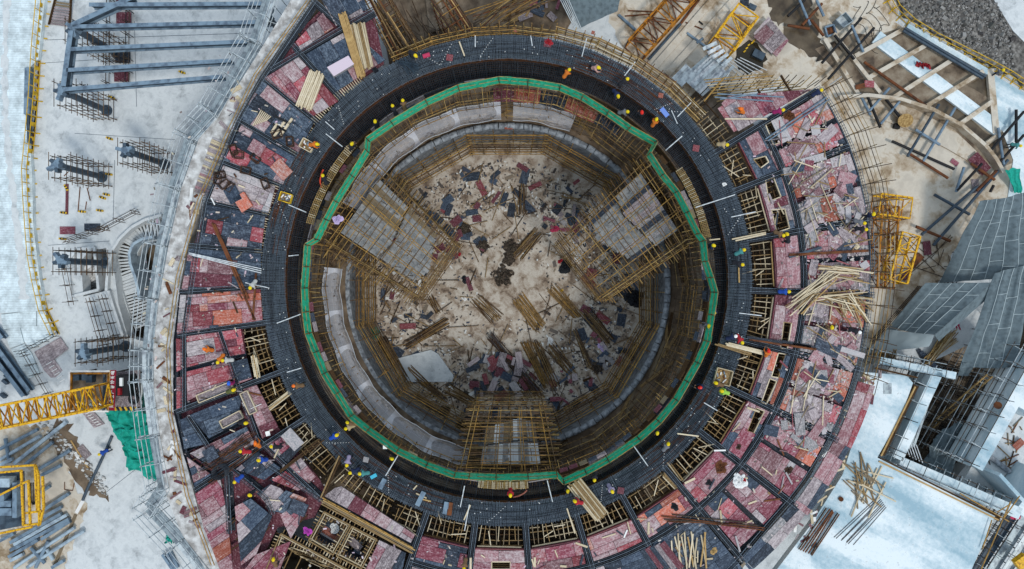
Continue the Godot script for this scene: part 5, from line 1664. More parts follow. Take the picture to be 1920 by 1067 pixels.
func steel_stock() -> void:
	# machine deck of the crane at the left edge
	var y := -4.2
	var t := thing("crane_counter_jib", "yellow crane counter jib with a grey winch and guard frame", "crane", P(35, 935, GY))
	for d in [[0, 876, 66, 872], [0, 886, 40, 882], [66, 872, 72, 890], [72, 890, 74, 985], [40, 882, 44, 985], [80, 893, 82, 952], [53, 900, 57, 985], [44, 985, 72, 982], [0, 1000, 60, 988], [0, 928, 52, 902], [74, 985, 82, 952], [66, 873, 70, 960], [48, 962, 80, 958]]:
		bar(t, "frame_beam", P(d[0], d[1], y + .9), P(d[2], d[3], y + .9), 0.13, 0.13, M.yellow)
	for d in [[66, 873], [72, 985], [44, 985], [40, 882]]: bar(t, "frame_post", P(d[0], d[1], y), P(d[0], d[1], y + .9), 0.12, 0.12, M.yellow)
	for d in [[11, 903, 1.0, .6], [12, 957, 1.2, .5], [6, 930, .6, .5], [16, 942, .8, .4], [34, 935, .3, 2.4]]:
		var b := MB.new()
		var o := P(d[0], d[1], y + .4)
		b.box(o, Vector3(d[2] * .5, 0, 0), Vector3(0, .35, 0), Vector3(0, 0, d[3] * .5))
		put(t, "winch_housing", b, pk([M.steel, M.steel_pale, M.steel_dark]))
	var dk := MB.new()
	dk.prism(wpoly(PV([-30, 890, 44, 884, 46, 985, -30, 1000]), y), y - .1, y)
	put(t, "deck_plate", dk, M.steel_dark)
	for k in 2:
		var u := MB.new()
		u.path([P(58 + k * 4, 905, y + .6), P(58 + k * 4, 940, y + .6), P(62 + k * 2, 946, y + .6), P(66, 940, y + .6), P(66, 905, y + .6)], 0.05)
		put(t, "cable_loop", u, M.black)
	pole(t, "mast_leg", P(20, 930, GY), P(20, 930, y), 0.4, M.yellow_rust)
	# steel sections lying in the yard: [x0, y0, x1, y1, kind]
	var z := [[0, 842, 71, 805, 0], [0, 862, 76, 817, 0], [27, 869, 125, 791, 1], [47, 871, 99, 829, 0], [71, 881, 132, 844, 0], [78, 891, 115, 872, 0], [0, 872, 24, 860, 1], [76, 923, 94, 911, 0], [81, 957, 130, 925, 1], [81, 970, 116, 950, 1], [20, 1017, 115, 963, 1], [27, 1021, 126, 965, 1], [30, 1027, 130, 973, 1], [78, 1011, 132, 977, 1], [20, 1031, 67, 1009, 1], [17, 1044, 72, 1012, 1], [20, 1051, 44, 1039, 1], [67, 1064, 91, 1014, 0], [27, 1064, 140, 989, 0], [51, 1064, 158, 995, 0], [98, 1064, 120, 1051, 1], [0, 1014, 27, 1000, 1], [305, 1039, 324, 1067, 1], [312, 1036, 330, 1067, 1], [318, 1032, 334, 1064, 1], [58, 1027, 84, 1056, 0], [88, 1030, 100, 1050, 0], [10, 822, 18, 868, 0]]
	for d in z:
		var a := P(d[0], d[1], GY + .2 + rng.randf() * .12)
		var b := P(d[2], d[3], GY + .2 + rng.randf() * .12)
		var b_x: float = d[0]
		if b_x > 300:
			lone("steel_section", "blue grey steel section stacked by the lower walkway", "beam", "steel sections by the lower walkway", UBOX, M.steel, axes(a, b, 0.2, 0.2))
		elif d[4] == 0:
			pipe(a, b, 0.13, pk([M.steel, M.steel_pale, M.steel]), "steel_pipe", "blue grey steel pipe lying in the sandy yard", "pipe", "steel pipes in the yard")
		else:
			lone("steel_section", "blue grey square steel section lying in the sandy yard", "beam", "square sections in the yard", UBOX, pk([M.steel, M.steel_pale, M.steel]), axes(a, b, 0.24, 0.24))
	ibeam(P(-10, 640, GY + .5), P(58, 732, GY + .5), 0.3, 0.5, M.steel, "steel_girder", "dark blue steel girder lying left of the paving slabs")
	ibeam(P(-10, 665, GY + .5), P(48, 742, GY + .5), 0.3, 0.5, M.steel, "steel_girder", "dark blue steel girder lying next to the first one by the paving")
	ibeam(P(-10, 612, GY + .5), P(8, 634, GY + .5), 0.3, 0.5, M.steel, "steel_girder", "short end of a steel girder at the paving corner")
	for d in [[2, 690], [10, 702], [6, 712], [2, 738], [14, 695]]:
		lone("steel_block", "small dark steel stub lying by the girders", "stub", "steel stubs by the girders", UBOX, M.steel_dark, axes(P(d[0], d[1], GY + .2), P(d[0] + 9, d[1] + 7, GY + .2), 0.22, 0.3))
	# drain hose along the yard
	var h := MB.new()
	h.path([P(210, 818, GY + .1), P(196, 850, GY + .1), P(182, 880, GY + .1), P(166, 912, GY + .1), P(155, 938, GY + .1)], 0.11, 8)
	tag(put(self, "hose", h, M.steel_dark), "dark drain hose running across the bare ground", "hose")
	lone("plank", "white and pink plank lying in line with the drain hose", "plank", "", UBOX, M.white, axes(P(156, 938, GY + .05), P(143, 962, GY + .05), 0.25, 0.06))
	lone("plank", "long worn plank between the steel stacks and the bare ground", "plank", "", UBOX, M.timber_grey, axes(P(142, 965, GY + .05), P(102, 1060, GY + .05), 0.22, 0.06))
	lone("plank", "short white plank lying on the brown dirt", "plank", "", UBOX, M.white, axes(P(141, 848, GY + .06), P(151, 868, GY + .06), 0.2, 0.06))
	lone("plank", "long yellow batten lying on the brown dirt", "plank", "", UBOX, M.timber_gold, axes(P(133, 826, GY + .06), P(165, 877, GY + .06), 0.1, 0.06))
	lone("plywood_sheet", "lilac plywood sheet lying by the dirt strip", "plywood", "", UBOX, PLY.l[0], axes(P(148, 838, GY + .04), P(165, 858, GY + .04), 0.7, 0.03))
	var fr := MB.new()
	fr.path([P(121, 904, GY + .05), P(121, 918, GY + .05), P(136, 920, GY + .05), P(139, 906, GY + .05)], 0.03)
	tag(put(self, "bent_rod", fr, M.rust), "rusty rod bent into an open square on the sand", "rod")
	# crumbs of concrete along the dirt
	var cr := MB.new()
	for i in 160:
		var x := rng.randf_range(72, 200)
		var p := P(x, 795 + (x - 72) * 1.0 + rng.randf_range(-22, 10), GY + .05)
		var s := rng.randf_range(.03, .12)
		var g := rng.randf_range(.2, .6)
		cr.col = Color(g, g, g * .97)
		cr.box(p, Vector3(s, 0, s * .4), Vector3(0, s * .6, 0), Vector3(-s * .3, 0, s * .7))
	tag(put(self, "concrete_crumbs", cr, M.vcol), "pale crumbs of broken concrete along the dirt strip", "rubble", "", "stuff")

# ---------------------------------------------------------------- above the ring in the picture
func zp(ox: float, oy: float, k: float, d: Array) -> Array:  # coordinates read off an enlarged crop
	return [ox + d[0] / k, oy + d[1] / k, ox + d[2] / k, oy + d[3] / k]

func top_side() -> void:
	sheet("earth_yard", PV([690, -80, 1080, -80, 1072, 40, 1060, 60, 950, 80, 800, 130, 730, 120]), GY + .004, GY + .05, M.earth, "dark earth yard above the ring beam", "ground")
	sheet("strip_footing", PV([790, -60, 812, -60, 838, 50, 806, 62]), GY + .06, GY + .3, M.brownfill, "bare concrete strip footing between two scaffolds", "footing")
	var rows := [[[676, -20, 745, 112], -0.7, "thick rusty row beside the timber stack", 0.5], [[706, -20, 772, 84], -1.2, "brown row behind the plank teeth", 0.9], [[818, -20, 872, 62], -0.9, "tall reddish row left of the rubble", 1.0]]
	for d in rows:
		var c: Array = d[0]
		var t := thing("row_scaffold", "upright pipe scaffold, " + d[2], "scaffold", at_y(P(c[0], c[1], d[1]), GY))
		var a := P(c[0], c[1], d[1])
		var b := P(c[2], c[3], d[1])
		pipe_scaffold(t, a, b, d[3], GY, d[1], 0.8, 1.1, POLES + [M.rust, M.rust], 0.03)
		var x := Vector3.UP.cross((b - a).normalized())
		for k in 9:
			var o: Vector3 = x * rng.randf_range(-.7, .7) * d[3]
			bar(t, "bearer", a + o + Vector3(0, rng.randf_range(-.2, .2), 0), b + o + Vector3(0, rng.randf_range(-.2, .1), 0), 0.06, 0.08, pk([M.rust, M.timber_old, M.timber_dark, M.oldpole, POLES[3], M.timber_gold if d[3] > 0.8 else M.rust]))
	for k in 26:
		var x0 := rng.randf_range(870, 950)
		var p := P(x0, rng.randf_range(20, 55), -4.0)
		var q := P(x0 + rng.randf_range(60, 120), rng.randf_range(-30, 0), -4.0 + rng.randf_range(-2, 1))
		lone("raking_pole", "brown raking pole in the dark bay above the ring", "pole", "raking poles above the ring", UPOLE, pk(POLES + [M.gold, M.rust]), axes(p, q, 0.07, 0.07))
	for k in 22:
		var x0 := rng.randf_range(722, 800)
		var p := P(x0, rng.randf_range(0, 70), -5.0 + rng.randf_range(-2, 1))
		lone("raking_pole", "old dark pole in the bay beside the timber stack", "pole", "old poles beside the timber stack", UPOLE, pk([M.oldpole, POLES[4], M.timber_dark]), axes(p, p + Vector3(rng.randf_range(.3, 1.4), rng.randf_range(-.6, .6), rng.randf_range(.6, 2.2)), 0.06, 0.06))
	# arc of rails along the outer edge of the ring
	for k in 8:
		var a0 := 243.0 + k * 9.6
		var t := thing("ring_edge_scaffold", ["pale bamboo", "golden pipe"][0 if k > 3 else 1] + " edge scaffold along the outside of the ring beam, " + ["at the thick rusty row", "past the brown row", "at the tall reddish row", "below the slanting poles", "below the rubble", "below the grey mesh roof", "below the rusty truss", "below the silver planks"][k], "scaffold", Q(474, a0 + 5, GY))
		for j in 7:
			var r := 464.0 + j * 3.6
			if k <= 3 and j > 4: continue
			var y: float = [-0.2, -0.9, 0.3, -1.5, -0.4, -2.2, 0.25][j]
			pole(t, "rail", Q(r, a0 - .4, y), Q(r + rng.randf_range(-1, 1), a0 + 10.0, y), 0.03, pk([M.gold, POLES[6], POLES[1]] if k < 4 else [TIMB[3], POLES[6], M.timber_gold, M.timber_old, TIMB[2]]))
			if k > 3: pole(t, "rail", Q(r + 1.4, a0 - .4, y - .5), Q(r + 1.4 + rng.randf_range(-2, 2), a0 + 9.8, y - .5), 0.028, pk([POLES[3], M.timber_old, POLES[6], M.rust]))
		for j in 5:
			var a := a0 + j * 2.0
			pole(t, "transom", Q(461, a, -0.3), Q(486 if k < 4 else 492, a + rng.randf_range(-.4, .4), -0.3), 0.028, pk(POLES))
			var top := Q(484, a, 0.4)
			pole(t, "standard", at_y(top, GY), top, 0.03, pk(POLES))
			top = Q(470, a + .6, 0.3)
			pole(t, "standard", at_y(top, GY), top, 0.03, pk(POLES))
	# rubble and sheets in the bay
	for i in 26:
		var p := P(rng.randf_range(955, 1062), rng.randf_range(-10, 36), GY + .12 + rng.randf() * .2)
		var an := rng.randf() * TAU
		var d := Vector3(cos(an), 0, sin(an)) * rng.randf_range(.15, .6)
		lone("scrap_board", "scrap board in the rubble above the ring", "board", "scrap boards above the ring", UBOX, pk([PLY.m[0], PLY.m[1], PLY.b[0], PLY.d[1], M.timber_dark, M.timber_old, PLY.l[0]]), axes(p - d, p + d, rng.randf_range(.1, .5), 0.05))
	# grey mesh roof with a bundle of pipes at its edge
	var r := thing("mesh_roof", "grey mesh sheet over a scaffold at the upper edge", "mesh sheet", P(1105, 20, GY))
	cloth(r, "sheet", [P(1050, -30, -4.5), P(1170, -40, -4.5), P(1158, 20, -4.8), P(1086, 54, -5.2)], 24, 16, 0.1, M.meshgrey, 3)
	pipe_scaffold(r, P(1080, 0, GY), P(1140, -10, GY), 1.2, GY, -5.0, 1.2, 1.2, [M.oldpole, POLES[4]])
	for k in 5: pole(r, "edge_pipe", P(1046 + k * 4, -10, -4.3), P(1078 + k * 3, 54, -5.0), 0.035, M.galv_light)

# ---------------------------------------------------------------- right of the deck
func right_side() -> void:
	truss(P(1190, 96, GY + .9), P(1310, -38, GY + .9), 1.6, 1.5, 7, M.yellow_rust, M.rust, "rusty yellow crane mast section lying above the ring", 0.055)
	truss(P(1352, 90, GY + 1.0), P(1397, 27, GY + 1.0), 1.7, 1.6, 3, M.yellow, M.yellow_rust, "bright yellow crane mast section beside the silver planks", 0.06)
	var pipes := [[1216, 112, 1276, 45, .1, "steel_dark", "grey pipe laid along the joint of the tan ground"], [1276, 45, 1318, -10, .09, "rust", "rusty pipe laid in line with the grey pipe"], [1288, 62, 1332, 94, .1, "steel", "blue steel tube between the truss and the silver planks"], [1160, 28, 1198, 62, .11, "steel", "blue steel tube below the grey mesh roof"], [1306, 81, 1318, 72, .1, "steel", "short blue tube crossing the longer one"], [1300, 31, 1318, 46, .06, "black", "short black bar on the tan ground"], [1286, 42, 1320, 56, .05, "rust", "thin rusty bar on the tan ground"], [1178, 20, 1225, 22, .05, "rust", "thin brown bar under the mesh roof"], [1172, 30, 1228, 26, .05, "rust", "thin bent bar under the mesh roof"]]
	for d in pipes: pipe(P(d[0], d[1], GY + d[4]), P(d[2], d[3], GY + d[4]), d[4], M[d[5]], "ground_pipe", d[6], "pipe")
	for d in [[1225, 128, 1345, -10], [1250, 140, 1385, -10]]:
		lone("kerb", "low worn concrete kerb crossing the tan ground", "kerb", "kerbs on the tan ground", UBOX, M.slab_tan, axes(P(d[0], d[1], GY + .06), P(d[2], d[3], GY + .06), 0.5, 0.14))
	# silver planks
	var st := thing("plank_stack", "stack of silver steel planks beside the bright yellow mast", "planks", P(1320, 135, GY))
	for i in 13:
		var o := i * 5.2
		var a := Vector2(1262 + o * .85, 132 + o * .75)
		var l := Vector2(62, -56) * rng.randf_range(.75, 1.0)
		if i < 4: l = Vector2(26, -26); a = Vector2(1262 + o * .9, 148 + o * .8)
		var y := GY + 1.4 + rng.randf() * .5
		bar(st, "plank", P(a.x, a.y, y), P(a.x + l.x, a.y + l.y, y), 0.24, 0.06, pk([M.galv_light, M.tube_white, M.galv]))
	for i in 5: bar(st, "plank", P(1318 + i * 9, 96 + i * 8 - 4, GY + 2.1), P(1344 + i * 7, 84 + i * 7 - 4, GY + 2.1), 0.25, 0.06, pk([M.galv_light, M.tube_white]))
	for d in [[1275, 160], [1310, 130], [1345, 105], [1360, 120], [1330, 150], [1300, 170]]: pole(st, "leg", P(d[0], d[1], GY), P(d[0], d[1], GY + 1.5), 0.035, M.galv)
	for k in 6: lone("white_tube", "white steel tube fanned out beside the silver planks", "tube", "tubes beside the silver planks", UPOLE, M.tube_white, axes(P(1358 + k * 6, 118 - k * 2, GY + 1.3), P(1398 + k * 8, 152 - k * 4, GY + 1.0), .07, .07))
	# ochre poles and frame work above the upper right corner of the deck
	var of := thing("corner_scaffold", "ochre pole frame at the upper corner of the right deck", "scaffold", P(1400, 160, GY))
	for k in 9:
		pole(of, "pole", P(1320 + k * 3, 150 + k * 5, -0.8), P(1440 + k * 10, 138 + k * 4, -0.9), 0.035, pk([M.gold, TIMB[2], M.timber_gold, POLES[6]]))
	for k in 16: pole(of, "pole", P(1345 + k * 14, 172 - k * .8, -1.2), P(1368 + k * 14, 136 + k * .5, -1.0), 0.028, pk([M.galv_light, M.oldpole, POLES[6], M.timber_old]))
	for k in 8: pole(of, "standard", at_y(P(1340 + k * 28, 150, -1), GY), P(1340 + k * 28, 150, -0.5), 0.03, pk(POLES))
	pole(of, "pole", P(1320, 190, 0.2), P(1358, 145, 0.3), 0.05, M.gold)
	# loose sheets on the tan ground
	bay(PV([1410, 66, 1441, 31, 1479, 76, 1455, 108]), "pmpl", 45, "large dusty maroon plywood platform lying near the puddles", "", GY + .5)
	lone("sheet_box", "grey flat tool box beside the puddle", "box", "", UBOX, M.steel_dark, axes(P(1412, 98, GY + .15), P(1432, 108, GY + .15), 0.55, 0.3))
	lone("slate_sheet", "dark slate sheet lying at the upper edge", "sheet", "", UBOX, PLY.d[0], axes(P(1388, 2, GY + .03), P(1404, 4, GY + .03), 0.6, 0.03))
	lone("slate_sheet", "small dark box beside the coiled wire", "box", "", UBOX, M.steel_dark, axes(P(1404, 10, GY + .1), P(1417, 16, GY + .1), 0.35, 0.2))
	sheet("puddle", ragged(PV([1386, 88, 1404, 74, 1420, 84, 1438, 108, 1428, 128, 1404, 138, 1384, 130, 1378, 108]), 8, 5), GY + .004, GY + .01, M.water, "shallow brown puddle beside the maroon platform", "puddle")
	for d in [[1398, 92], [1402, 86], [1408, 82], [1394, 98], [1412, 78]]: lone("yellow_fitting", "small yellow fitting lying at the puddle", "fitting", "fittings at the puddle", UBOX, M.rail, axes(P(d[0], d[1], GY + .05), P(d[0] + 4, d[1] - 3, GY + .05), .1, .1))
	# manhole, tank
	var mh := thing("manhole", "square open manhole with a metal frame", "manhole", P(1555, 58, GY))
	for d in [[1546, 52, 1562, 47], [1562, 47, 1567, 63], [1567, 63, 1551, 69], [1551, 69, 1546, 52]]: bar(mh, "frame_side", P(d[0], d[1], GY + .12), P(d[2], d[3], GY + .12), 0.12, 0.24, M.steel)
	bar(mh, "pit_cover", P(1549, 60, GY + .03), P(1564, 55, GY + .03), 0.5, 0.03, M.rust)
	var tk := thing("mixing_trough", "grey metal trough with a curved lining near the manhole", "trough", P(1580, 40, GY))
	for d in [[1564, 40, 1582, 26], [1582, 26, 1596, 42], [1596, 42, 1578, 54], [1578, 54, 1564, 40]]: bar(tk, "side", P(d[0], d[1], GY + .3), P(d[2], d[3], GY + .3), 0.06, 0.6, M.galv)
	bar(tk, "bottom", P(1571, 46, GY + .1), P(1589, 35, GY + .1), 0.75, 0.05, M.galv_light)
	# cable loops on the slab
	for k in 4:
		var c := MB.new()
		var pts := []
		for j in 26: pts.append(P(1600 + k * 16 + sin(j * .5 + k) * 12 + j * .8, 5 + j * 3.6 + cos(j * .7 + k * 2) * 7, GY + .03))
		c.path(pts, 0.018, 4)
		tag(put(self, "cable", c, M.black), "thin black cable looping over the pale slab by the trough", "cable", "cables by the trough")
	# foundation grid
	sheet("foundation_pit", PV([1528, 92, 1600, 62, 1640, 66, 1700, 50, 1860, 140, 1868, 200, 1912, 300, 1868, 318, 1790, 244, 1700, 196, 1615, 184]), GY + .004, GY + .02, M.brownfill, "brown fill between the foundation strips", "ground")
	for d in [[1720, 215, 1760, 232, 1800, 262, 1838, 205, 1800, 190], [1858, 190, 1850, 140, 1868, 205], [1790, 205, 1845, 255, 1880, 300, 1905, 280, 1858, 240]]: pass
	sheet("puddle", PV([1742, 200, 1768, 176, 1850, 250, 1880, 262, 1852, 288, 1800, 236]), GY + .022, GY + .03, M.wet, "dark wet floor between the foundation strips", "puddle")
	sheet("puddle", PV([1815, 160, 1852, 135, 1858, 186]), GY + .022, GY + .03, M.wet, "dark wet triangle at the railing end of the foundation", "puddle")
	var strips := [[1642, 70, 1880, 250, 26, .22], [1545, 74, 1610, 180, 7, .3], [1562, 64, 1684, 219, 7, .3], [1602, 106, 1696, 54, 8, .3], [1625, 148, 1743, 81, 8, .3], [1673, 184, 1787, 111, 8, .3], [1737, 199, 1842, 134, 8, .3], [1797, 234, 1860, 190, 8, .3], [1848, 270, 1878, 248, 8, .3], [1700, 50, 1862, 142, 10, .25], [1855, 130, 1866, 250, 12, .25]]
	var kd := ["wide white", "outer", "second", "first cross", "second cross", "third cross", "fourth cross", "fifth cross", "last cross", "railing side", "end"]
	for i in strips.size():
		var d = strips[i]
		lone("foundation_strip", "pale concrete foundation strip, the %s one of the grid" % kd[i], "foundation", "", UBOX, M.slab_white if i in [0, 9] else M.slab_tan, axes(P(d[0], d[1], GY + d[5] / 2), P(d[2], d[3], GY + d[5] / 2), d[4] * .04, d[5] + .004 * i))
	sheet("white_pavement", PV([1860, 138, 1925, 176, 1960, 320, 1915, 380, 1890, 370, 1900, 300, 1868, 215]), GY + .004, GY + .06, M.slab_white, "white pavement beside the railing end", "pavement")
	# curved wall
	var cw := thing("curved_wall", "curved pale concrete wall above the wet trench", "wall", P(1740, 215, GY))
	var cp := PV([1568, 186, 1620, 182, 1680, 189, 1740, 208, 1795, 238, 1838, 275, 1858, 300, 1872, 325])
	for i in cp.size() - 1: bar(cw, "wall_piece", P(cp[i].x, cp[i].y, GY + .1), P(cp[i + 1].x, cp[i + 1].y, GY + .1), 0.26, 1.2, M.slab_tan)
	cp = PV([1580, 214, 1660, 228, 1720, 252, 1770, 278, 1808, 300, 1838, 326])
	for i in cp.size() - 1: bar(cw, "inner_wall", P(cp[i].x, cp[i].y, GY - .3), P(cp[i + 1].x, cp[i + 1].y, GY - .3), 0.2, 0.8, M.slab_tan)
	# struts
	var S := [[335, 440, 590, 155, 0], [300, 350, 520, 100, 0], [370, 195, 480, 330, 0], [465, 140, 530, 290, 1], [560, 620, 675, 490, 1], [625, 690, 730, 565, 1], [555, 540, 625, 710, 0], [775, 870, 950, 580, 2], [860, 900, 1040, 600, 1], [690, 785, 1035, 940, 0], [820, 720, 955, 805, 1], [640, 530, 740, 660, 0], [535, 345, 915, 615, 3], [760, 155, 1210, 425, 2], [752, 170, 1196, 436, 2], [1235, 840, 1423, 620, 0], [1290, 900, 1423, 750, 0], [1280, 710, 1310, 915, 1], [1380, 610, 1380, 790, 0], [1130, 910, 1260, 1000, 3], [1050, 1060, 1190, 910, 0], [1160, 1060, 1270, 950, 3], [780, 850, 1000, 990, 3], [270, 0, 310, 90, 1], [510, 520, 570, 640, 1], [175, 0, 235, 140, 1], [110, 90, 205, 0, 0], [190, 140, 300, 20, 3], [240, 110, 310, 200, 3], [110, 140, 230, 160, 3], [1090, 930, 1045, 1067, 1], [1255, 1030, 1235, 1067, 0]]
	var sm := [M.black, M.steel, M.steel_dark, M.rust]
	var sl := ["black steel strut lying across the foundation strips", "blue grey steel strut lying across the foundation strips", "dark grey steel strut lying across the foundation strips", "rusty steel strut lying across the foundation strips"]
	for d in S:
		var c := zp(1440, 0, 2.965, d)
		pipe(P(c[0], c[1], GY + .45 + rng.randf() * .1), P(c[2], c[3], GY + .45 + rng.randf() * .1), 0.1, sm[d[4]], "strut", sl[d[4]], "strut", ["black struts", "blue grey struts", "dark grey struts", "rusty struts"][d[4]])
	for d in [[1752, 365, 1818, 402], [1728, 440, 1832, 350], [1718, 425, 1782, 452], [1750, 460, 1890, 300]]:
		pipe(P(d[0], d[1], GY + .4), P(d[2], d[3], GY + .4), 0.11, pk([M.steel_dark, M.rust]), "strut", "long steel strut lying on the stained ground by the mesh sheds", "strut", "struts by the mesh sheds")
	railing(PV([1655, -14, 1672, 20, 1700, 46, 1742, 72, 1790, 96, 1840, 121, 1880, 143, 1930, 176]), GY, 1.1, 0.6, "yellow railing along the rubble heap", false)
	var mb := MB.new()
	mb.tube(P(1696, 228, GY), P(1698, 226, GY + .75), 0.42, 18)
	var dr := thing("cable_drum", "brown wooden cable drum standing by the trench", "drum", P(1697, 227, GY))
	put(dr, "core", mb, M.rust)
	mb = MB.new()
	mb.tube(P(1698, 226, GY + .75), P(1698, 226, GY + .82), 0.5, 18)
	put(dr, "flange", mb, M.timber_gold)
	lone("black_box", "small black box beside the cable drum", "box", "", UBOX, M.black, axes(P(1676, 236, GY + .15), P(1686, 238, GY + .15), .35, .3))
	lone("plywood_sheet", "bright pink plywood piece lying on the foundation strip", "plywood", "", UBOX, PLY.r[1], axes(P(1621, 157, GY + .4), P(1639, 158, GY + .4), .5, .03))
	lone("plywood_sheet", "rust brown sheet beside the pink piece", "plywood", "", UBOX, M.rust, axes(P(1604, 164, GY + .4), P(1622, 160, GY + .4), .35, .03))
	for k in 4:
		var rc := thing("red_bag", "crumpled red bag lying on the wide white strip", "bag", P(1722 + k * 7, 121, GY + .25), "red bags on the white strip")
		cloth(rc, "fabric", [P(1718 + k * 6, 116 + k, GY + .42), P(1727 + k * 6, 117 + k, GY + .42), P(1726 + k * 6, 126 + (k % 2) * 4, GY + .3), P(1719 + k * 6, 124, GY + .3)], 8, 8, .25, M.red, k + 9)
	lone("plywood_sheet", "maroon sheet at the foot of the curved wall", "plywood", "", UBOX, PLY.m[0], axes(P(1824, 292, GY + .2), P(1850, 322, GY + .2), .9, .03))
	lone("plywood_sheet", "dusty lilac sheet beside the grey mesh shed", "plywood", "", UBOX, PLY.l[0], axes(P(1828, 336, GY + .05), P(1830, 362, GY + .05), .55, .03))
	lone("plywood_sheet", "small maroon sheet on the stained ground", "plywood", "", UBOX, PLY.m[2], axes(P(1784, 300, GY + .05), P(1796, 309, GY + .05), .35, .03))
	var tl := thing("tarpaulin", "teal tarpaulin hanging near the right edge", "tarpaulin", P(1898, 335, GY))
	cloth(tl, "sheet", [P(1884, 318, GY + 1), P(1912, 316, GY + 1), P(1914, 362, GY + .2), P(1900, 360, GY + .2)], 12, 12, .2, M.teal, 4)
	# outer edge scaffold of the right deck
	for k in 6:
		var a0 := -31.0 + k * 8.0
		var t := thing("outer_scaffold", "thin pale pole scaffold outside the right rim of the deck " + ["beside the curved trench", "beside the cable drum", "above the yellow truss heap", "beside the yellow truss heap", "above the pale mesh flap", "below the pale mesh flap"][k], "scaffold", Q(720, a0 + 4, GY))
		for j in 5:
			var y := -0.6 - (j % 3) * 1.5
			var ro := rout(a0) + 14 + j * 7.5
			var ro2 := rout(a0 + 8) + 14 + j * 7.5
			pole(t, "ledger", Q(ro, a0, y), Q(ro2, a0 + 8.3, y), 0.026, pk([POLES[6], TIMB[3], M.oldpole, POLES[1]]))
		for j in 3:
			var a := a0 + j * 2.8
			pole(t, "transom", Q(rout(a) + 5, a, -0.7), Q(rout(a) + 62, a + .5, -0.9), 0.026, pk([M.oldpole, POLES[4]]))
			for r in [16, 46]:
				var top := Q(rout(a) + r, a, -0.3)
				pole(t, "standard", at_y(top, GY), top, 0.026, pk(POLES))
	# yellow truss heap by the rim
	truss(P(1652, 540, GY + .9), P(1662, 388, GY + .9), 1.2, 1.2, 6, M.yellow_rust, M.rust, "rusty yellow mast section lying against the right rim", 0.05)
	truss(P(1676, 528, GY + 1.2), P(1700, 440, GY + 1.2), 1.3, 1.2, 3, M.yellow, M.yellow, "bright yellow mast section lying beside the rusty one", 0.055)
	truss(P(1642, 384, GY + .9), P(1700, 392, GY + .9), 1.5, 1.2, 2, M.yellow, M.yellow_rust, "short yellow mast piece at the end of the heap", 0.05)
	for d in [[1737, 452, 1740, 478, "m"], [1708, 500, 1728, 478, "o"], [1692, 522, 1706, 510, "m"]]:
		lone("rusty_plate", "rusty plate lying beside the yellow truss heap", "plate", "rusty plates by the truss heap", UBOX, M.rust if d[4] == "o" else PLY.m[0], axes(P(d[0], d[1], GY + .1), P(d[2], d[3], GY + .1), .55, .05))
	for k in 14: lone("loose_pole", "thin brown pole lying by the mesh sheds", "pole", "poles by the mesh sheds", UPOLE, pk([M.oldpole, M.rust, POLES[4]]), axes(P(rng.randf_range(1690, 1790), rng.randf_range(440, 525), GY + .06), P(rng.randf_range(1700, 1790), rng.randf_range(440, 540), GY + .06), .05, .05))
	# mesh covered sheds
	var A := thing("mesh_shed", "grey mesh covered shed with a slanting lit sheet beside the timber poles", "shed", P(1760, 590, GY))
	cloth(A, "sheet", [P(1735, 531, -5.6), P(1860, 530, -4.4), P(1752, 628, -4.6), P(1664, 618, -7.2)], 40, 30, .1, M.meshgrey, 11, 5)
	cloth(A, "flap", [P(1664, 618, -7.2), P(1752, 628, -4.6), P(1742, 650, -5.2), P(1622, 664, -7.7)], 20, 8, .08, M.seam, 12)
	cloth(A, "end_sheet", [P(1860, 530, -4.4), P(1868, 545, -4.8), P(1760, 640, -5.4), P(1752, 628, -4.6)], 20, 5, .05, M.meshgrey, 13)
	pipe_scaffold(A, P(1700, 600, GY), P(1760, 560, GY), 1.4, GY, -6.6, 1.2, 1.0, [M.oldpole, POLES[4]])
	for k in 5: pole(A, "base_pipe", P(1722 + k * 3, 536, GY + .1 + k * .1), P(1632 + k * 4, 640, GY + .1 + k * .1), .035, pk([M.oldpole, M.galv]))
	var B := thing("mesh_shed", "large grey mesh covered shed folded into two wings at the right edge", "shed", P(1880, 500, GY))
	cloth(B, "sheet", [P(1838, 378, -4.2), P(1932, 360, -3.6), P(1935, 520, -3.4), P(1762, 530, -6.6)], 44, 40, .18, M.meshgrey, 21, 6)
	cloth(B, "wing", [P(1866, 512, -4.2), P(1938, 492, -3.4), P(1904, 690, -4.6), P(1800, 690, -5.6)], 36, 40, .16, M.meshgrey, 22, 4)
	pipe_scaffold(B, P(1838, 395, GY), P(1760, 530, GY), 0.5, GY, -6.4, 1.2, 1.0, [M.oldpole, POLES[4], M.black])
	pipe_scaffold(B, P(1860, 560, GY), P(1800, 680, GY), 0.6, GY, -6.0, 1.2, 1.0, [M.oldpole, POLES[4], M.black])
	pipe_scaffold(B, P(1900, 430, GY), P(1890, 600, GY), 2.5, GY, -5.2, 1.6, 1.2, [M.oldpole, POLES[4]])
	# timber poles, striped cloth and blue stack between the sheds
	for k in 40:
		var f := rng.randf()
		var p := P(1738 + rng.randf_range(-8, 8), 680 + rng.randf_range(-8, 8), GY + .1 + f * .4)
		var q := P(1775 + rng.randf_range(-12, 22), 625 + rng.randf_range(-10, 16), GY + .1 + f * .4)
		lone("bamboo_pole", "pale bamboo pole in the pile between the mesh sheds", "pole", "bamboo poles between the mesh sheds", UPOLE, pk([M.timber_old, M.timber_gold, TIMB[3], POLES[6]]), axes(p, q, .07, .07))
	var sc := thing("striped_cloth", "red and white striped cloth on the bamboo pile", "cloth", P(1790, 610, GY))
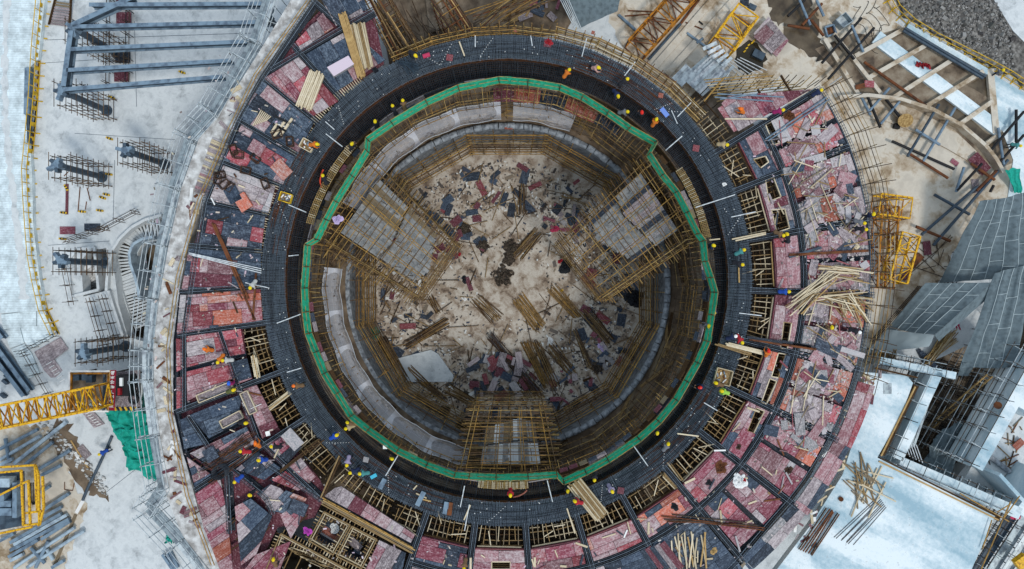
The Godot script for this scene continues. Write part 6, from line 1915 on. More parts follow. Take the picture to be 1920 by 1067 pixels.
	for k in 6: cloth(sc, "stripe", [P(1780 + k * 3, 602 + k, GY + .9), P(1783 + k * 3, 602 + k, GY + .9), P(1787 + k * 3, 614 + k, GY + .5), P(1784 + k * 3, 614 + k, GY + .5)], 3, 8, .12, M.pinkcloth if k % 2 else M.white, 30 + k)
	var bs := thing("panel_stack", "stack of dark blue patterned panels below the bamboo pile", "panels", P(1735, 670, GY))
	for k in 5: bar(bs, "panel", P(1722 + k * 5, 655 + k * 4, GY + .1 + k * .05), P(1736 + k * 5, 682 + k * 2, GY + .1 + k * .05), .3, .05, PLY.b[k % 3])
	for k in 18: lone("bamboo_pole", "ochre pole standing in the gap beside the rim", "pole", "poles beside the rim gap", UPOLE, pk([M.gold, POLES[1], M.timber_gold]), axes(P(1636 + k * 2.4, 672, GY + .1), P(1640 + k * 2.4, 655 + rng.randf() * 8, GY + 1.6), .07, .07))

# ---------------------------------------------------------------- lower right: white slab, courtyard
func lower_right() -> void:
	sheet("white_slab", PV([1622, 698, 1700, 704, 1712, 718, 1690, 780, 1645, 858, 1866, 968, 1812, 1090, 1440, 1090, 1520, 985, 1580, 890, 1612, 790]), -3.2, -2.7, M.slab_white, "bright white concrete slab beside the lower right rim", "slab")
	# slot edge of the courtyard
	var e := thing("courtyard_edge", "timber and rail edge round the courtyard beside the white slab", "edge", P(1660, 852, GY))
	for d in [[1648, 862, 1872, 972], [1652, 852, 1716, 722]]:
		bar(e, "dark_board", P(d[0], d[1], -2.9), P(d[2], d[3], -2.9), .35, .3, M.timber_dark)
		bar(e, "timber", P(d[0], d[1] + 3, -2.66), P(d[2], d[3] + 3, -2.66), .1, .08, M.timber_gold)
	bar(e, "timber", P(1640, 690, -2.6), P(1720, 708, -2.6), .12, .08, M.timber_dark)
	var wl := [[1664, 852, 1738, 692, .9, "west"], [1668, 858, 1888, 952, 1.0, "south"], [1632, 672, 1770, 700, .6, "north"], [1808, 868, 1925, 660, 1.1, "east"], [1886, 952, 1940, 880, .9, "corner"], [1880, 742, 1940, 775, 1.0, "branching"], [1895, 930, 1850, 880, .3, "inner"]]
	for d in wl:
		lone("concrete_wall", "white concrete wall of the courtyard, the %s one" % d[5], "wall", "", UBOX, M.slab_white, axes(P(d[0], d[1], -4.6), P(d[2], d[3], -4.6), d[4] * .8, 2.6))
	for d in wl.slice(0, 4):
		var t := thing("wall_scaffold_rail", "thin grey pipe scaffold along the %s courtyard wall" % d[5], "scaffold", P(d[0], d[1], GY))
		pipe_scaffold(t, P(d[0] + 6, d[1] - 4, -3), P(d[2] + 6, d[3] - 4, -3), 0.9, GY - 2.9, -2.6, 1.1, 0.9, [M.oldpole, M.galv, M.galv_light, M.black], 0.026)
	# galvanised walk along the west wall
	var gw := thing("steel_walk", "grey ribbed steel walkway above the courtyard pit", "walkway", P(1720, 770, -5))
	for k in 4: bar(gw, "plank", P(1762 - k * 5, 690 + k, -5.0), P(1712 - k * 5, 838 + k, -5.0), .22, .05, M.galv)
	# planks of white rails
	for k in 5: lone("white_tube", "white tube rail above the courtyard steps", "tube", "white tube rails above the steps", UPOLE, M.tube_white, axes(P(1694 + k * 6, 822 + k * 3, -3.6), P(1706 + k * 6, 856 + k * 3, -3.6), .07, .07))
	# mesh sheets in the pit
	var m1 := thing("mesh_sheet", "grey mesh sheet hung in folds at the bottom of the courtyard pit", "mesh sheet", P(1780, 840, GY - 3))
	cloth(m1, "sheet", [P(1800, 788, -6.2), P(1822, 792, -6.2), P(1782, 898, -7.0), P(1726, 868, -7.4)], 26, 26, .3, M.meshgrey, 41, 3)
	cloth(m1, "upper_fold", [P(1750, 822, -6.6), P(1800, 788, -6.2), P(1790, 850, -6.6), P(1740, 860, -7.0)], 16, 16, .25, M.meshgrey, 42)
	pipe_scaffold(m1, P(1800, 800, GY), P(1750, 880, GY), 1.2, GY - 3, -7.4, 1.2, 1.2, [M.oldpole, POLES[4]])
	var m2 := thing("mesh_sheet", "small grey mesh sheet hanging below the large wing", "mesh sheet", P(1805, 695, GY - 3))
	cloth(m2, "sheet", [P(1806, 680, -5.4), P(1830, 684, -5.4), P(1816, 706, -6.0), P(1796, 702, -6.0)], 10, 10, .15, M.meshgrey, 43)
	pipe_scaffold(m2, P(1805, 690, GY), P(1825, 700, GY), .6, GY - 3, -6.0, 1.0, 1.2, [M.oldpole])
	# pit scaffold and ladder
	for k in 6:
		var t := thing("courtyard_scaffold", "dark pipe scaffold standing in the courtyard pit", "scaffold", P(1720 + k * 18, 760, GY - 3), "dark scaffolds in the courtyard pit")
		pipe_scaffold(t, P(1790 + k * 15 - 6, 690 + k * 8, GY - 1), P(1728 + k * 17, 815 + k * 10, GY - 1), 0.7, GY - 3, -7.2 - (k % 2) * .8, 1.3, 1.3, [M.oldpole, M.black, POLES[4], M.oldpole], 0.028)
	var ld := thing("ladder", "long rusty ladder rising across the courtyard pit", "ladder", P(1745, 800, GY - 2))
	var a := P(1744, 802, -8.5)
	var b := P(1856, 704, -4.4)
	var x := Vector3.UP.cross((b - a).normalized()) * .26
	for s in [-1, 1]: bar(ld, "rail", a + x * s, b + x * s, .06, .09, M.timber_gold)
	for k in 20: bar(ld, "rung", a.lerp(b, (k + .5) / 20) - x * 1.5, a.lerp(b, (k + .5) / 20) + x * 1.5, .05, .05, pk([M.timber_old, TIMB[2], POLES[3]]))
	# rooms to the right
	sheet("room_floor", PV([1872, 772, 1890, 765, 1935, 790, 1935, 880, 1885, 935, 1805, 905, 1840, 840]), -6.2, -6.0, M.slab, "grey floor of the open room right of the courtyard", "floor")
	pipe(P(1842, 846, -5.8), P(1892, 884, -5.8), .2, M.drum, "drain_pipe", "thick grey drain pipe lying in the open room", "pipe")
	pipe(P(1896, 738, -4.4), P(1935, 766, -4.4), .2, M.drum, "drain_pipe", "thick grey drain pipe at the right edge", "pipe")
	for k in 34:
		var p := P(rng.randf_range(1835, 1915), rng.randf_range(790, 900), -5.95)
		var an := rng.randf() * TAU
		var l := rng.randf_range(.15, .7)
		lone("scrap_stick", "dark stick scattered on the floor of the open room", "stick", "sticks in the open room", UBOX, pk([M.timber_dark, M.timber_grey, M.rust, M.timber_old]), axes(p - Vector3(cos(an), 0, sin(an)) * l, p + Vector3(cos(an), 0, sin(an)) * l, .06, .05))
	lone("rust_sheet", "curved rusty red sheet in the corner of the open room", "sheet", "", UBOX, PLY.o[0], axes(P(1902, 840, -5.8), P(1918, 826, -5.8), .5, .06))
	lone("rust_plate", "small rusty round plate on the east wall", "plate", "", UPOLE_FINE, M.rust, axes(P(1871, 760, -3.3), P(1871, 760, -3.22), .5, .5))
	# lower right corner: galvanised scaffolds
	for k in 4:
		var t := thing("corner_walkway", "galvanised plank walkway below the white slab, " + ["next to the slab", "with yellow poles", "with pale planks", "at the frame edge"][k], "walkway", P(1850, 1020, GY))
		var p0 := P(1815 + k * 28, 1085, -5.0 + k * .3)
		var p1 := P(1905 + k * 28, 945, -5.0 + k * .3)
		for j in 3: bar(t, "plank", p0 + Vector3(j * .27, 0, 0), p1 + Vector3(j * .27, 0, 0), .24, .05, [M.steel_dark, M.galv, M.galv_light, M.galv][k])
		pipe_scaffold(t, p0, p1, 1.2, GY - 1, -4.6, 1.2, 1.2, [M.oldpole, M.galv, M.black], 0.026)
	for d in [[1860, 975, 1842, 1030], [1895, 940, 1840, 1067], [1870, 960, 1895, 945], [1880, 975, 1912, 930], [1800, 925, 1892, 978]]:
		lone("ochre_pole", "ochre pole lying over the lower right corner scaffold", "pole", "ochre poles at the corner", UPOLE, M.gold, axes(P(d[0], d[1], -2.5), P(d[2], d[3], -2.5), .08, .08))
	lone("yellow_machine_part", "yellow machine part at the lower right frame edge", "machine", "", UBOX, M.yellow, axes(P(1905, 1060, -3.5), P(1925, 1045, -3.5), .7, .4))
	var pc := thing("pink_bag", "crumpled pink bag hanging at the corner scaffold", "bag", P(1908, 962, -5))
	cloth(pc, "fabric", [P(1900, 952, -4), P(1918, 948, -4), P(1915, 974, -4.2), P(1898, 976, -4.2)], 10, 10, .3, M.pinkcloth, 8)
	# things on the white slab
	for i in 26:
		var p := P(1622 + rng.randf_range(-18, 26), 905 + rng.randf_range(-24, 34), -2.64 + i * .003)
		var an := deg_to_rad([35.0, 40.0, 65.0, -70.0, 20.0, 88.0][i % 6] + rng.randf_range(-8, 8))
		var l := rng.randf_range(.5, 1.5)
		lone("slab_batten", "grey brown batten in the loose heap on the white slab", "batten", "battens on the white slab", UBOX, pk([M.timber_old, TIMB[3], M.timber_grey, TIMB[1]]), axes(p - Vector3(cos(an), 0, sin(an)) * l, p + Vector3(cos(an), 0, sin(an)) * l, .08, .06))
	for k in 8: lone("rebar_rod", "thin dark rebar rod lying on the white slab", "rod", "rebar rods on the white slab", UPOLE, M.rebar_rust, axes(P(1570 + k * 4 + rng.randf_range(-8, 4), 1008 + k * 2, -2.67), P(1648 + k * 2, 930 + k * 3, -2.67), .035, .035))
	for k in 7: lone("dark_batten", "old dark batten stacked at the edge of the white slab", "batten", "dark battens at the slab edge", UBOX, pk([M.timber_dark, M.rust]), axes(P(1498 + k * 4 + rng.randf_range(-3, 3), 1030 + k * 2, -2.6 + k * .01), P(1552 + k * 3 + rng.randf_range(-4, 4), 952 + k * 2, -2.6 + k * .01), .06, .06))
	lone("drain_cover", "dark round drain cover in the white slab", "cover", "", UPOLE_FINE, M.steel_dark, axes(P(1526, 1021, -2.7), P(1526, 1021, -2.66), .45, .45))
	lone("rusty_ring", "small rusty pot on the white slab", "pot", "", UPOLE_FINE, M.rust, axes(P(1577, 936, -2.7), P(1577, 936, -2.55), .32, .32))
	lone("paper_sheet", "grey printed paper sheet on the white slab", "paper", "", UBOX, M.galv, axes(P(1657, 729, -2.68), P(1672, 729, -2.68), .7, .02))
	for i in 70:
		var p := P(lerpf(1640, 1500, i / 70.0) + rng.randf_range(-22, 14), lerpf(700, 1010, i / 70.0) + rng.randf_range(-12, 12), -2.66)
		var an := rng.randf() * TAU
		var l := rng.randf_range(.08, .5)
		lone("slab_offcut", "small board offcut on the edge of the white slab", "offcut", "offcuts on the white slab edge", UBOX, pk([PLY.m[0], PLY.l[1], PLY.p[0], TIMB[0], TIMB[2], M.timber_old, M.white]), axes(p - Vector3(cos(an), 0, sin(an)) * l, p + Vector3(cos(an), 0, sin(an)) * l, rng.randf_range(.05, .2), .04))

# ---------------------------------------------------------------- loose things on the deck and the ring
func stack(a: Vector2, b: Vector2, y: float, wpx: float, n: int, layers: int, mats: Array, label: String, group := "", w := 0.09) -> void:
	var pa := P(a.x, a.y, y)
	var pb := P(b.x, b.y, y)
	var z := (pb - pa).normalized()
	var x := Vector3.UP.cross(z).normalized()
	var hw := wpx * 0.0168
	var t := thing("timber_stack", label, "timber", (pa + pb) / 2, group)
	for l in layers:
		for i in n:
			var o := x * lerpf(-hw, hw, (i + .5) / n) + Vector3(0, .05 + l * .09, 0)
			var e0 := rng.randf_range(-.12, .12)
			var e1 := rng.randf_range(-.12, .12)
			var sk := x * rng.randf_range(-.03, .03)
			bar(t, "batten", pa + o + z * e0 + sk, pb + o + z * e1 - sk, w, .08, pk(mats))

func scatter(n: int, ok: Callable, called: String, label: String, cat: String, group: String, mats: Array, lmin: float, lmax: float, wmin: float, wmax: float, h: float, y: float) -> void:
	for i in n:
		var c: Vector2 = ok.call()
		var p := P(c.x, c.y, y + h / 2 + rng.randf() * .05)
		var an := rng.randf() * TAU
		var l := rng.randf_range(lmin, lmax) / 2
		var d := Vector3(cos(an), rng.randf_range(-.02, .02), sin(an)) * l
		var m: Material = pk(mats)
		lone(called, ("long " if l > lmax * .32 else "short ") + tone(m) + " " + label, cat, group, UBOX, m, axes(p - d, p + d, rng.randf_range(wmin, wmax), h))

func tone(m: Material) -> String:
	for k in PLY:
		if m in PLY[k]: return {"m": "maroon", "p": "pink", "r": "red", "o": "orange", "b": "blue grey", "d": "slate", "l": "lilac", "g": "grey"}[k]
	return "pale" if m in TIMB else "white" if m == M.white else "rusty" if m in [M.rust, M.rebar] else "brown"

func tray(c: Vector2, w: float, l: float, an: float, y: float, label: String, m: Material) -> void:
	var o := P(c.x, c.y, y)
	var u := Vector3(cos(an), 0, sin(an)) * l / 2
	var v := Vector3(-sin(an), 0, cos(an)) * w / 2
	var t := thing("tray", label, "tray", o)
	bar(t, "bottom", o - u + Vector3(0, .03, 0), o + u + Vector3(0, .03, 0), w, .03, M.timber_old)
	for s in [-1, 1]:
		bar(t, "side", o - u + v * s + Vector3(0, .12, 0), o + u + v * s + Vector3(0, .12, 0), .05, .22, m)
		bar(t, "side", o - v + u * s + Vector3(0, .12, 0), o + v + u * s + Vector3(0, .12, 0), .05, .22, m)
	for k in 14:
		var p := o + u * rng.randf_range(-.75, .75) + v * rng.randf_range(-.75, .75) + Vector3(0, .1, 0)
		var d := Vector3(rng.randf_range(-.12, .12), 0, rng.randf_range(-.12, .12))
		lone("tool", "small fitting in the " + label.get_slice(" on ", 0) + label.substr(label.rfind(" beside ")) if label.contains(" beside ") else "small fitting in the large timber tray", "fitting", "fittings in the " + label, UBOX, pk([M.rust, M.white, M.steel, M.timber_gold, M.galv]), axes(p - d, p + d + Vector3(.02, 0, 0), .07, .06))

func shaft_box(q: Array, label: String) -> void:
	var t := thing("shaft_formwork", label, "formwork", P(q[0], q[1], -0.4))
	for i in 4:
		var j := (i + 1) % 4
		var a := P(q[i * 2], q[i * 2 + 1], -0.02)
		var b := P(q[j * 2], q[j * 2 + 1], -0.02)
		var c := (P(q[0], q[1]) + P(q[2], q[3]) + P(q[4], q[5]) + P(q[6], q[7])) / 4
		var inw := (c - (a + b) / 2)
		inw.y = 0
		inw = inw.normalized()
		for k in 3: bar(t, "frame_batten", a + inw * k * .13 + Vector3(0, .03 - k * .08, 0), b + inw * k * .13 + Vector3(0, .03 - k * .08, 0), .06, .1, [M.timber_old, TIMB[3], M.timber_dark][k])
		bar(t, "side_board", a + inw * .3 + Vector3(0, -.7, 0), b + inw * .3 + Vector3(0, -.7, 0), .03, 1.2, PLY.d[0])
		var n := int(a.distance_to(b) / .2)
		for k in n:
			var p := a.lerp(b, (k + .5) / n)
			bar(t, "tie", p - inw * .3 + Vector3(0, -.05, 0), p + inw * .45 + Vector3(0, -.12, 0), .045, .05, pk([TIMB[2], M.timber_old, M.timber_dark]))
	for i in 7:
		var f := (i + .5) / 7.0
		bar(t, "joist", P(lerpf(q[0], q[2], f), lerpf(q[1], q[3], f), -1.0), P(lerpf(q[6], q[4], f), lerpf(q[7], q[5], f), -1.0), .06, .1, M.timber_old)

func cloth_heap(c: Vector2, y: float, r: float, m: Material, called: String, label: String, cat: String, sd: int) -> void:
	var o := P(c.x, c.y, y)
	var f := FastNoiseLite.new()
	f.seed = sd
	f.frequency = 0.9
	f.fractal_octaves = 3
	var b := MB.new()
	var rows := 9
	var seg := 30
	var g := []
	for i in rows + 1:
		var row := []
		for j in seg:
			var t := TAU * j / seg
			var k := float(i) / rows
			var rr := r * k * (1.0 + .55 * f.get_noise_2d(cos(t) * .8, sin(t) * .8 + sd)) * (0.7 + 0.3 * absf(cos(t + sd)))
			row.append(o + Vector3(cos(t) * rr, maxf(.012, r * .5 * (1 - k) * (1 + 1.2 * f.get_noise_3d(cos(t) * k * 3, sin(t) * k * 3, 4))), sin(t) * rr))
		g.append(row)
	for i in rows:
		for j in seg: b.quad(g[i][j], g[i + 1][j], g[i + 1][(j + 1) % seg], g[i][(j + 1) % seg])
	tag(put(self, called, b, m), label, cat)

func deck_objects() -> void:
	# stacks
	stack(Vector2(643, 28), Vector2(679, 145), 0.02, 15, 6, 3, [M.timber_gold, M.timber_old], "tall stack of long golden planks on the upper deck")
	stack(Vector2(670, 46), Vector2(688, 128), 0.02, 28, 9, 2, [TIMB[3], M.timber_old, TIMB[2]], "broad stack of weathered planks beside the golden one")
	stack(Vector2(596, 136), Vector2(570, 203), 0.02, 30, 9, 2, [TIMB[0], TIMB[1], TIMB[2]], "short stack of pale planks on the maroon bay")
	stack(Vector2(1076, 903), Vector2(1128, 968), 0.12, 30, 9, 2, [TIMB[2], M.timber_old, TIMB[3]], "stack of planks lying across the ring beam below the fence")
	stack(Vector2(604, 938), Vector2(775, 1033), 0.02, 13, 5, 1, [M.timber_old, M.timber_grey, M.timber_gold, M.gold], "long lashed bamboo walkway beside the shaft boxes", "", .065)
	stack(Vector2(638, 856), Vector2(604, 934), 0.06, 9, 2, 1, [M.timber_old, M.timber_dark], "two plank gangway crossing the joists to the ring")
	stack(Vector2(604, 824), Vector2(528, 882), 0.06, 8, 2, 1, [M.timber_old, M.timber_dark], "two plank gangway beside the grey board pile")
	stack(Vector2(1375, 450), Vector2(1434, 438), 0.1, 7, 2, 1, [TIMB[1], TIMB[2]], "pale plank pair reaching onto the ring by two workers")
	stack(Vector2(1362, 645), Vector2(1434, 662), 0.1, 8, 3, 1, [TIMB[0], TIMB[1]], "three pale planks beside the worker in red")
	stack(Vector2(1342, 645), Vector2(1405, 664), 0.06, 6, 2, 1, [M.timber_old], "brown planks ending at the tool tray")
	stack(Vector2(476, 668), Vector2(484, 708), 0.04, 10, 5, 1, [TIMB[1], M.timber_gold], "small pile of yellow battens on the edge of the deck")
	stack(Vector2(545, 735), Vector2(500, 770), -0.1, 8, 4, 1, [TIMB[2], M.timber_gold], "battens resting on the open joists below the orange worker")
	stack(Vector2(1244, 890), Vector2(1268, 915), -0.2, 8, 4, 1, [TIMB[2], M.timber_old], "batten pile on the joists beside a radial cage")
	stack(Vector2(1254, 868), Vector2(1280, 902), -0.2, 5, 3, 1, [M.timber_old, TIMB[3]], "batten pile across the cage from the first")
	# long bars on bays
	for d in [[390, 905, 480, 838], [396, 880, 470, 835], [385, 876, 462, 826], [378, 868, 470, 820], [400, 866, 455, 812], [372, 880, 448, 850], [395, 858, 476, 808]]:
		for k in 3: lone("rebar_rod", "long steel rod lying on the dusty bay below the blue bays", "rod", "long rods on the dusty bay", UPOLE, pk([M.rebar_rust, M.rebar, M.rust]), axes(P(d[0] + k * 3, d[1] + k * 2, .06), P(d[2] + k * 3, d[3] + k * 2, .06), .05, .05))
	for d in [[398, 418, 478, 600], [402, 420, 466, 560], [480, 512, 474, 600]]: lone("rusty_bar", "long rusty flat bar lying over the red bays", "bar", "rusty bars over the red bays", UBOX, M.rust, axes(P(d[0], d[1], .1), P(d[2], d[3], .1), .12, .06))
	for k in 3: lone("white_tube", "long white tube lying over the chequered bays", "tube", "white tubes over the chequered bays", UPOLE, M.tube_white, axes(P(354, 474 + k * 1.5, .12), P(490, 504 + k * 4, .12), .07, .07))
	for d in [[1240, 968, 1434, 990], [1245, 974, 1420, 985], [1250, 978, 1380, 982], [1260, 965, 1400, 980], [1300, 978, 1432, 994]]: lone("brown_pole", "long brown pole lying across the navy and maroon bays", "pole", "brown poles across the bays", UPOLE, pk([M.oldpole, M.rust, M.timber_old]), axes(P(d[0], d[1], .1), P(d[2], d[3], .1), .08, .08))
	for d in [[1350, 186, 1420, 176], [1340, 182, 1450, 190], [1345, 176, 1470, 182], [1435, 261, 1550, 182], [1440, 264, 1555, 186]]: lone("blue_bar", "long blue grey bar lying over the upper right bays", "bar", "blue bars over the upper bays", UPOLE, M.steel, axes(P(d[0], d[1], .1), P(d[2], d[3], .1), .09, .09))
	for d in [[1480, 482, 1540, 464], [1480, 478, 1628, 470], [1466, 640, 1528, 652], [1400, 632, 1520, 650], [1405, 636, 1530, 655]]: lone("steel_channel", "steel channel lying on the right deck beside the dark slot", "channel", "steel channels on the right deck", UBOX, pk([M.rust, PLY.d[0], M.steel_dark]), axes(P(d[0], d[1], .12), P(d[2], d[3], .12), .16, .1))
	lone("white_batten", "long white batten lying across the upper right bays", "batten", "", UBOX, TIMB[0], axes(P(1359, 223, .1), P(1438, 223, .1), .08, .06))
	# the big heap of battens
	for i in 95:
		var kind := i % 4
		var a: Vector2
		var b: Vector2
		if kind == 0:
			a = Vector2(1545 + rng.randf_range(-12, 25), 497 + rng.randf_range(0, 22)); b = a + Vector2(rng.randf_range(40, 75), rng.randf_range(2, 14))
		elif kind == 1:
			a = Vector2(1470 + rng.randf_range(0, 40), 585 + rng.randf_range(-30, 8)); b = Vector2(1558 + rng.randf_range(-20, 18), 520 + rng.randf_range(-14, 14))
		elif kind == 2:
			a = Vector2(1535 + rng.randf_range(-15, 25), 560 + rng.randf_range(-12, 10)); b = a + Vector2(rng.randf_range(45, 90), rng.randf_range(-12, 26))
		else:
			a = Vector2(1590 + rng.randf_range(-20, 15), 548 + rng.randf_range(-10, 20)); b = a + Vector2(rng.randf_range(4, 34), rng.randf_range(24, 48))
		var y := .06 + .0045 * i
		lone("batten", "pale batten in the big loose heap on the right deck", "batten", "battens of the big heap", UBOX, pk(TIMB + [M.timber_old, M.timber_gold]), axes(P(a.x, a.y, y), P(b.x, b.y, y), .06, .05))
	# scattered boards and battens, denser on the dusty bays
	var right := func() -> Vector2: return rp(rng.randf_range(568, 672), rng.randf_range(-29, 30))
	scatter(85, right, "loose_board", "plywood offcut on the dusty right deck", "board", "loose boards on the right deck", [PLY.p[0], PLY.l[0], PLY.l[1], PLY.l[2], PLY.b[1], PLY.g[0], PLY.p[1], PLY.p[2], PLY.m[1], PLY.d[2], PLY.g[2]], .4, 1.6, .2, .75, .03, .03)
	scatter(100, right, "loose_batten", "batten lying on the dusty right deck", "batten", "loose battens on the right deck", TIMB + [M.timber_old, M.timber_grey, PLY.r[1], PLY.l[0], M.timber_old], .25, 1.9, .035, .07, .045, .06)
	var inner := func() -> Vector2: return rp(rng.randf_range(509, 552), rng.randf_range(-30, 108))
	scatter(36, inner, "strip_offcut", "offcut on the inner plywood strip", "offcut", "offcuts on the inner strips", TIMB + [PLY.l[1], PLY.r[0], M.white, PLY.b[0]], .2, .9, .04, .14, .035, .03)
	var lowr := func() -> Vector2: return rp(rng.randf_range(565, 660), rng.randf_range(31, 100))
	scatter(70, lowr, "lower_offcut", "piece of wood on the lower deck bays", "offcut", "loose wood on the lower deck", TIMB + [PLY.l[1], PLY.p[0], M.timber_old, PLY.g[1], M.rust], .2, 1.1, .04, .12, .04, .03)
	var leftd := func() -> Vector2: return rp(rng.randf_range(480, 610), rng.randf_range(128, 218))
	scatter(60, leftd, "left_offcut", "loose piece on the left deck bays", "offcut", "loose pieces on the left deck", [TIMB[0], TIMB[2], M.rust, M.rebar, PLY.l[1], PLY.d[1], M.timber_dark, M.white], .15, .8, .03, .1, .04, .03)
	for k in 13:
		var a := Vector2(1258 + k * 5.5 + rng.randf_range(-3, 3), 1003 + rng.randf_range(-10, 12))
		lone("standing_batten", "pale batten lying on the dark blue bay", "batten", "battens on the dark blue bay", UBOX, pk(TIMB + [M.timber_gold]), axes(P(a.x, a.y, .06 + k * .01), P(a.x + rng.randf_range(-12, 16), 1064 + rng.randf_range(-4, 6), .06 + k * .01), .085, .06))
	for k in 5: lone("navy_board", "navy board slanting over the lilac sheets below the dark blue bay", "board", "navy boards", UBOX, pk([PLY.b[0], PLY.l[0], PLY.m[0]]), axes(P(1205 + k * 9, 1030 - k * 3, .05 + k * .02), P(1230 + k * 12, 1066, .05 + k * .02), .42, .03))
	# dust and crumbs
	var cr := MB.new()
	for i in 2600:
		var c: Vector2 = right.call() if i % 3 > 0 else rp(rng.randf_range(470, 690), rng.randf_range(-32, 220))
		var rr := c.distance_to(Vector2(CX, CY))
		if rr < 507 and (c.x > 600 or c.y > 600): continue
		var p := P(c.x, c.y, .02)
		var s := rng.randf_range(.012, .05)
		var g := rng.randf_range(.12, .6)
		cr.col = Color(g, g * rng.randf_range(.75, .95), g * rng.randf_range(.7, .95))
		var an := rng.randf() * TAU
		cr.box(p, Vector3(cos(an), 0, sin(an)) * s * rng.randf_range(1, 3), Vector3(0, s * .4, 0), Vector3(-sin(an), 0, cos(an)) * s)
	tag(put(self, "sawdust_crumbs", cr, M.vcol), "crumbs of wood and cement strewn over the plywood deck", "debris", "", "stuff")
	# shaft boxes on the lower deck
	shaft_box([608, 959, 657, 984, 625, 1040, 579, 1013], "square timber shaft box with joists near the purple cloth")
	shaft_box([660, 986, 707, 1011, 678, 1066, 631, 1042], "square timber shaft box beside the first shaft box")
	shaft_box([527, 1000, 660, 1072, 620, 1130, 490, 1090], "large timber shaft box full of loose battens")
	for k in 26: lone("shaft_batten", "loose batten in the large shaft box", "batten", "battens in the large shaft box", UBOX, pk([M.timber_dark, M.timber_old, TIMB[3]]), axes(P(536 + k * 2 + rng.randf_range(-6, 6), 1024 + k * 1.2, -.3), P(590 + k * 2.5, 1046 + k * 1.4 + rng.randf_range(-8, 8), -.3), .07, .06))
	for d in [[612, 985, 634, 1000, "b"], [606, 992, 636, 1010, "o"], [598, 1002, 628, 1022, "g"], [655, 1010, 676, 1030, "l"], [662, 1034, 680, 1046, "b"]]: lone("shaft_sheet", "plywood sheet dropped on the joists of a shaft box", "plywood", "sheets in the shaft boxes", UBOX, pk(PLY[d[4]]), axes(P(d[0], d[1], -.9), P(d[2], d[3], -.9), .5, .03))
	# timber troughs with tools on the left bays
	for d in [[372, 748, 436, 722, "long timber trough with tools beside the worker in olive"], [416, 796, 454, 776, "short timber trough full of chips on the blue bay"], [458, 735, 476, 774, "timber trough on the pink bay beside the joists"]]:
		var a := P(d[0], d[1], .02)
		var b := P(d[2], d[3], .02)
		var z := (b - a).normalized()
		var t := thing("trough", d[4], "trough", (a + b) / 2)
		var x := Vector3.UP.cross(z) * .25
		for s in [-1, 1]: bar(t, "side", a + x * s + Vector3(0, .08, 0), b + x * s + Vector3(0, .08, 0), .05, .16, TIMB[1])
		for e in [a, b]: bar(t, "end", e - x + Vector3(0, .08, 0), e + x + Vector3(0, .08, 0), .05, .16, TIMB[2])
		bar(t, "bottom", a + Vector3(0, .02, 0), b + Vector3(0, .02, 0), .48, .02, PLY.l[0])
	# trays
	tray(Vector2(537, 371), .55, .75, .3, .08, "yellow edged tray on the ring beside the pale bay", M.rail)
	tray(Vector2(577, 273), .6, .8, .5, .08, "timber tray on the ring beside the worker in orange", TIMB[1])
	tray(Vector2(1355, 706), .95, 1.0, .25, .08, "large timber tray full of fittings on the right of the ring", TIMB[3])
	# white box
	var wb := thing("white_crate", "large white dusty crate on the worn upper bay", "crate", P(637, 126, .02))
	var b8 := MB.new()
	b8.box8([P(614, 130, .02), P(652, 108, .02), P(664, 124, .02), P(626, 146, .02), P(614, 126, .75), P(652, 105, .75), P(663, 120, .75), P(626, 142, .75)])
	put(wb, "body", b8, PLY.g[2])
	b8 = MB.new()
	b8.box8([P(613, 126, .755), P(653, 104, .755), P(664, 120, .755), P(626, 143, .755), P(613, 126, .79), P(653, 104, .79), P(664, 120, .79), P(626, 143, .79)])
	put(wb, "lid", b8, mat(hx("c9b9c4"), .8))
	# stacked sheets on left bays
	for d in [[470, 270, 492, 284, "p", "stack of pink sheets on the blue and red bay"], [516, 305, 540, 330, "o", "stack of orange sheets at the inner end of the blue and red bay"], [430, 352, 444, 378, "b", "stack of blue and lilac sheets on the pale bay"], [448, 366, 464, 392, "o", "stack of orange sheets hanging over the cage"], [536, 810, 560, 838, "g", "pile of grey weathered boards by the joists"], [544, 946, 574, 958, "d", "curled dark sheet near the shaft boxes"], [385, 858, 405, 846, "d", "slate board on the dusty bay"]]:
		var t := thing("sheet_stack", d[5], "plywood", P((d[0] + d[2]) / 2.0, (d[1] + d[3]) / 2.0, .02))
		for k in 5: bar(t, "sheet", P(d[0] + rng.randf_range(-1.5, 1.5), d[1], .05 + k * .035), P(d[2] + rng.randf_range(-1.5, 1.5), d[3], .05 + k * .035), .8, .025, pk(PLY[d[4]]))
	# rusty steel frames on the pale bays
	for d in [[422, 345], [432, 352], [408, 336], [414, 328], [462, 320], [440, 282], [448, 290], [480, 298], [498, 345], [520, 252], [545, 265]]:
		var t := thing("hoop_bundle", "small rusty steel hoop bundle lying on the bays left of the ring", "rebar", P(d[0], d[1], .02), "rusty hoop bundles on the left bays")
		var an := rng.randf() * TAU
		var u := Vector3(cos(an), 0, sin(an)) * .3
		var v := Vector3(-sin(an), 0, cos(an)) * .2
		var o := P(d[0], d[1], .05)
		for k in 4:
			var h := Vector3(0, k * .06, 0) + Vector3(rng.randf_range(-.05, .05), 0, rng.randf_range(-.05, .05))
			for e in [[-1, -1, 1, -1], [1, -1, 1, 1], [1, 1, -1, 1], [-1, 1, -1, -1]]: bar(t, "rod", o + h + u * e[0] + v * e[1], o + h + u * e[2] + v * e[3], .035, .035, M.rebar_rust)
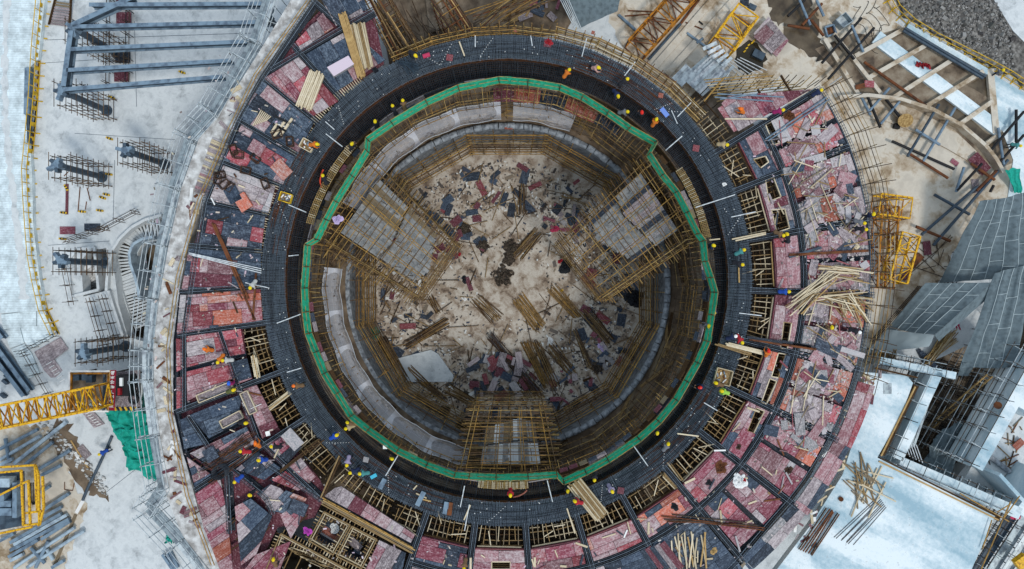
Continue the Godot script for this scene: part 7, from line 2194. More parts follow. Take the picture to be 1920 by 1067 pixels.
	# black beam stubs on the blue bay
	for d in [[516, 218, 544, 232], [512, 232, 536, 246], [508, 250, 520, 232], [526, 254, 548, 222], [514, 256, 534, 228]]:
		lone("beam_stub", "black and pale bearer stub on the dark blue bay", "bearer", "bearer stubs on the dark blue bay", UBOX, M.black if d[1] < 240 and d[2] - d[0] > 20 else TIMB[1], axes(P(d[0], d[1], .1), P(d[2], d[3], .1), .14, .1))
	for k in 7: lone("rack_slat", "pale slat of a loose rack on the dark blue bay", "slat", "rack slats on the dark blue bay", UBOX, TIMB[1], axes(P(474 + k * 4, 236 - k * 1.5, .06), P(490 + k * 3, 206 + k * 2, .06), .05, .04))
	# white tubes and battens on the ring
	for d in [[610, 228, 627, 243], [611, 251, 642, 275], [891, 67, 891, 88], [995, 67, 998, 86], [1100, 72, 1091, 106], [1191, 116, 1171, 142], [1296, 192, 1270, 219], [1279, 255, 1248, 282], [541, 384, 574, 398], [519, 606, 564, 589], [1304, 389, 1378, 365], [1371, 407, 1417, 397], [1386, 587, 1428, 592], [723, 892, 746, 854], [871, 911, 863, 951], [880, 946, 871, 995], [1026, 901, 1036, 941], [1070, 908, 1090, 943], [1186, 833, 1215, 874], [460, 530, 505, 540], [1259, 207, 1270, 232], [538, 698, 565, 690], [1320, 755, 1345, 770], [541, 480, 560, 478], [578, 172, 592, 156]]:
		lone("white_tube", "short white steel tube lying over the ring beam", "tube", "white tubes on the ring beam", UPOLE, M.tube_white, axes(P(d[0], d[1], .14), P(d[2], d[3], .14), .07, .07))
	for d in [[861, 78, 871, 105], [882, 947, 870, 975], [1270, 813, 1310, 818], [1063, 953, 1078, 1000], [1385, 500, 1386, 530], [780, 925, 800, 934], [784, 934, 808, 940], [775, 918, 782, 910], [1330, 450, 1350, 448]]:
		lone("ring_batten", "pale batten lying over the ring beam", "batten", "battens on the ring beam", UBOX, pk(TIMB + [M.timber_gold]), axes(P(d[0], d[1], .14), P(d[2], d[3], .14), .08, .06))
	for d in [[795, 922, 782, 948, "b"], [838, 941, 834, 964, "b"], [845, 942, 842, 966, "r"], [722, 898, 712, 916, "b"]]:
		lone("steel_channel", "short blue or brown steel channel across the lower ring", "channel", "channels across the ring", UBOX, M.steel if d[4] == "b" else M.rust, axes(P(d[0], d[1], .14), P(d[2], d[3], .14), .3, .1))
	for d in [[843, 107, "pink sheet on the upper ring", "r", 12], [1239, 178, "orange sheet on the ring by the edge scaffold", "o", 9], [1305, 277, "red tray sheet on the ring near the right joists", "r", 12], [1164, 919, "maroon sheet on the lower ring near a worker", "m", 12], [1027, 80, "red sheet on the upper ring below a bag", "m", 14], [686, 861, "white drawing on the lower ring", "g", 10], [1112, 60, "small orange sheet on the edge scaffold", "o", 6], [967, 56, "small salmon sheet on the edge scaffold", "o", 6]]:
		lone("ring_sheet", d[2], "sheet", "", UBOX, PLY[d[3]][0], axes(P(d[0] - d[4] / 2.0, d[1], .12), P(d[0] + d[4] / 2.0, d[1] + 2, .12), d[4] * .034, .03))
	lone("cyan_board", "bright cyan board lying on the lower ring", "board", "", UBOX, M.cyan, axes(P(695, 896, .12), P(706, 890, .12), .22, .04))
	lone("poster", "blue and red printed sheet on the ring", "poster", "", UBOX, mat(hx("6a86c8"), .6), axes(P(1240, 203, .12), P(1252, 218, .12), .3, .02))
	lone("white_paper", "white paper lying on the plywood beside the green fence", "paper", "", UBOX, M.paper, axes(P(718, 838, .05), P(726, 838, .05), .26, .02))
	lone("white_paper", "white papers lying on the pink bay", "paper", "", UBOX, M.paper, axes(P(498, 814, .05), P(506, 812, .05), .3, .02))
	lone("bag_roll", "pink rolled bag lying on the upper ring", "bag", "", UPOLE_FINE, M.pinkcloth, axes(P(793, 106, .18), P(806, 102, .18), .28, .28))
	cloth_heap(Vector2(1029, 79), .12, .25, M.red, "red_bag", "bright red bag on the upper ring", "bag", 3)
	cloth_heap(Vector2(1388, 902), .02, .5, M.white, "plastic_sheet", "crumpled white plastic sheet on the clean maroon bay", "sheet", 5)
	cloth_heap(Vector2(1396, 900), .12, .12, M.red, "red_rag", "small red rag on the white plastic sheet", "rag", 6)
	cloth_heap(Vector2(1338, 1033), .02, .22, M.timber_gold, "sack", "pale sack on the dark blue bay", "sack", 7)
	cloth_heap(Vector2(627, 990), -.85, .35, M.white, "white_cloth", "white twisted cloth in the first shaft box", "cloth", 8)
	cloth_heap(Vector2(577, 996), .05, .3, M.purple, "purple_cloth", "bright purple cloth by the corner of the shaft box", "cloth", 9)
	cloth_heap(Vector2(634, 412), -.6, .35, M.lilac_cloth, "striped_cloth", "lilac striped cloth inside the green fence", "cloth", 10)
	cloth_heap(Vector2(1352, 876), .02, .42, M.rust, "wire_heap", "brown tangled wire heap on the grey bay", "wire", 11)
	cloth_heap(Vector2(1480, 217), .02, .38, M.rust, "wire_heap", "rust brown bar heap on the upper right bay", "wire", 12)
	cloth_heap(Vector2(1478, 882), .02, .28, M.rebar_rust, "wire_heap", "dark wire tangle on the maroon bay", "wire", 13)
	cloth_heap(Vector2(1385, 838), .02, .18, M.rebar_rust, "wire_heap", "small wire tangle on the rose strip", "wire", 14)
	cloth_heap(Vector2(1265, 950), .02, .25, M.tarpdark, "hose_heap", "dark hose coil on the orange strip", "hose", 15)
	cloth_heap(Vector2(1330, 905), .02, .22, M.tarpdark, "hose_heap", "dark hose coil beside the wire heap", "hose", 16)
	cloth_heap(Vector2(1592, 452), .05, .2, TIMB[0], "sack", "pale round sack beside the big heap", "sack", 17)
	cloth_heap(Vector2(1605, 462), .05, .2, TIMB[0], "sack", "pale round sack with a dark core beside the first sack", "sack", 18)
	cloth_heap(Vector2(1358, 346), .1, .14, M.white, "wire_coil", "small white coil on the right ring", "coil", 19)
	for d in [[[606, 318, 602, 328, 600, 340, 603, 352], "orange red hose lying in the dark cage left of the fence"], [[962, 932, 972, 930, 982, 925, 988, 919], "orange hose lying in the lowest part of the dark cage"]]:
		var hp := []
		for i in range(0, d[0].size(), 2): hp.append(P(d[0][i], d[0][i + 1], -.4))
		var hb := MB.new()
		hb.path(hp, .055, 8)
		tag(put(self, "hose", hb, PLY.o[0] if d[0][0] > 700 else mat(hx("c8442c"), .5)), d[1], "hose")
	var bh := MB.new()
	for i in 40:
		var o := P(766 + rng.randf_range(-11, 11), 122 + rng.randf_range(-6, 6), .1 + i * .004)
		var an := 0.6 + rng.randf_range(-.5, .5)
		bh.thin(o - Vector3(cos(an), 0, sin(an)) * .5, o + Vector3(cos(an), 0, sin(an)) * .5, .018)
	tag(put(self, "rod_heap", bh, M.steel_dark), "heap of short blue steel rods on the upper ring", "rods", "", "stuff")

# ---------------------------------------------------------------- things on the pit floor
func pole_pile(d: Array, label: String, mats: Array) -> void:
	var pa := P(d[0], d[1], FY)
	var pb := P(d[2], d[3], FY)
	var z := (pb - pa).normalized()
	var x := Vector3.UP.cross(z).normalized()
	var hw: float = d[5] * 0.0218
	var t := thing("pole_pile", label, "poles", (pa + pb) / 2)
	for i in d[4]:
		var o: Vector3 = x * lerpf(-hw, hw, (i + .5) / d[4]) + Vector3(0, .04 + .07 * (i % 3), 0)
		var e0 := rng.randf_range(-.25, .25)
		var e1 := rng.randf_range(-.25, .25)
		var sk := x * rng.randf_range(-.12, .12)
		pole(t, "pole", pa + o + z * e0 + sk, pb + o + z * e1 - sk, .034, pk(mats))

func pit_objects() -> void:
	var golden := [M.gold, POLES[0], POLES[1], POLES[5]]
	var brown := [POLES[2], POLES[3], M.timber_old, POLES[5], M.timber_dark]
	for d in [[[762, 648, 838, 602, 16, 16], "pile of golden poles beside the left strut scaffold", brown], [[806, 558, 826, 588, 8, 14], "small pile of poles near the white scraps", brown], [[893, 560, 932, 598, 14, 26], "wide pile of brown poles in the middle of the floor", brown], [[968, 482, 1008, 436, 14, 22], "pile of brown poles near the dark soil patch", brown], [[972, 560, 1012, 612, 14, 26], "pile of golden poles on the bare floor", golden], [[1036, 540, 1082, 592, 11, 20], "pile of golden poles near the right strut scaffold", golden], [[986, 642, 1022, 722, 14, 14], "long bright golden pole pile", golden], [[1004, 640, 1042, 724, 12, 14], "long grey brown pole pile beside the bright one", brown], [[1030, 646, 1072, 700, 11, 20], "pile of pale poles near the long piles", brown], [[1096, 584, 1142, 640, 12, 22], "brown pole pile below the right strut scaffold", brown], [[1078, 620, 1108, 690, 7, 10], "thin pole pile crossed by a loose pole", brown], [[724, 650, 758, 708, 14, 18], "golden pole pile at the edge of the white pad", golden], [[770, 690, 800, 720, 10, 14], "short golden pole pile on the white pad", golden], [[784, 708, 834, 748, 10, 12], "brown pole pile below the white pad", brown], [[780, 744, 827, 776, 9, 14], "dark pole pile near the lower net", brown], [[836, 728, 896, 758, 12, 18], "tangled pale pole pile above the lower strut", brown], [[696, 706, 738, 752, 9, 12], "pole pile against the lower left wall", golden], [[980, 350, 978, 400, 7, 16], "upright looking pole pile near the upper wall", brown]]:
		pole_pile(d[0], d[1], d[2])
	for k in 22:
		var a := Vector2(912 + rng.randf_range(0, 18), 626 + rng.randf_range(-4, 10))
		lone("rebar_rod", "dark rebar rod fanned over the scrap sheets", "rod", "rebar rods over the scrap sheets", UPOLE, pk([M.rebar_rust, M.rebar, M.timber_dark]), axes(P(a.x, a.y, FY + .3), P(998 + rng.randf_range(-10, 30), 738 + rng.randf_range(-14, 14), FY + .25), .05, .05))
	# white concrete pad
	sheet("concrete_pad", PV([707, 682, 808, 656, 822, 664, 850, 704, 848, 716, 762, 716]), FY + .004, FY + .12, M.slab, "pale rectangular concrete pad on the pit floor", "pad")
	# scattered sheets, laths, crumbs
	var inside := func() -> Vector2:
		while true:
			var q := Vector2(rng.randf_range(700, 1200), rng.randf_range(310, 770))
			if q.distance_to(Vector2(948, 545)) < 245 and q.distance_to(Vector2(965, 540)) > 60: return q
		return Vector2.ZERO
	var rim := func() -> Vector2:
		var t := rng.randf() * TAU
		var r := rng.randf_range(150, 245)
		return Vector2(948 + cos(t) * r, 545 + sin(t) * r)
	scatter(70, rim, "scrap_sheet", "plywood scrap lying on the pit floor", "sheet", "scrap sheets on the pit floor", [PLY.b[0], PLY.b[1], PLY.d[0], PLY.d[1], PLY.m[0], PLY.l[0], PLY.r[0], PLY.d[2], PLY.b[2]], .3, 1.3, .25, .7, .03, FY + .02)
	for k in 50:
		var c := Vector2(935 + rng.randf_range(-50, 50), 705 + rng.randf_range(-35, 40))
		var an := rng.randf() * TAU
		var l := rng.randf_range(.2, .7)
		var p := P(c.x, c.y, FY + .08 + k * .008)
		lone("heaped_sheet", "sheet in the scrap heap above the lower strut scaffold", "sheet", "sheets of the scrap heap", UBOX, pk([PLY.b[1], PLY.l[0], PLY.l[2], PLY.r[0], PLY.d[1], PLY.g[1], PLY.m[0]]), axes(p - Vector3(cos(an), 0, sin(an)) * l, p + Vector3(cos(an), 0, sin(an)) * l, rng.randf_range(.2, .6), .03))
	for k in 60:
		var hub: Vector2 = [Vector2(1082, 728), Vector2(1065, 415), Vector2(1140, 660)][k % 3]
		var c := hub + Vector2(rng.randf_range(-50, 50), rng.randf_range(-34, 34))
		var an := rng.randf() * TAU
		var l := rng.randf_range(.1, .5)
		var p := P(c.x, c.y, FY + .05 + k * .004)
		lone("rubble_sheet", "broken grey or lilac sheet in the rubble " + ["below the long pole piles", "behind the right strut scaffold", "beside the lilac cloth"][k % 3], "sheet", "broken sheets on the pit floor", UBOX, pk([PLY.l[0], PLY.g[0], PLY.d[0], PLY.l[3], PLY.b[2], PLY.m[1], M.timber_dark]), axes(p - Vector3(cos(an), 0, sin(an)) * l, p + Vector3(cos(an), 0, sin(an)) * l, rng.randf_range(.1, .45), .03))
	for k in 30:
		var c := Vector2(860 + rng.randf_range(-60, 45), 420 + rng.randf_range(-45, 70))
		var an := rng.randf() * TAU
		var l := rng.randf_range(.15, .5)
		var p := P(c.x, c.y, FY + .05 + k * .005)
		lone("corner_sheet", "blue or maroon sheet scattered past the end of the left strut scaffold", "sheet", "sheets past the left strut", UBOX, pk([PLY.b[0], PLY.b[1], PLY.m[0], PLY.d[1], PLY.b[2]]), axes(p - Vector3(cos(an), 0, sin(an)) * l, p + Vector3(cos(an), 0, sin(an)) * l, rng.randf_range(.2, .6), .03))
	scatter(150, inside, "loose_pole", "loose pole on the pit floor", "pole", "loose poles on the pit floor", brown + [M.timber_dark], .5, 2.8, .04, .07, .05, FY + .03)
	var cr := MB.new()
	for i in 5200:
		var c: Vector2 = rim.call() if i % 3 > 0 else inside.call()
		var p := P(c.x, c.y, FY + .02)
		var s := rng.randf_range(.012, .06) * (2.2 if rng.randf() < .06 else 1.0)
		var k := rng.randf()
		if k < .45:
			var g := rng.randf_range(.04, .14)
			cr.col = Color(g, g * .85, g * .75)
		elif k < .75:
			var g := rng.randf_range(.15, .35)
			cr.col = Color(g, g * .8, g * .6)
		elif k < .88: cr.col = Color(.6, .6, .58)
		else: cr.col = Color(.05, .06, .09)
		var an := rng.randf() * TAU
		cr.box(p, Vector3(cos(an), 0, sin(an)) * s * rng.randf_range(1, 3), Vector3(0, s * .4, 0), Vector3(-sin(an), 0, cos(an)) * s)
	tag(put(self, "floor_debris", cr, M.vcol), "crumbs, chips and scraps strewn over the pit floor", "debris", "", "stuff")
	# dark soil heaps
	for d in [[943, 520, 1.0], [958, 466, .8], [955, 486, .5], [872, 428, .5], [905, 460, .55], [720, 640, .5], [1120, 690, .5], [832, 770, .5]]:
		var b := MB.new()
		var o := P(d[0], d[1], FY)
		for i in 220:
			var t := rng.randf() * TAU
			var r: float = sqrt(rng.randf()) * d[2] * (.75 + .35 * sin(t * 3.0 + d[0]) * sin(t * 2.0 + d[1]))
			var s := rng.randf_range(.02, .09)
			var g := rng.randf_range(.02, .07)
			b.col = Color(g * 1.3, g, g * .75)
			var bs := Basis.from_euler(Vector3(rng.randf() * 6, rng.randf() * 6, rng.randf() * 6))
			b.box(o + Vector3(cos(t) * r, maxf(.03, .22 * (1 - r / d[2])), sin(t) * r), bs.x * s, bs.y * s * .8, bs.z * s)
		var n := put(self, "soil_heap", b, M.vcol)
		tag(n, "dark brown clod heap on the pit floor", "soil", "", "stuff")
	for d in [[702, 626, "teal", .5], [872, 524, "tarpdark", .3], [1130, 650, "lilac_cloth", .4], [1053, 545, "rail", .12], [862, 477, "red", .15], [1032, 640, "white", .3], [1060, 500, "tarpdark", .6], [1190, 560, "tarpdark", .8], [1085, 485, "white", .4], [1050, 490, "red", .2], [870, 560, "white", .2], [1040, 430, "pinkcloth", .35]]:
		cloth_heap(Vector2(d[0], d[1]), FY + .02, d[3], M[d[2]], "cloth_scrap", {"teal": "crumpled teal cloth against the left pit wall", "tarpdark": "dark tarpaulin scrap beside " + ("a dark red board" if d[0] == 872 else "the right strut scaffold" if d[0] == 1060 else "the right pit wall"), "lilac_cloth": "lilac striped cloth on the pit floor", "rail": "small yellow scrap among the golden poles", "red": "red plastic scrap near the " + ("left strut scaffold" if d[0] == 862 else "white scrap"), "white": "white plastic scrap beside " + ("the thin pole pile" if d[0] == 1032 else "the right strut scaffold" if d[0] == 1085 else "the wide brown pole pile"), "pinkcloth": "maroon cloth scrap near the right strut scaffold"}[d[2]], "cloth", int(d[0]))
	cloth_heap(Vector2(880, 800), FY + 2.0, .9, M.tarpdark, "black_tarpaulin", "black tarpaulin bulging beside the lower strut scaffold", "tarpaulin", 3)
	lone("blue_bag", "slate blue rolled sheet lying on the lower strut scaffold", "sheet", "", UPOLE_FINE, PLY.d[0], axes(P(982, 820, -4.2), P(1010, 820, -4.4), .4, .4))
	for d in [[875, 520, 884, 545], [990, 712, 1010, 738]]: lone("red_board", "dark red board lying on the pit floor", "board", "red boards on the pit floor", UBOX, PLY.m[0], axes(P(d[0], d[1], FY + .06), P(d[2], d[3], FY + .06), .35, .04))
	lone("plank_red", "bright orange sheet on the upper ledge of the drum wall", "sheet", "", UBOX, PLY.o[0], axes(P(946, 238, -6.2), P(961, 238, -6.2), .35, .04))
	# sheets on the ledge behind the fence, upper side
	for d in [[266, 272, "m"], [272, 280, "o"], [280, 288, "d"], [288, 298, "o"], [298, 306, "d"]]:
		lone("plywood_sheet", "plywood sheet propped below the upper fence behind the nets", "plywood", "sheets below the upper fence", UBOX, PLY[d[2]][0], axes(W(12.75, d[0], -2.4), W(12.75, d[1], -2.4), .9, .04))

# ---------------------------------------------------------------- workers
var POSE := {}

func bones(j: Dictionary) -> Array:  # [a, ra, b, rb, region]
	var o := []
	o.append([j.pelvis, .15, j.chest, .165, 0])
	o.append([j.chest, .165, j.neck, .075, 0])
	o.append([j.neck, .062, j.head, .075, 2])
	o.append([j.head, .102, j.head + Vector3(.012, .05, 0), .105, 2])
	for s in 2:
		o.append([j.sh[s], .075, j.el[s], .055, 0])
		o.append([j.el[s], .053, j.wr[s], .038, 0])
		o.append([j.chest.lerp(j.neck, .45), .1, j.sh[s], .078, 0])
		o.append([j.pelvis, .13, j.hip[s], .11, 1])
		o.append([j.hip[s], .105, j.kn[s], .072, 1])
		o.append([j.kn[s], .07, j.an[s], .048, 1])
		o.append([j.an[s] + Vector3(-.04, -.03, 0), .045, j.an[s] + Vector3(.15, -.045, 0), .04, 3])
	return o

func sdf(p: Vector3, bs: Array) -> float:
	var e := 0.0
	for b in bs:
		var a: Vector3 = b[0]
		var ab: Vector3 = b[2] - a
		var t := clampf((p - a).dot(ab) / maxf(ab.length_squared(), 1e-6), 0.0, 1.0)
		var d := p.distance_to(a + ab * t) - lerpf(b[1], b[3], t)
		if d < 0.2: e += exp(-d * 45.0)
	return 1.0 if e <= 1e-9 else -log(e) / 45.0

func make_pose(k: String, j: Dictionary) -> void:
	var bs := bones(j)
	var lo := Vector3(9, 9, 9)
	var hi := -lo
	for b in bs:
		lo = lo.min(b[0] - Vector3.ONE * .22).min(b[2] - Vector3.ONE * .22)
		hi = hi.max(b[0] + Vector3.ONE * .22).max(b[2] + Vector3.ONE * .22)
	var h := 0.037
	var nx := int((hi.x - lo.x) / h) + 2
	var ny := int((hi.y - lo.y) / h) + 2
	var nz := int((hi.z - lo.z) / h) + 2
	var f := PackedFloat32Array()
	f.resize(nx * ny * nz)
	f.fill(1.0)
	for b in bs:   # visit only the cells near each bone
		var r: float = maxf(b[1], b[3]) + 0.09
		var l0: Vector3 = ((b[0] as Vector3).min(b[2]) - Vector3.ONE * r - lo) / h
		var l1: Vector3 = ((b[0] as Vector3).max(b[2]) + Vector3.ONE * r - lo) / h
		for z in range(maxi(0, int(l0.z)), mini(nz - 1, int(l1.z) + 1) + 1):
			for y in range(maxi(0, int(l0.y)), mini(ny - 1, int(l1.y) + 1) + 1):
				for x in range(maxi(0, int(l0.x)), mini(nx - 1, int(l1.x) + 1) + 1):
					var i := x + nx * (y + ny * z)
					if f[i] == 1.0: f[i] = sdf(lo + Vector3(x, y, z) * h, bs)
	var vid := {}
	var vs := PackedVector3Array()
	var ix := PackedInt32Array()
	var co := [[0, 0, 0], [1, 0, 0], [0, 1, 0], [1, 1, 0], [0, 0, 1], [1, 0, 1], [0, 1, 1], [1, 1, 1]]
	var ed := [[0, 1], [2, 3], [4, 5], [6, 7], [0, 2], [1, 3], [4, 6], [5, 7], [0, 4], [1, 5], [2, 6], [3, 7]]
	for z in nz - 1:
		for y in ny - 1:
			for x in nx - 1:
				var b0 := x + nx * (y + ny * z)
				var m := 0
				for c in 8:
					if f[b0 + co[c][0] + nx * (co[c][1] + ny * co[c][2])] < 0.0: m |= 1 << c
				if m == 0 or m == 255: continue
				var s := Vector3.ZERO
				var n := 0
				for e in ed:
					var va := f[b0 + co[e[0]][0] + nx * (co[e[0]][1] + ny * co[e[0]][2])]
					var vb := f[b0 + co[e[1]][0] + nx * (co[e[1]][1] + ny * co[e[1]][2])]
					if (va < 0.0) == (vb < 0.0): continue
					var t := va / (va - vb)
					s += Vector3(co[e[0]][0], co[e[0]][1], co[e[0]][2]).lerp(Vector3(co[e[1]][0], co[e[1]][1], co[e[1]][2]), t)
					n += 1
				vid[b0] = vs.size()
				vs.append(lo + (Vector3(x, y, z) + s / n) * h)
	var st := [1, nx, nx * ny]
	for b0 in vid:
		for ax in 3:
			var u: int = st[(ax + 1) % 3]
			var w: int = st[(ax + 2) % 3]
			var ina := f[b0] < 0.0
			if ina == (f[b0 + st[ax]] < 0.0): continue
			if not (vid.has(b0 - u) and vid.has(b0 - w) and vid.has(b0 - u - w)): continue
			var q := [vid[b0], vid[b0 - u], vid[b0 - u - w], vid[b0 - w]]
			if not ina: q.reverse()
			for t in [0, 2, 1, 0, 3, 2]: ix.append(q[t])
	var nn := PackedVector3Array()
	nn.resize(vs.size())
	for i in range(0, ix.size(), 3):
		var fn := (vs[ix[i + 2]] - vs[ix[i]]).cross(vs[ix[i + 1]] - vs[ix[i]])
		for t in 3: nn[ix[i + t]] += fn
	var reg := PackedInt32Array()
	for i in vs.size():
		nn[i] = nn[i].normalized()
		var best := 1e9
		var g := 0
		for b in bs:
			var ab: Vector3 = b[2] - b[0]
			var t := clampf((vs[i] - b[0]).dot(ab) / maxf(ab.length_squared(), 1e-6), 0.0, 1.0)
			var d: float = vs[i].distance_to(b[0] + ab * t) - lerpf(b[1], b[3], t)
			if d < best:
				best = d
				g = b[4]
		reg.append(g)
	POSE[k] = {"v": vs, "n": nn, "ix": ix, "reg": reg, "j": j}

func person_mesh(k: String, jacket: Color, trousers: Color) -> ArrayMesh:
	var p = POSE[k]
	var b := MB.new()
	var cols := [jacket, trousers, Color(.36, .2, .13), Color(.03, .028, .025)]
	b.v = p.v.duplicate()
	b.n = p.n.duplicate()
	b.ix = p.ix.duplicate()
	b.u.resize(b.v.size())
	for r in p.reg: b.c.append(cols[r])
	var j: Dictionary = p.j
	b.col = cols[2]
	for s in 2:   # palm, four fingers of unequal length bent at the knuckle, thumb at the side of the palm
		var d: Vector3 = (j.wr[s] - j.el[s]).normalized()
		var sd := d.cross(Vector3.UP if absf(d.y) < .9 else Vector3.RIGHT).normalized() * (1 if s == 0 else -1)
		var up := sd.cross(d).normalized()
		var o: Vector3 = j.wr[s]
		b.box(o + d * .05, sd * .038, up * .014, d * .05)
		var ln := [.075, .085, .08, .062]
		for q in 4:
			var f0 := o + d * .1 + sd * (-.03 + .02 * q)
			var f1: Vector3 = f0 + d * ln[q] * .55 - up * .008
			b.tube(f0, f1, .0095, 5, .0088)
			b.tube(f1, f1 + (d * .7 - up * .7).normalized() * ln[q] * .5, .0088, 5, .0068)
		var t0 := o + d * .035 + sd * .038
		b.tube(t0, t0 + (d * .6 + sd * .7).normalized() * .04, .011, 5, .01)
		b.tube(t0 + (d * .6 + sd * .7).normalized() * .04, t0 + (d * .6 + sd * .7).normalized() * .04 + (d * .95 - up * .3).normalized() * .03, .01, 5, .008)
	# nose, eyes, mouth, ears
	var fw: Vector3 = Vector3(1, -.1, 0) if k != "bend" else Vector3(.75, -.66, 0)
	fw = fw.normalized()
	var hd: Vector3 = j.head + Vector3(.006, .02, 0)
	var hu := Vector3(0, 0, 1).cross(fw).normalized()
	if hu.y < 0: hu = -hu
	b.tube(hd + fw * .09 + hu * .0, hd + fw * .125 - hu * .025, .01, 5, .016)
	for e in [-1, 1]:
		b.col = Color(.02, .015, .01)
		b.box(hd + fw * .098 + Vector3(0, 0, .036 * e) + hu * .012, fw * .008, hu * .006, Vector3(0, 0, .013))
		b.col = cols[2]
		b.box(hd + Vector3(0, 0, .108 * e), fw * .02, hu * .03, Vector3(0, 0, .008))
	b.col = Color(.25, .08, .07)
	b.box(hd + fw * .098 - hu * .055, fw * .006, hu * .006, Vector3(0, 0, .024))
	return b.mesh(M.body)

func helmet_mesh() -> ArrayMesh:
	var b := MB.new()
	var seg := 16
	var prof := [[.155, -.005], [.15, .03], [.138, .07], [.11, .105], [.065, .13], [0.0, .14]]
	for i in prof.size() - 1:
		for s in seg:
			var t0 := TAU * s / seg
			var t1 := TAU * (s + 1) / seg
			var p := func(k: int, t: float) -> Vector3: return Vector3(cos(t) * prof[k][0] * 1.08, prof[k][1], sin(t) * prof[k][0] * .95)
			b.quad(p.call(i, t0), p.call(i + 1, t0), p.call(i + 1, t1), p.call(i, t1))
	for s in seg:
		var t0 := TAU * s / seg
		var t1 := TAU * (s + 1) / seg
		var w0 := 1.12 + .3 * maxf(0, cos(t0))
		var w1 := 1.12 + .3 * maxf(0, cos(t1))
		b.quad(Vector3(cos(t0) * .165, .0, sin(t0) * .147), Vector3(cos(t1) * .165, .0, sin(t1) * .147), Vector3(cos(t1) * .155 * w1, -.012, sin(t1) * .155), Vector3(cos(t0) * .155 * w0, -.012, sin(t0) * .155))
	b.box(Vector3(0, .13, 0), Vector3(.11, 0, 0), Vector3(0, .012, 0), Vector3(0, 0, .014))
	return b.mesh()

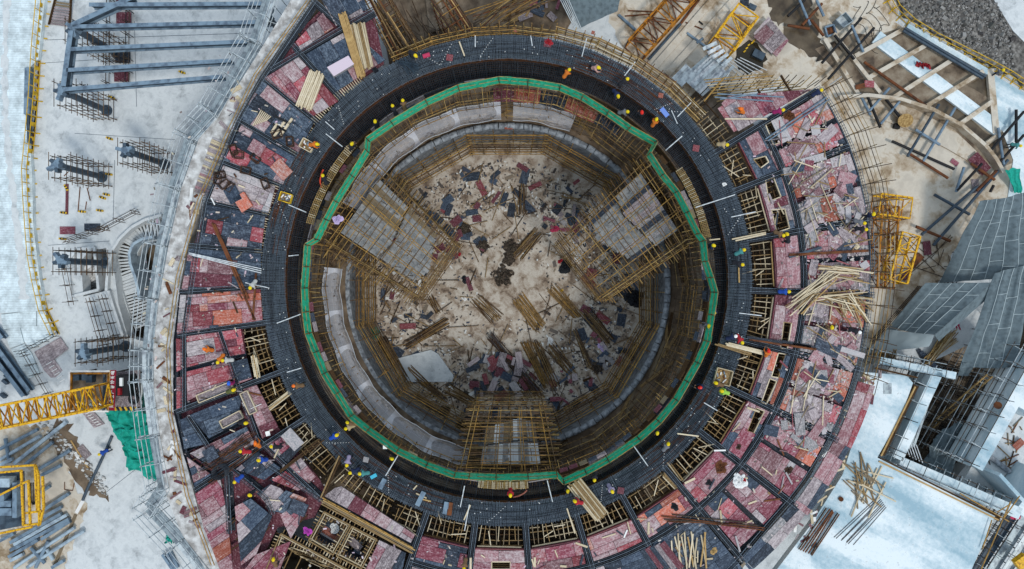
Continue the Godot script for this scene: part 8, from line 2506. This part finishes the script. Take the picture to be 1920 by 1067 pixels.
func people() -> void:
	var z := Vector3(0, 0, 1)
	var two := func(x: float, y: float, s: float) -> Array: return [Vector3(x, y, s), Vector3(x, y, -s)]
	make_pose("stand", {"pelvis": Vector3(0, .95, 0), "chest": Vector3(.02, 1.3, 0), "neck": Vector3(.02, 1.48, 0), "head": Vector3(.05, 1.6, 0), "hip": two.call(0, .9, .1), "kn": two.call(.03, .5, .11), "an": two.call(0, .1, .12), "sh": two.call(0, 1.4, .19), "el": two.call(.08, 1.14, .26), "wr": two.call(.28, 1.02, .2)})
	make_pose("walk", {"pelvis": Vector3(0, .93, 0), "chest": Vector3(.05, 1.28, 0), "neck": Vector3(.08, 1.46, 0), "head": Vector3(.12, 1.58, 0), "hip": two.call(0, .88, .1), "kn": [Vector3(.2, .52, .11), Vector3(-.04, .48, -.11)], "an": [Vector3(.24, .1, .11), Vector3(-.28, .16, -.11)], "sh": two.call(.03, 1.38, .19), "el": [Vector3(-.12, 1.14, .25), Vector3(.2, 1.14, -.25)], "wr": [Vector3(-.08, .9, .25), Vector3(.38, 1.0, -.2)]})
	make_pose("bend", {"pelvis": Vector3(-.1, .86, 0), "chest": Vector3(.24, 1.08, 0), "neck": Vector3(.4, 1.15, 0), "head": Vector3(.52, 1.14, 0), "hip": two.call(-.08, .82, .1), "kn": two.call(.05, .46, .14), "an": two.call(-.06, .1, .15), "sh": two.call(.33, 1.1, .19), "el": two.call(.46, .84, .24), "wr": two.call(.56, .6, .14)})
	make_pose("crouch", {"pelvis": Vector3(-.16, .36, 0), "chest": Vector3(.06, .68, 0), "neck": Vector3(.17, .83, 0), "head": Vector3(.26, .93, 0), "hip": two.call(-.12, .34, .11), "kn": two.call(.28, .46, .19), "an": two.call(.02, .1, .15), "sh": two.call(.1, .78, .19), "el": two.call(.32, .56, .24), "wr": two.call(.5, .42, .13)})
	var hm := helmet_mesh()
	var C := {"k": [Color(.025, .026, .032), "black"], "n": [Color(.02, .035, .09), "navy"], "u": [Color(.02, .09, .45), "bright blue"], "o": [Color(.75, .2, .03), "orange"], "r": [Color(.5, .03, .04), "red"], "w": [Color(.6, .6, .58), "white"], "g": [Color(.2, .21, .23), "grey"], "b": [Color(.22, .13, .07), "brown"], "t": [Color(.55, .42, .24), "beige"], "l": [Color(.4, .34, .5), "lilac"], "v": [Color(.4, .7, .1), "lime green"], "m": [Color(.35, .02, .13), "magenta"], "e": [Color(.08, .3, .3), "teal"], "i": [Color(.7, .4, .35), "pink"], "y": [Color(.14, .15, .05), "olive"]}
	var HN := {"y": "yellow", "r": "red", "w": "white", "o": "orange", "b": "blue"}
	# [helmet x, y, direction the head points, helmet, jacket, pose, level, where]
	var L := [
		[778, 103, 40, "y", "k", "bend", 0.08, "on the upper ring by the rod heap"], [755, 189, 260, "y", "b", "bend", -0.5, "in the dark cage by the upper fence"], [736, 199, 250, "y", "k", "bend", -0.5, "in the dark cage left of the brown one"], [703, 228, 260, "y", "k", "crouch", -0.5, "in the dark cage near the fence corner"], [659, 270, 300, "y", "k", "crouch", -0.5, "in the dark cage beside the lashed grid"], [593, 270, 0, "y", "o", "bend", 0.08, "beside the timber tray"], [605, 330, 250, "y", "k", "bend", -0.5, "in the dark cage beside the red hose"],
		[1067, 131, 310, "y", "o", "bend", -0.3, "at the upper edge of the cage"], [1122, 126, 20, "y", "i", "crouch", 0.08, "crouching on the upper ring"], [1176, 148, 330, "y", "k", "bend", 0.08, "on the upper right ring"], [1159, 179, 60, "y", "n", "bend", -0.5, "in the upper right cage"], [1176, 209, 0, "y", "g", "bend", -0.5, "in the cage next to the white plank"], [1204, 211, 270, "r", "k", "stand", -0.5, "in the cage"], [1231, 224, 300, "y", "o", "crouch", -0.5, "in the cage at the right"], [1363, 271, 10, "y", "t", "bend", 0.05, "on the joists of the upper right"],
		[1540, 169, 330, "y", "n", "bend", 0.05, "at the outer corner of the right deck"], [1468, 206, 350, "y", "m", "bend", 0.05, "on the upper right bays"], [1390, 204, 200, "o", "o", "crouch", 0.05, "on the pink bay of the upper right"], [1639, 402, 300, "y", "n", "stand", 0.05, "on the right rim by the truss heap"], [1621, 418, 20, "y", "g", "bend", 0.05, "next to the rim worker"], [1624, 430, 10, "y", "k", "bend", 0.05, "below the rim workers"], [1469, 441, 30, "y", "b", "bend", 0.05, "beside the open shaft on the right"], [1477, 440, 250, "y", "k", "bend", 0.05, "facing the brown jacket on the right"], [1395, 469, 330, "y", "e", "bend", 0.08, "on the right ring above another"], [1392, 496, 20, "y", "k", "bend", 0.08, "on the right ring"], [1479, 547, 0, "y", "u", "bend", -0.1, "in the beam slot left of the heap"], [1561, 615, 270, "y", "b", "stand", -0.1, "in the dark slot below the heap"], [1612, 623, 20, "w", "k", "bend", 0.05, "at the end of the dark slot"], [1338, 460, 20, "y", "n", "stand", -0.5, "in the right cage by the fence"], [1340, 587, 120, "y", "n", "crouch", -0.5, "in the right cage below the bend"], [1330, 611, 100, "y", "g", "stand", -0.5, "in the right cage beside the fence"],
		[1379, 631, 340, "w", "n", "bend", 0.1, "on the right ring in dark clothes"], [1392, 642, 60, "y", "r", "bend", 0.1, "at the pale planks"], [1442, 659, 270, "r", "o", "crouch", 0.05, "on the orange strip"], [1355, 734, 200, "y", "v", "bend", 0.08, "below the fittings tray"], [1344, 719, 200, "y", "b", "bend", 0.08, "left of the fittings tray"], [1314, 727, 180, "r", "n", "crouch", -0.5, "in the lower right cage"], [1233, 812, 90, "y", "k", "crouch", -0.5, "deep in the lower right cage"], [1253, 834, 300, "y", "g", "bend", 0.08, "on the lower right ring"], [1115, 900, 100, "y", "k", "bend", -0.5, "in the cage beside the plank stack"], [1148, 922, 60, "y", "l", "crouch", 0.08, "next to the maroon sheet on the ring"], [1065, 921, 90, "y", "k", "crouch", -0.5, "left of the plank stack"], [1079, 941, 200, "y", "r", "bend", 0.08, "on the lower ring by the white tube"], [957, 929, 90, "y", "r", "crouch", -0.5, "in the lowest part of the cage"],
		[551, 724, 180, "o", "b", "bend", 0.08, "alone on the left ring"], [652, 793, 200, "y", "b", "bend", -0.5, "in the lower left cage"], [649, 804, 160, "y", "t", "bend", -0.5, "below the other in the lower left cage"], [630, 817, 330, "y", "u", "bend", 0.08, "on the lower left ring"], [650, 872, 100, "y", "l", "bend", 0.05, "on the gangway"], [657, 887, 160, "y", "n", "bend", 0.05, "beside the gangway"], [675, 889, 180, "y", "e", "bend", 0.08, "next to the cyan board"], [735, 861, 200, "y", "k", "crouch", -0.5, "in the cage by the white tube"], [509, 838, 190, "y", "k", "bend", 0.05, "by the grey board pile"], [485, 864, 190, "y", "u", "crouch", 0.05, "on the slate blue bay"], [512, 1051, 260, "y", "b", "bend", -0.3, "in the large shaft box"], [870, 1066, 100, "y", "b", "bend", 0.05, "at the bottom bays"],
		[383, 655, 200, "o", "o", "crouch", 0.05, "on the red bay at the left"], [408, 679, 120, "y", "o", "bend", 0.05, "at the slot on the left"], [418, 676, 180, "y", "w", "bend", 0.05, "facing the orange jacket"], [436, 732, 340, "y", "y", "bend", 0.05, "at the long trough"], [428, 720, 270, "b", "m", "stand", 0.05, "in the long trough"], [459, 794, 0, "y", "k", "bend", 0.05, "at the blue bays"], [451, 847, 190, "y", "r", "bend", 0.05, "at the long rods"], [478, 832, 250, "o", "o", "crouch", 0.05, "near the red jacket"], [440, 904, 140, "y", "u", "bend", 0.05, "next to the spiral column cage"], [467, 929, 20, "y", "k", "stand", -0.2, "in the slot below the column cage"], [469, 539, 120, "y", "w", "bend", 0.05, "at the rusty flat bars"], [186, 852, 150, "y", "u", "bend", GY, "walking by the drain hose"], [1914, 273, 20, "y", "e", "bend", GY + .3, "bending over the struts at the right edge"], [1882, 131, 300, "y", "g", "walk", GY, "at the yellow railing on the right"]]
	var meshes := {}
	for d in L:
		var key: String = d[4] + d[5]
		if not meshes.has(key):
			var tr := Color(.03, .035, .055) if d[4] != "n" and d[4] != "k" else Color(.035, .035, .04)
			if d[4] in ["b", "t", "y"]: tr = Color(.06, .055, .05)
			meshes[key] = person_mesh(d[5], C[d[4]][0], tr)
		var j: Dictionary = POSE[d[5]].j
		var head: Vector3 = j.head
		var y: float = d[6]
		var an := deg_to_rad(d[2])
		var top := P(d[0], d[1], y + (head.y + .12) / UNIT)
		var at := Vector3(top.x - cos(an) * head.x / UNIT, y, top.z - sin(an) * head.x / UNIT)
		var verb: String = {"bend": "bending", "crouch": "crouching", "stand": "standing", "walk": "walking"}[d[5]]
		var t := thing("person", "person in %s with %s helmet %s %s" % [C[d[4]][1], HN[d[3]], verb, d[7]], "person", at, "")
		t.rotation.y = -an
		var bd := MeshInstance3D.new()
		bd.name = "body"
		bd.mesh = meshes[key]
		t.add_child(bd)
		var hl := MeshInstance3D.new()
		hl.name = "helmet"
		hl.mesh = hm
		hl.material_override = M.helmet[d[3]]
		hl.position = head + Vector3(.012, .06, 0)
		if d[5] == "bend": hl.rotation.z = -.55; hl.position = head + Vector3(.045, .055, 0)
		t.add_child(hl)
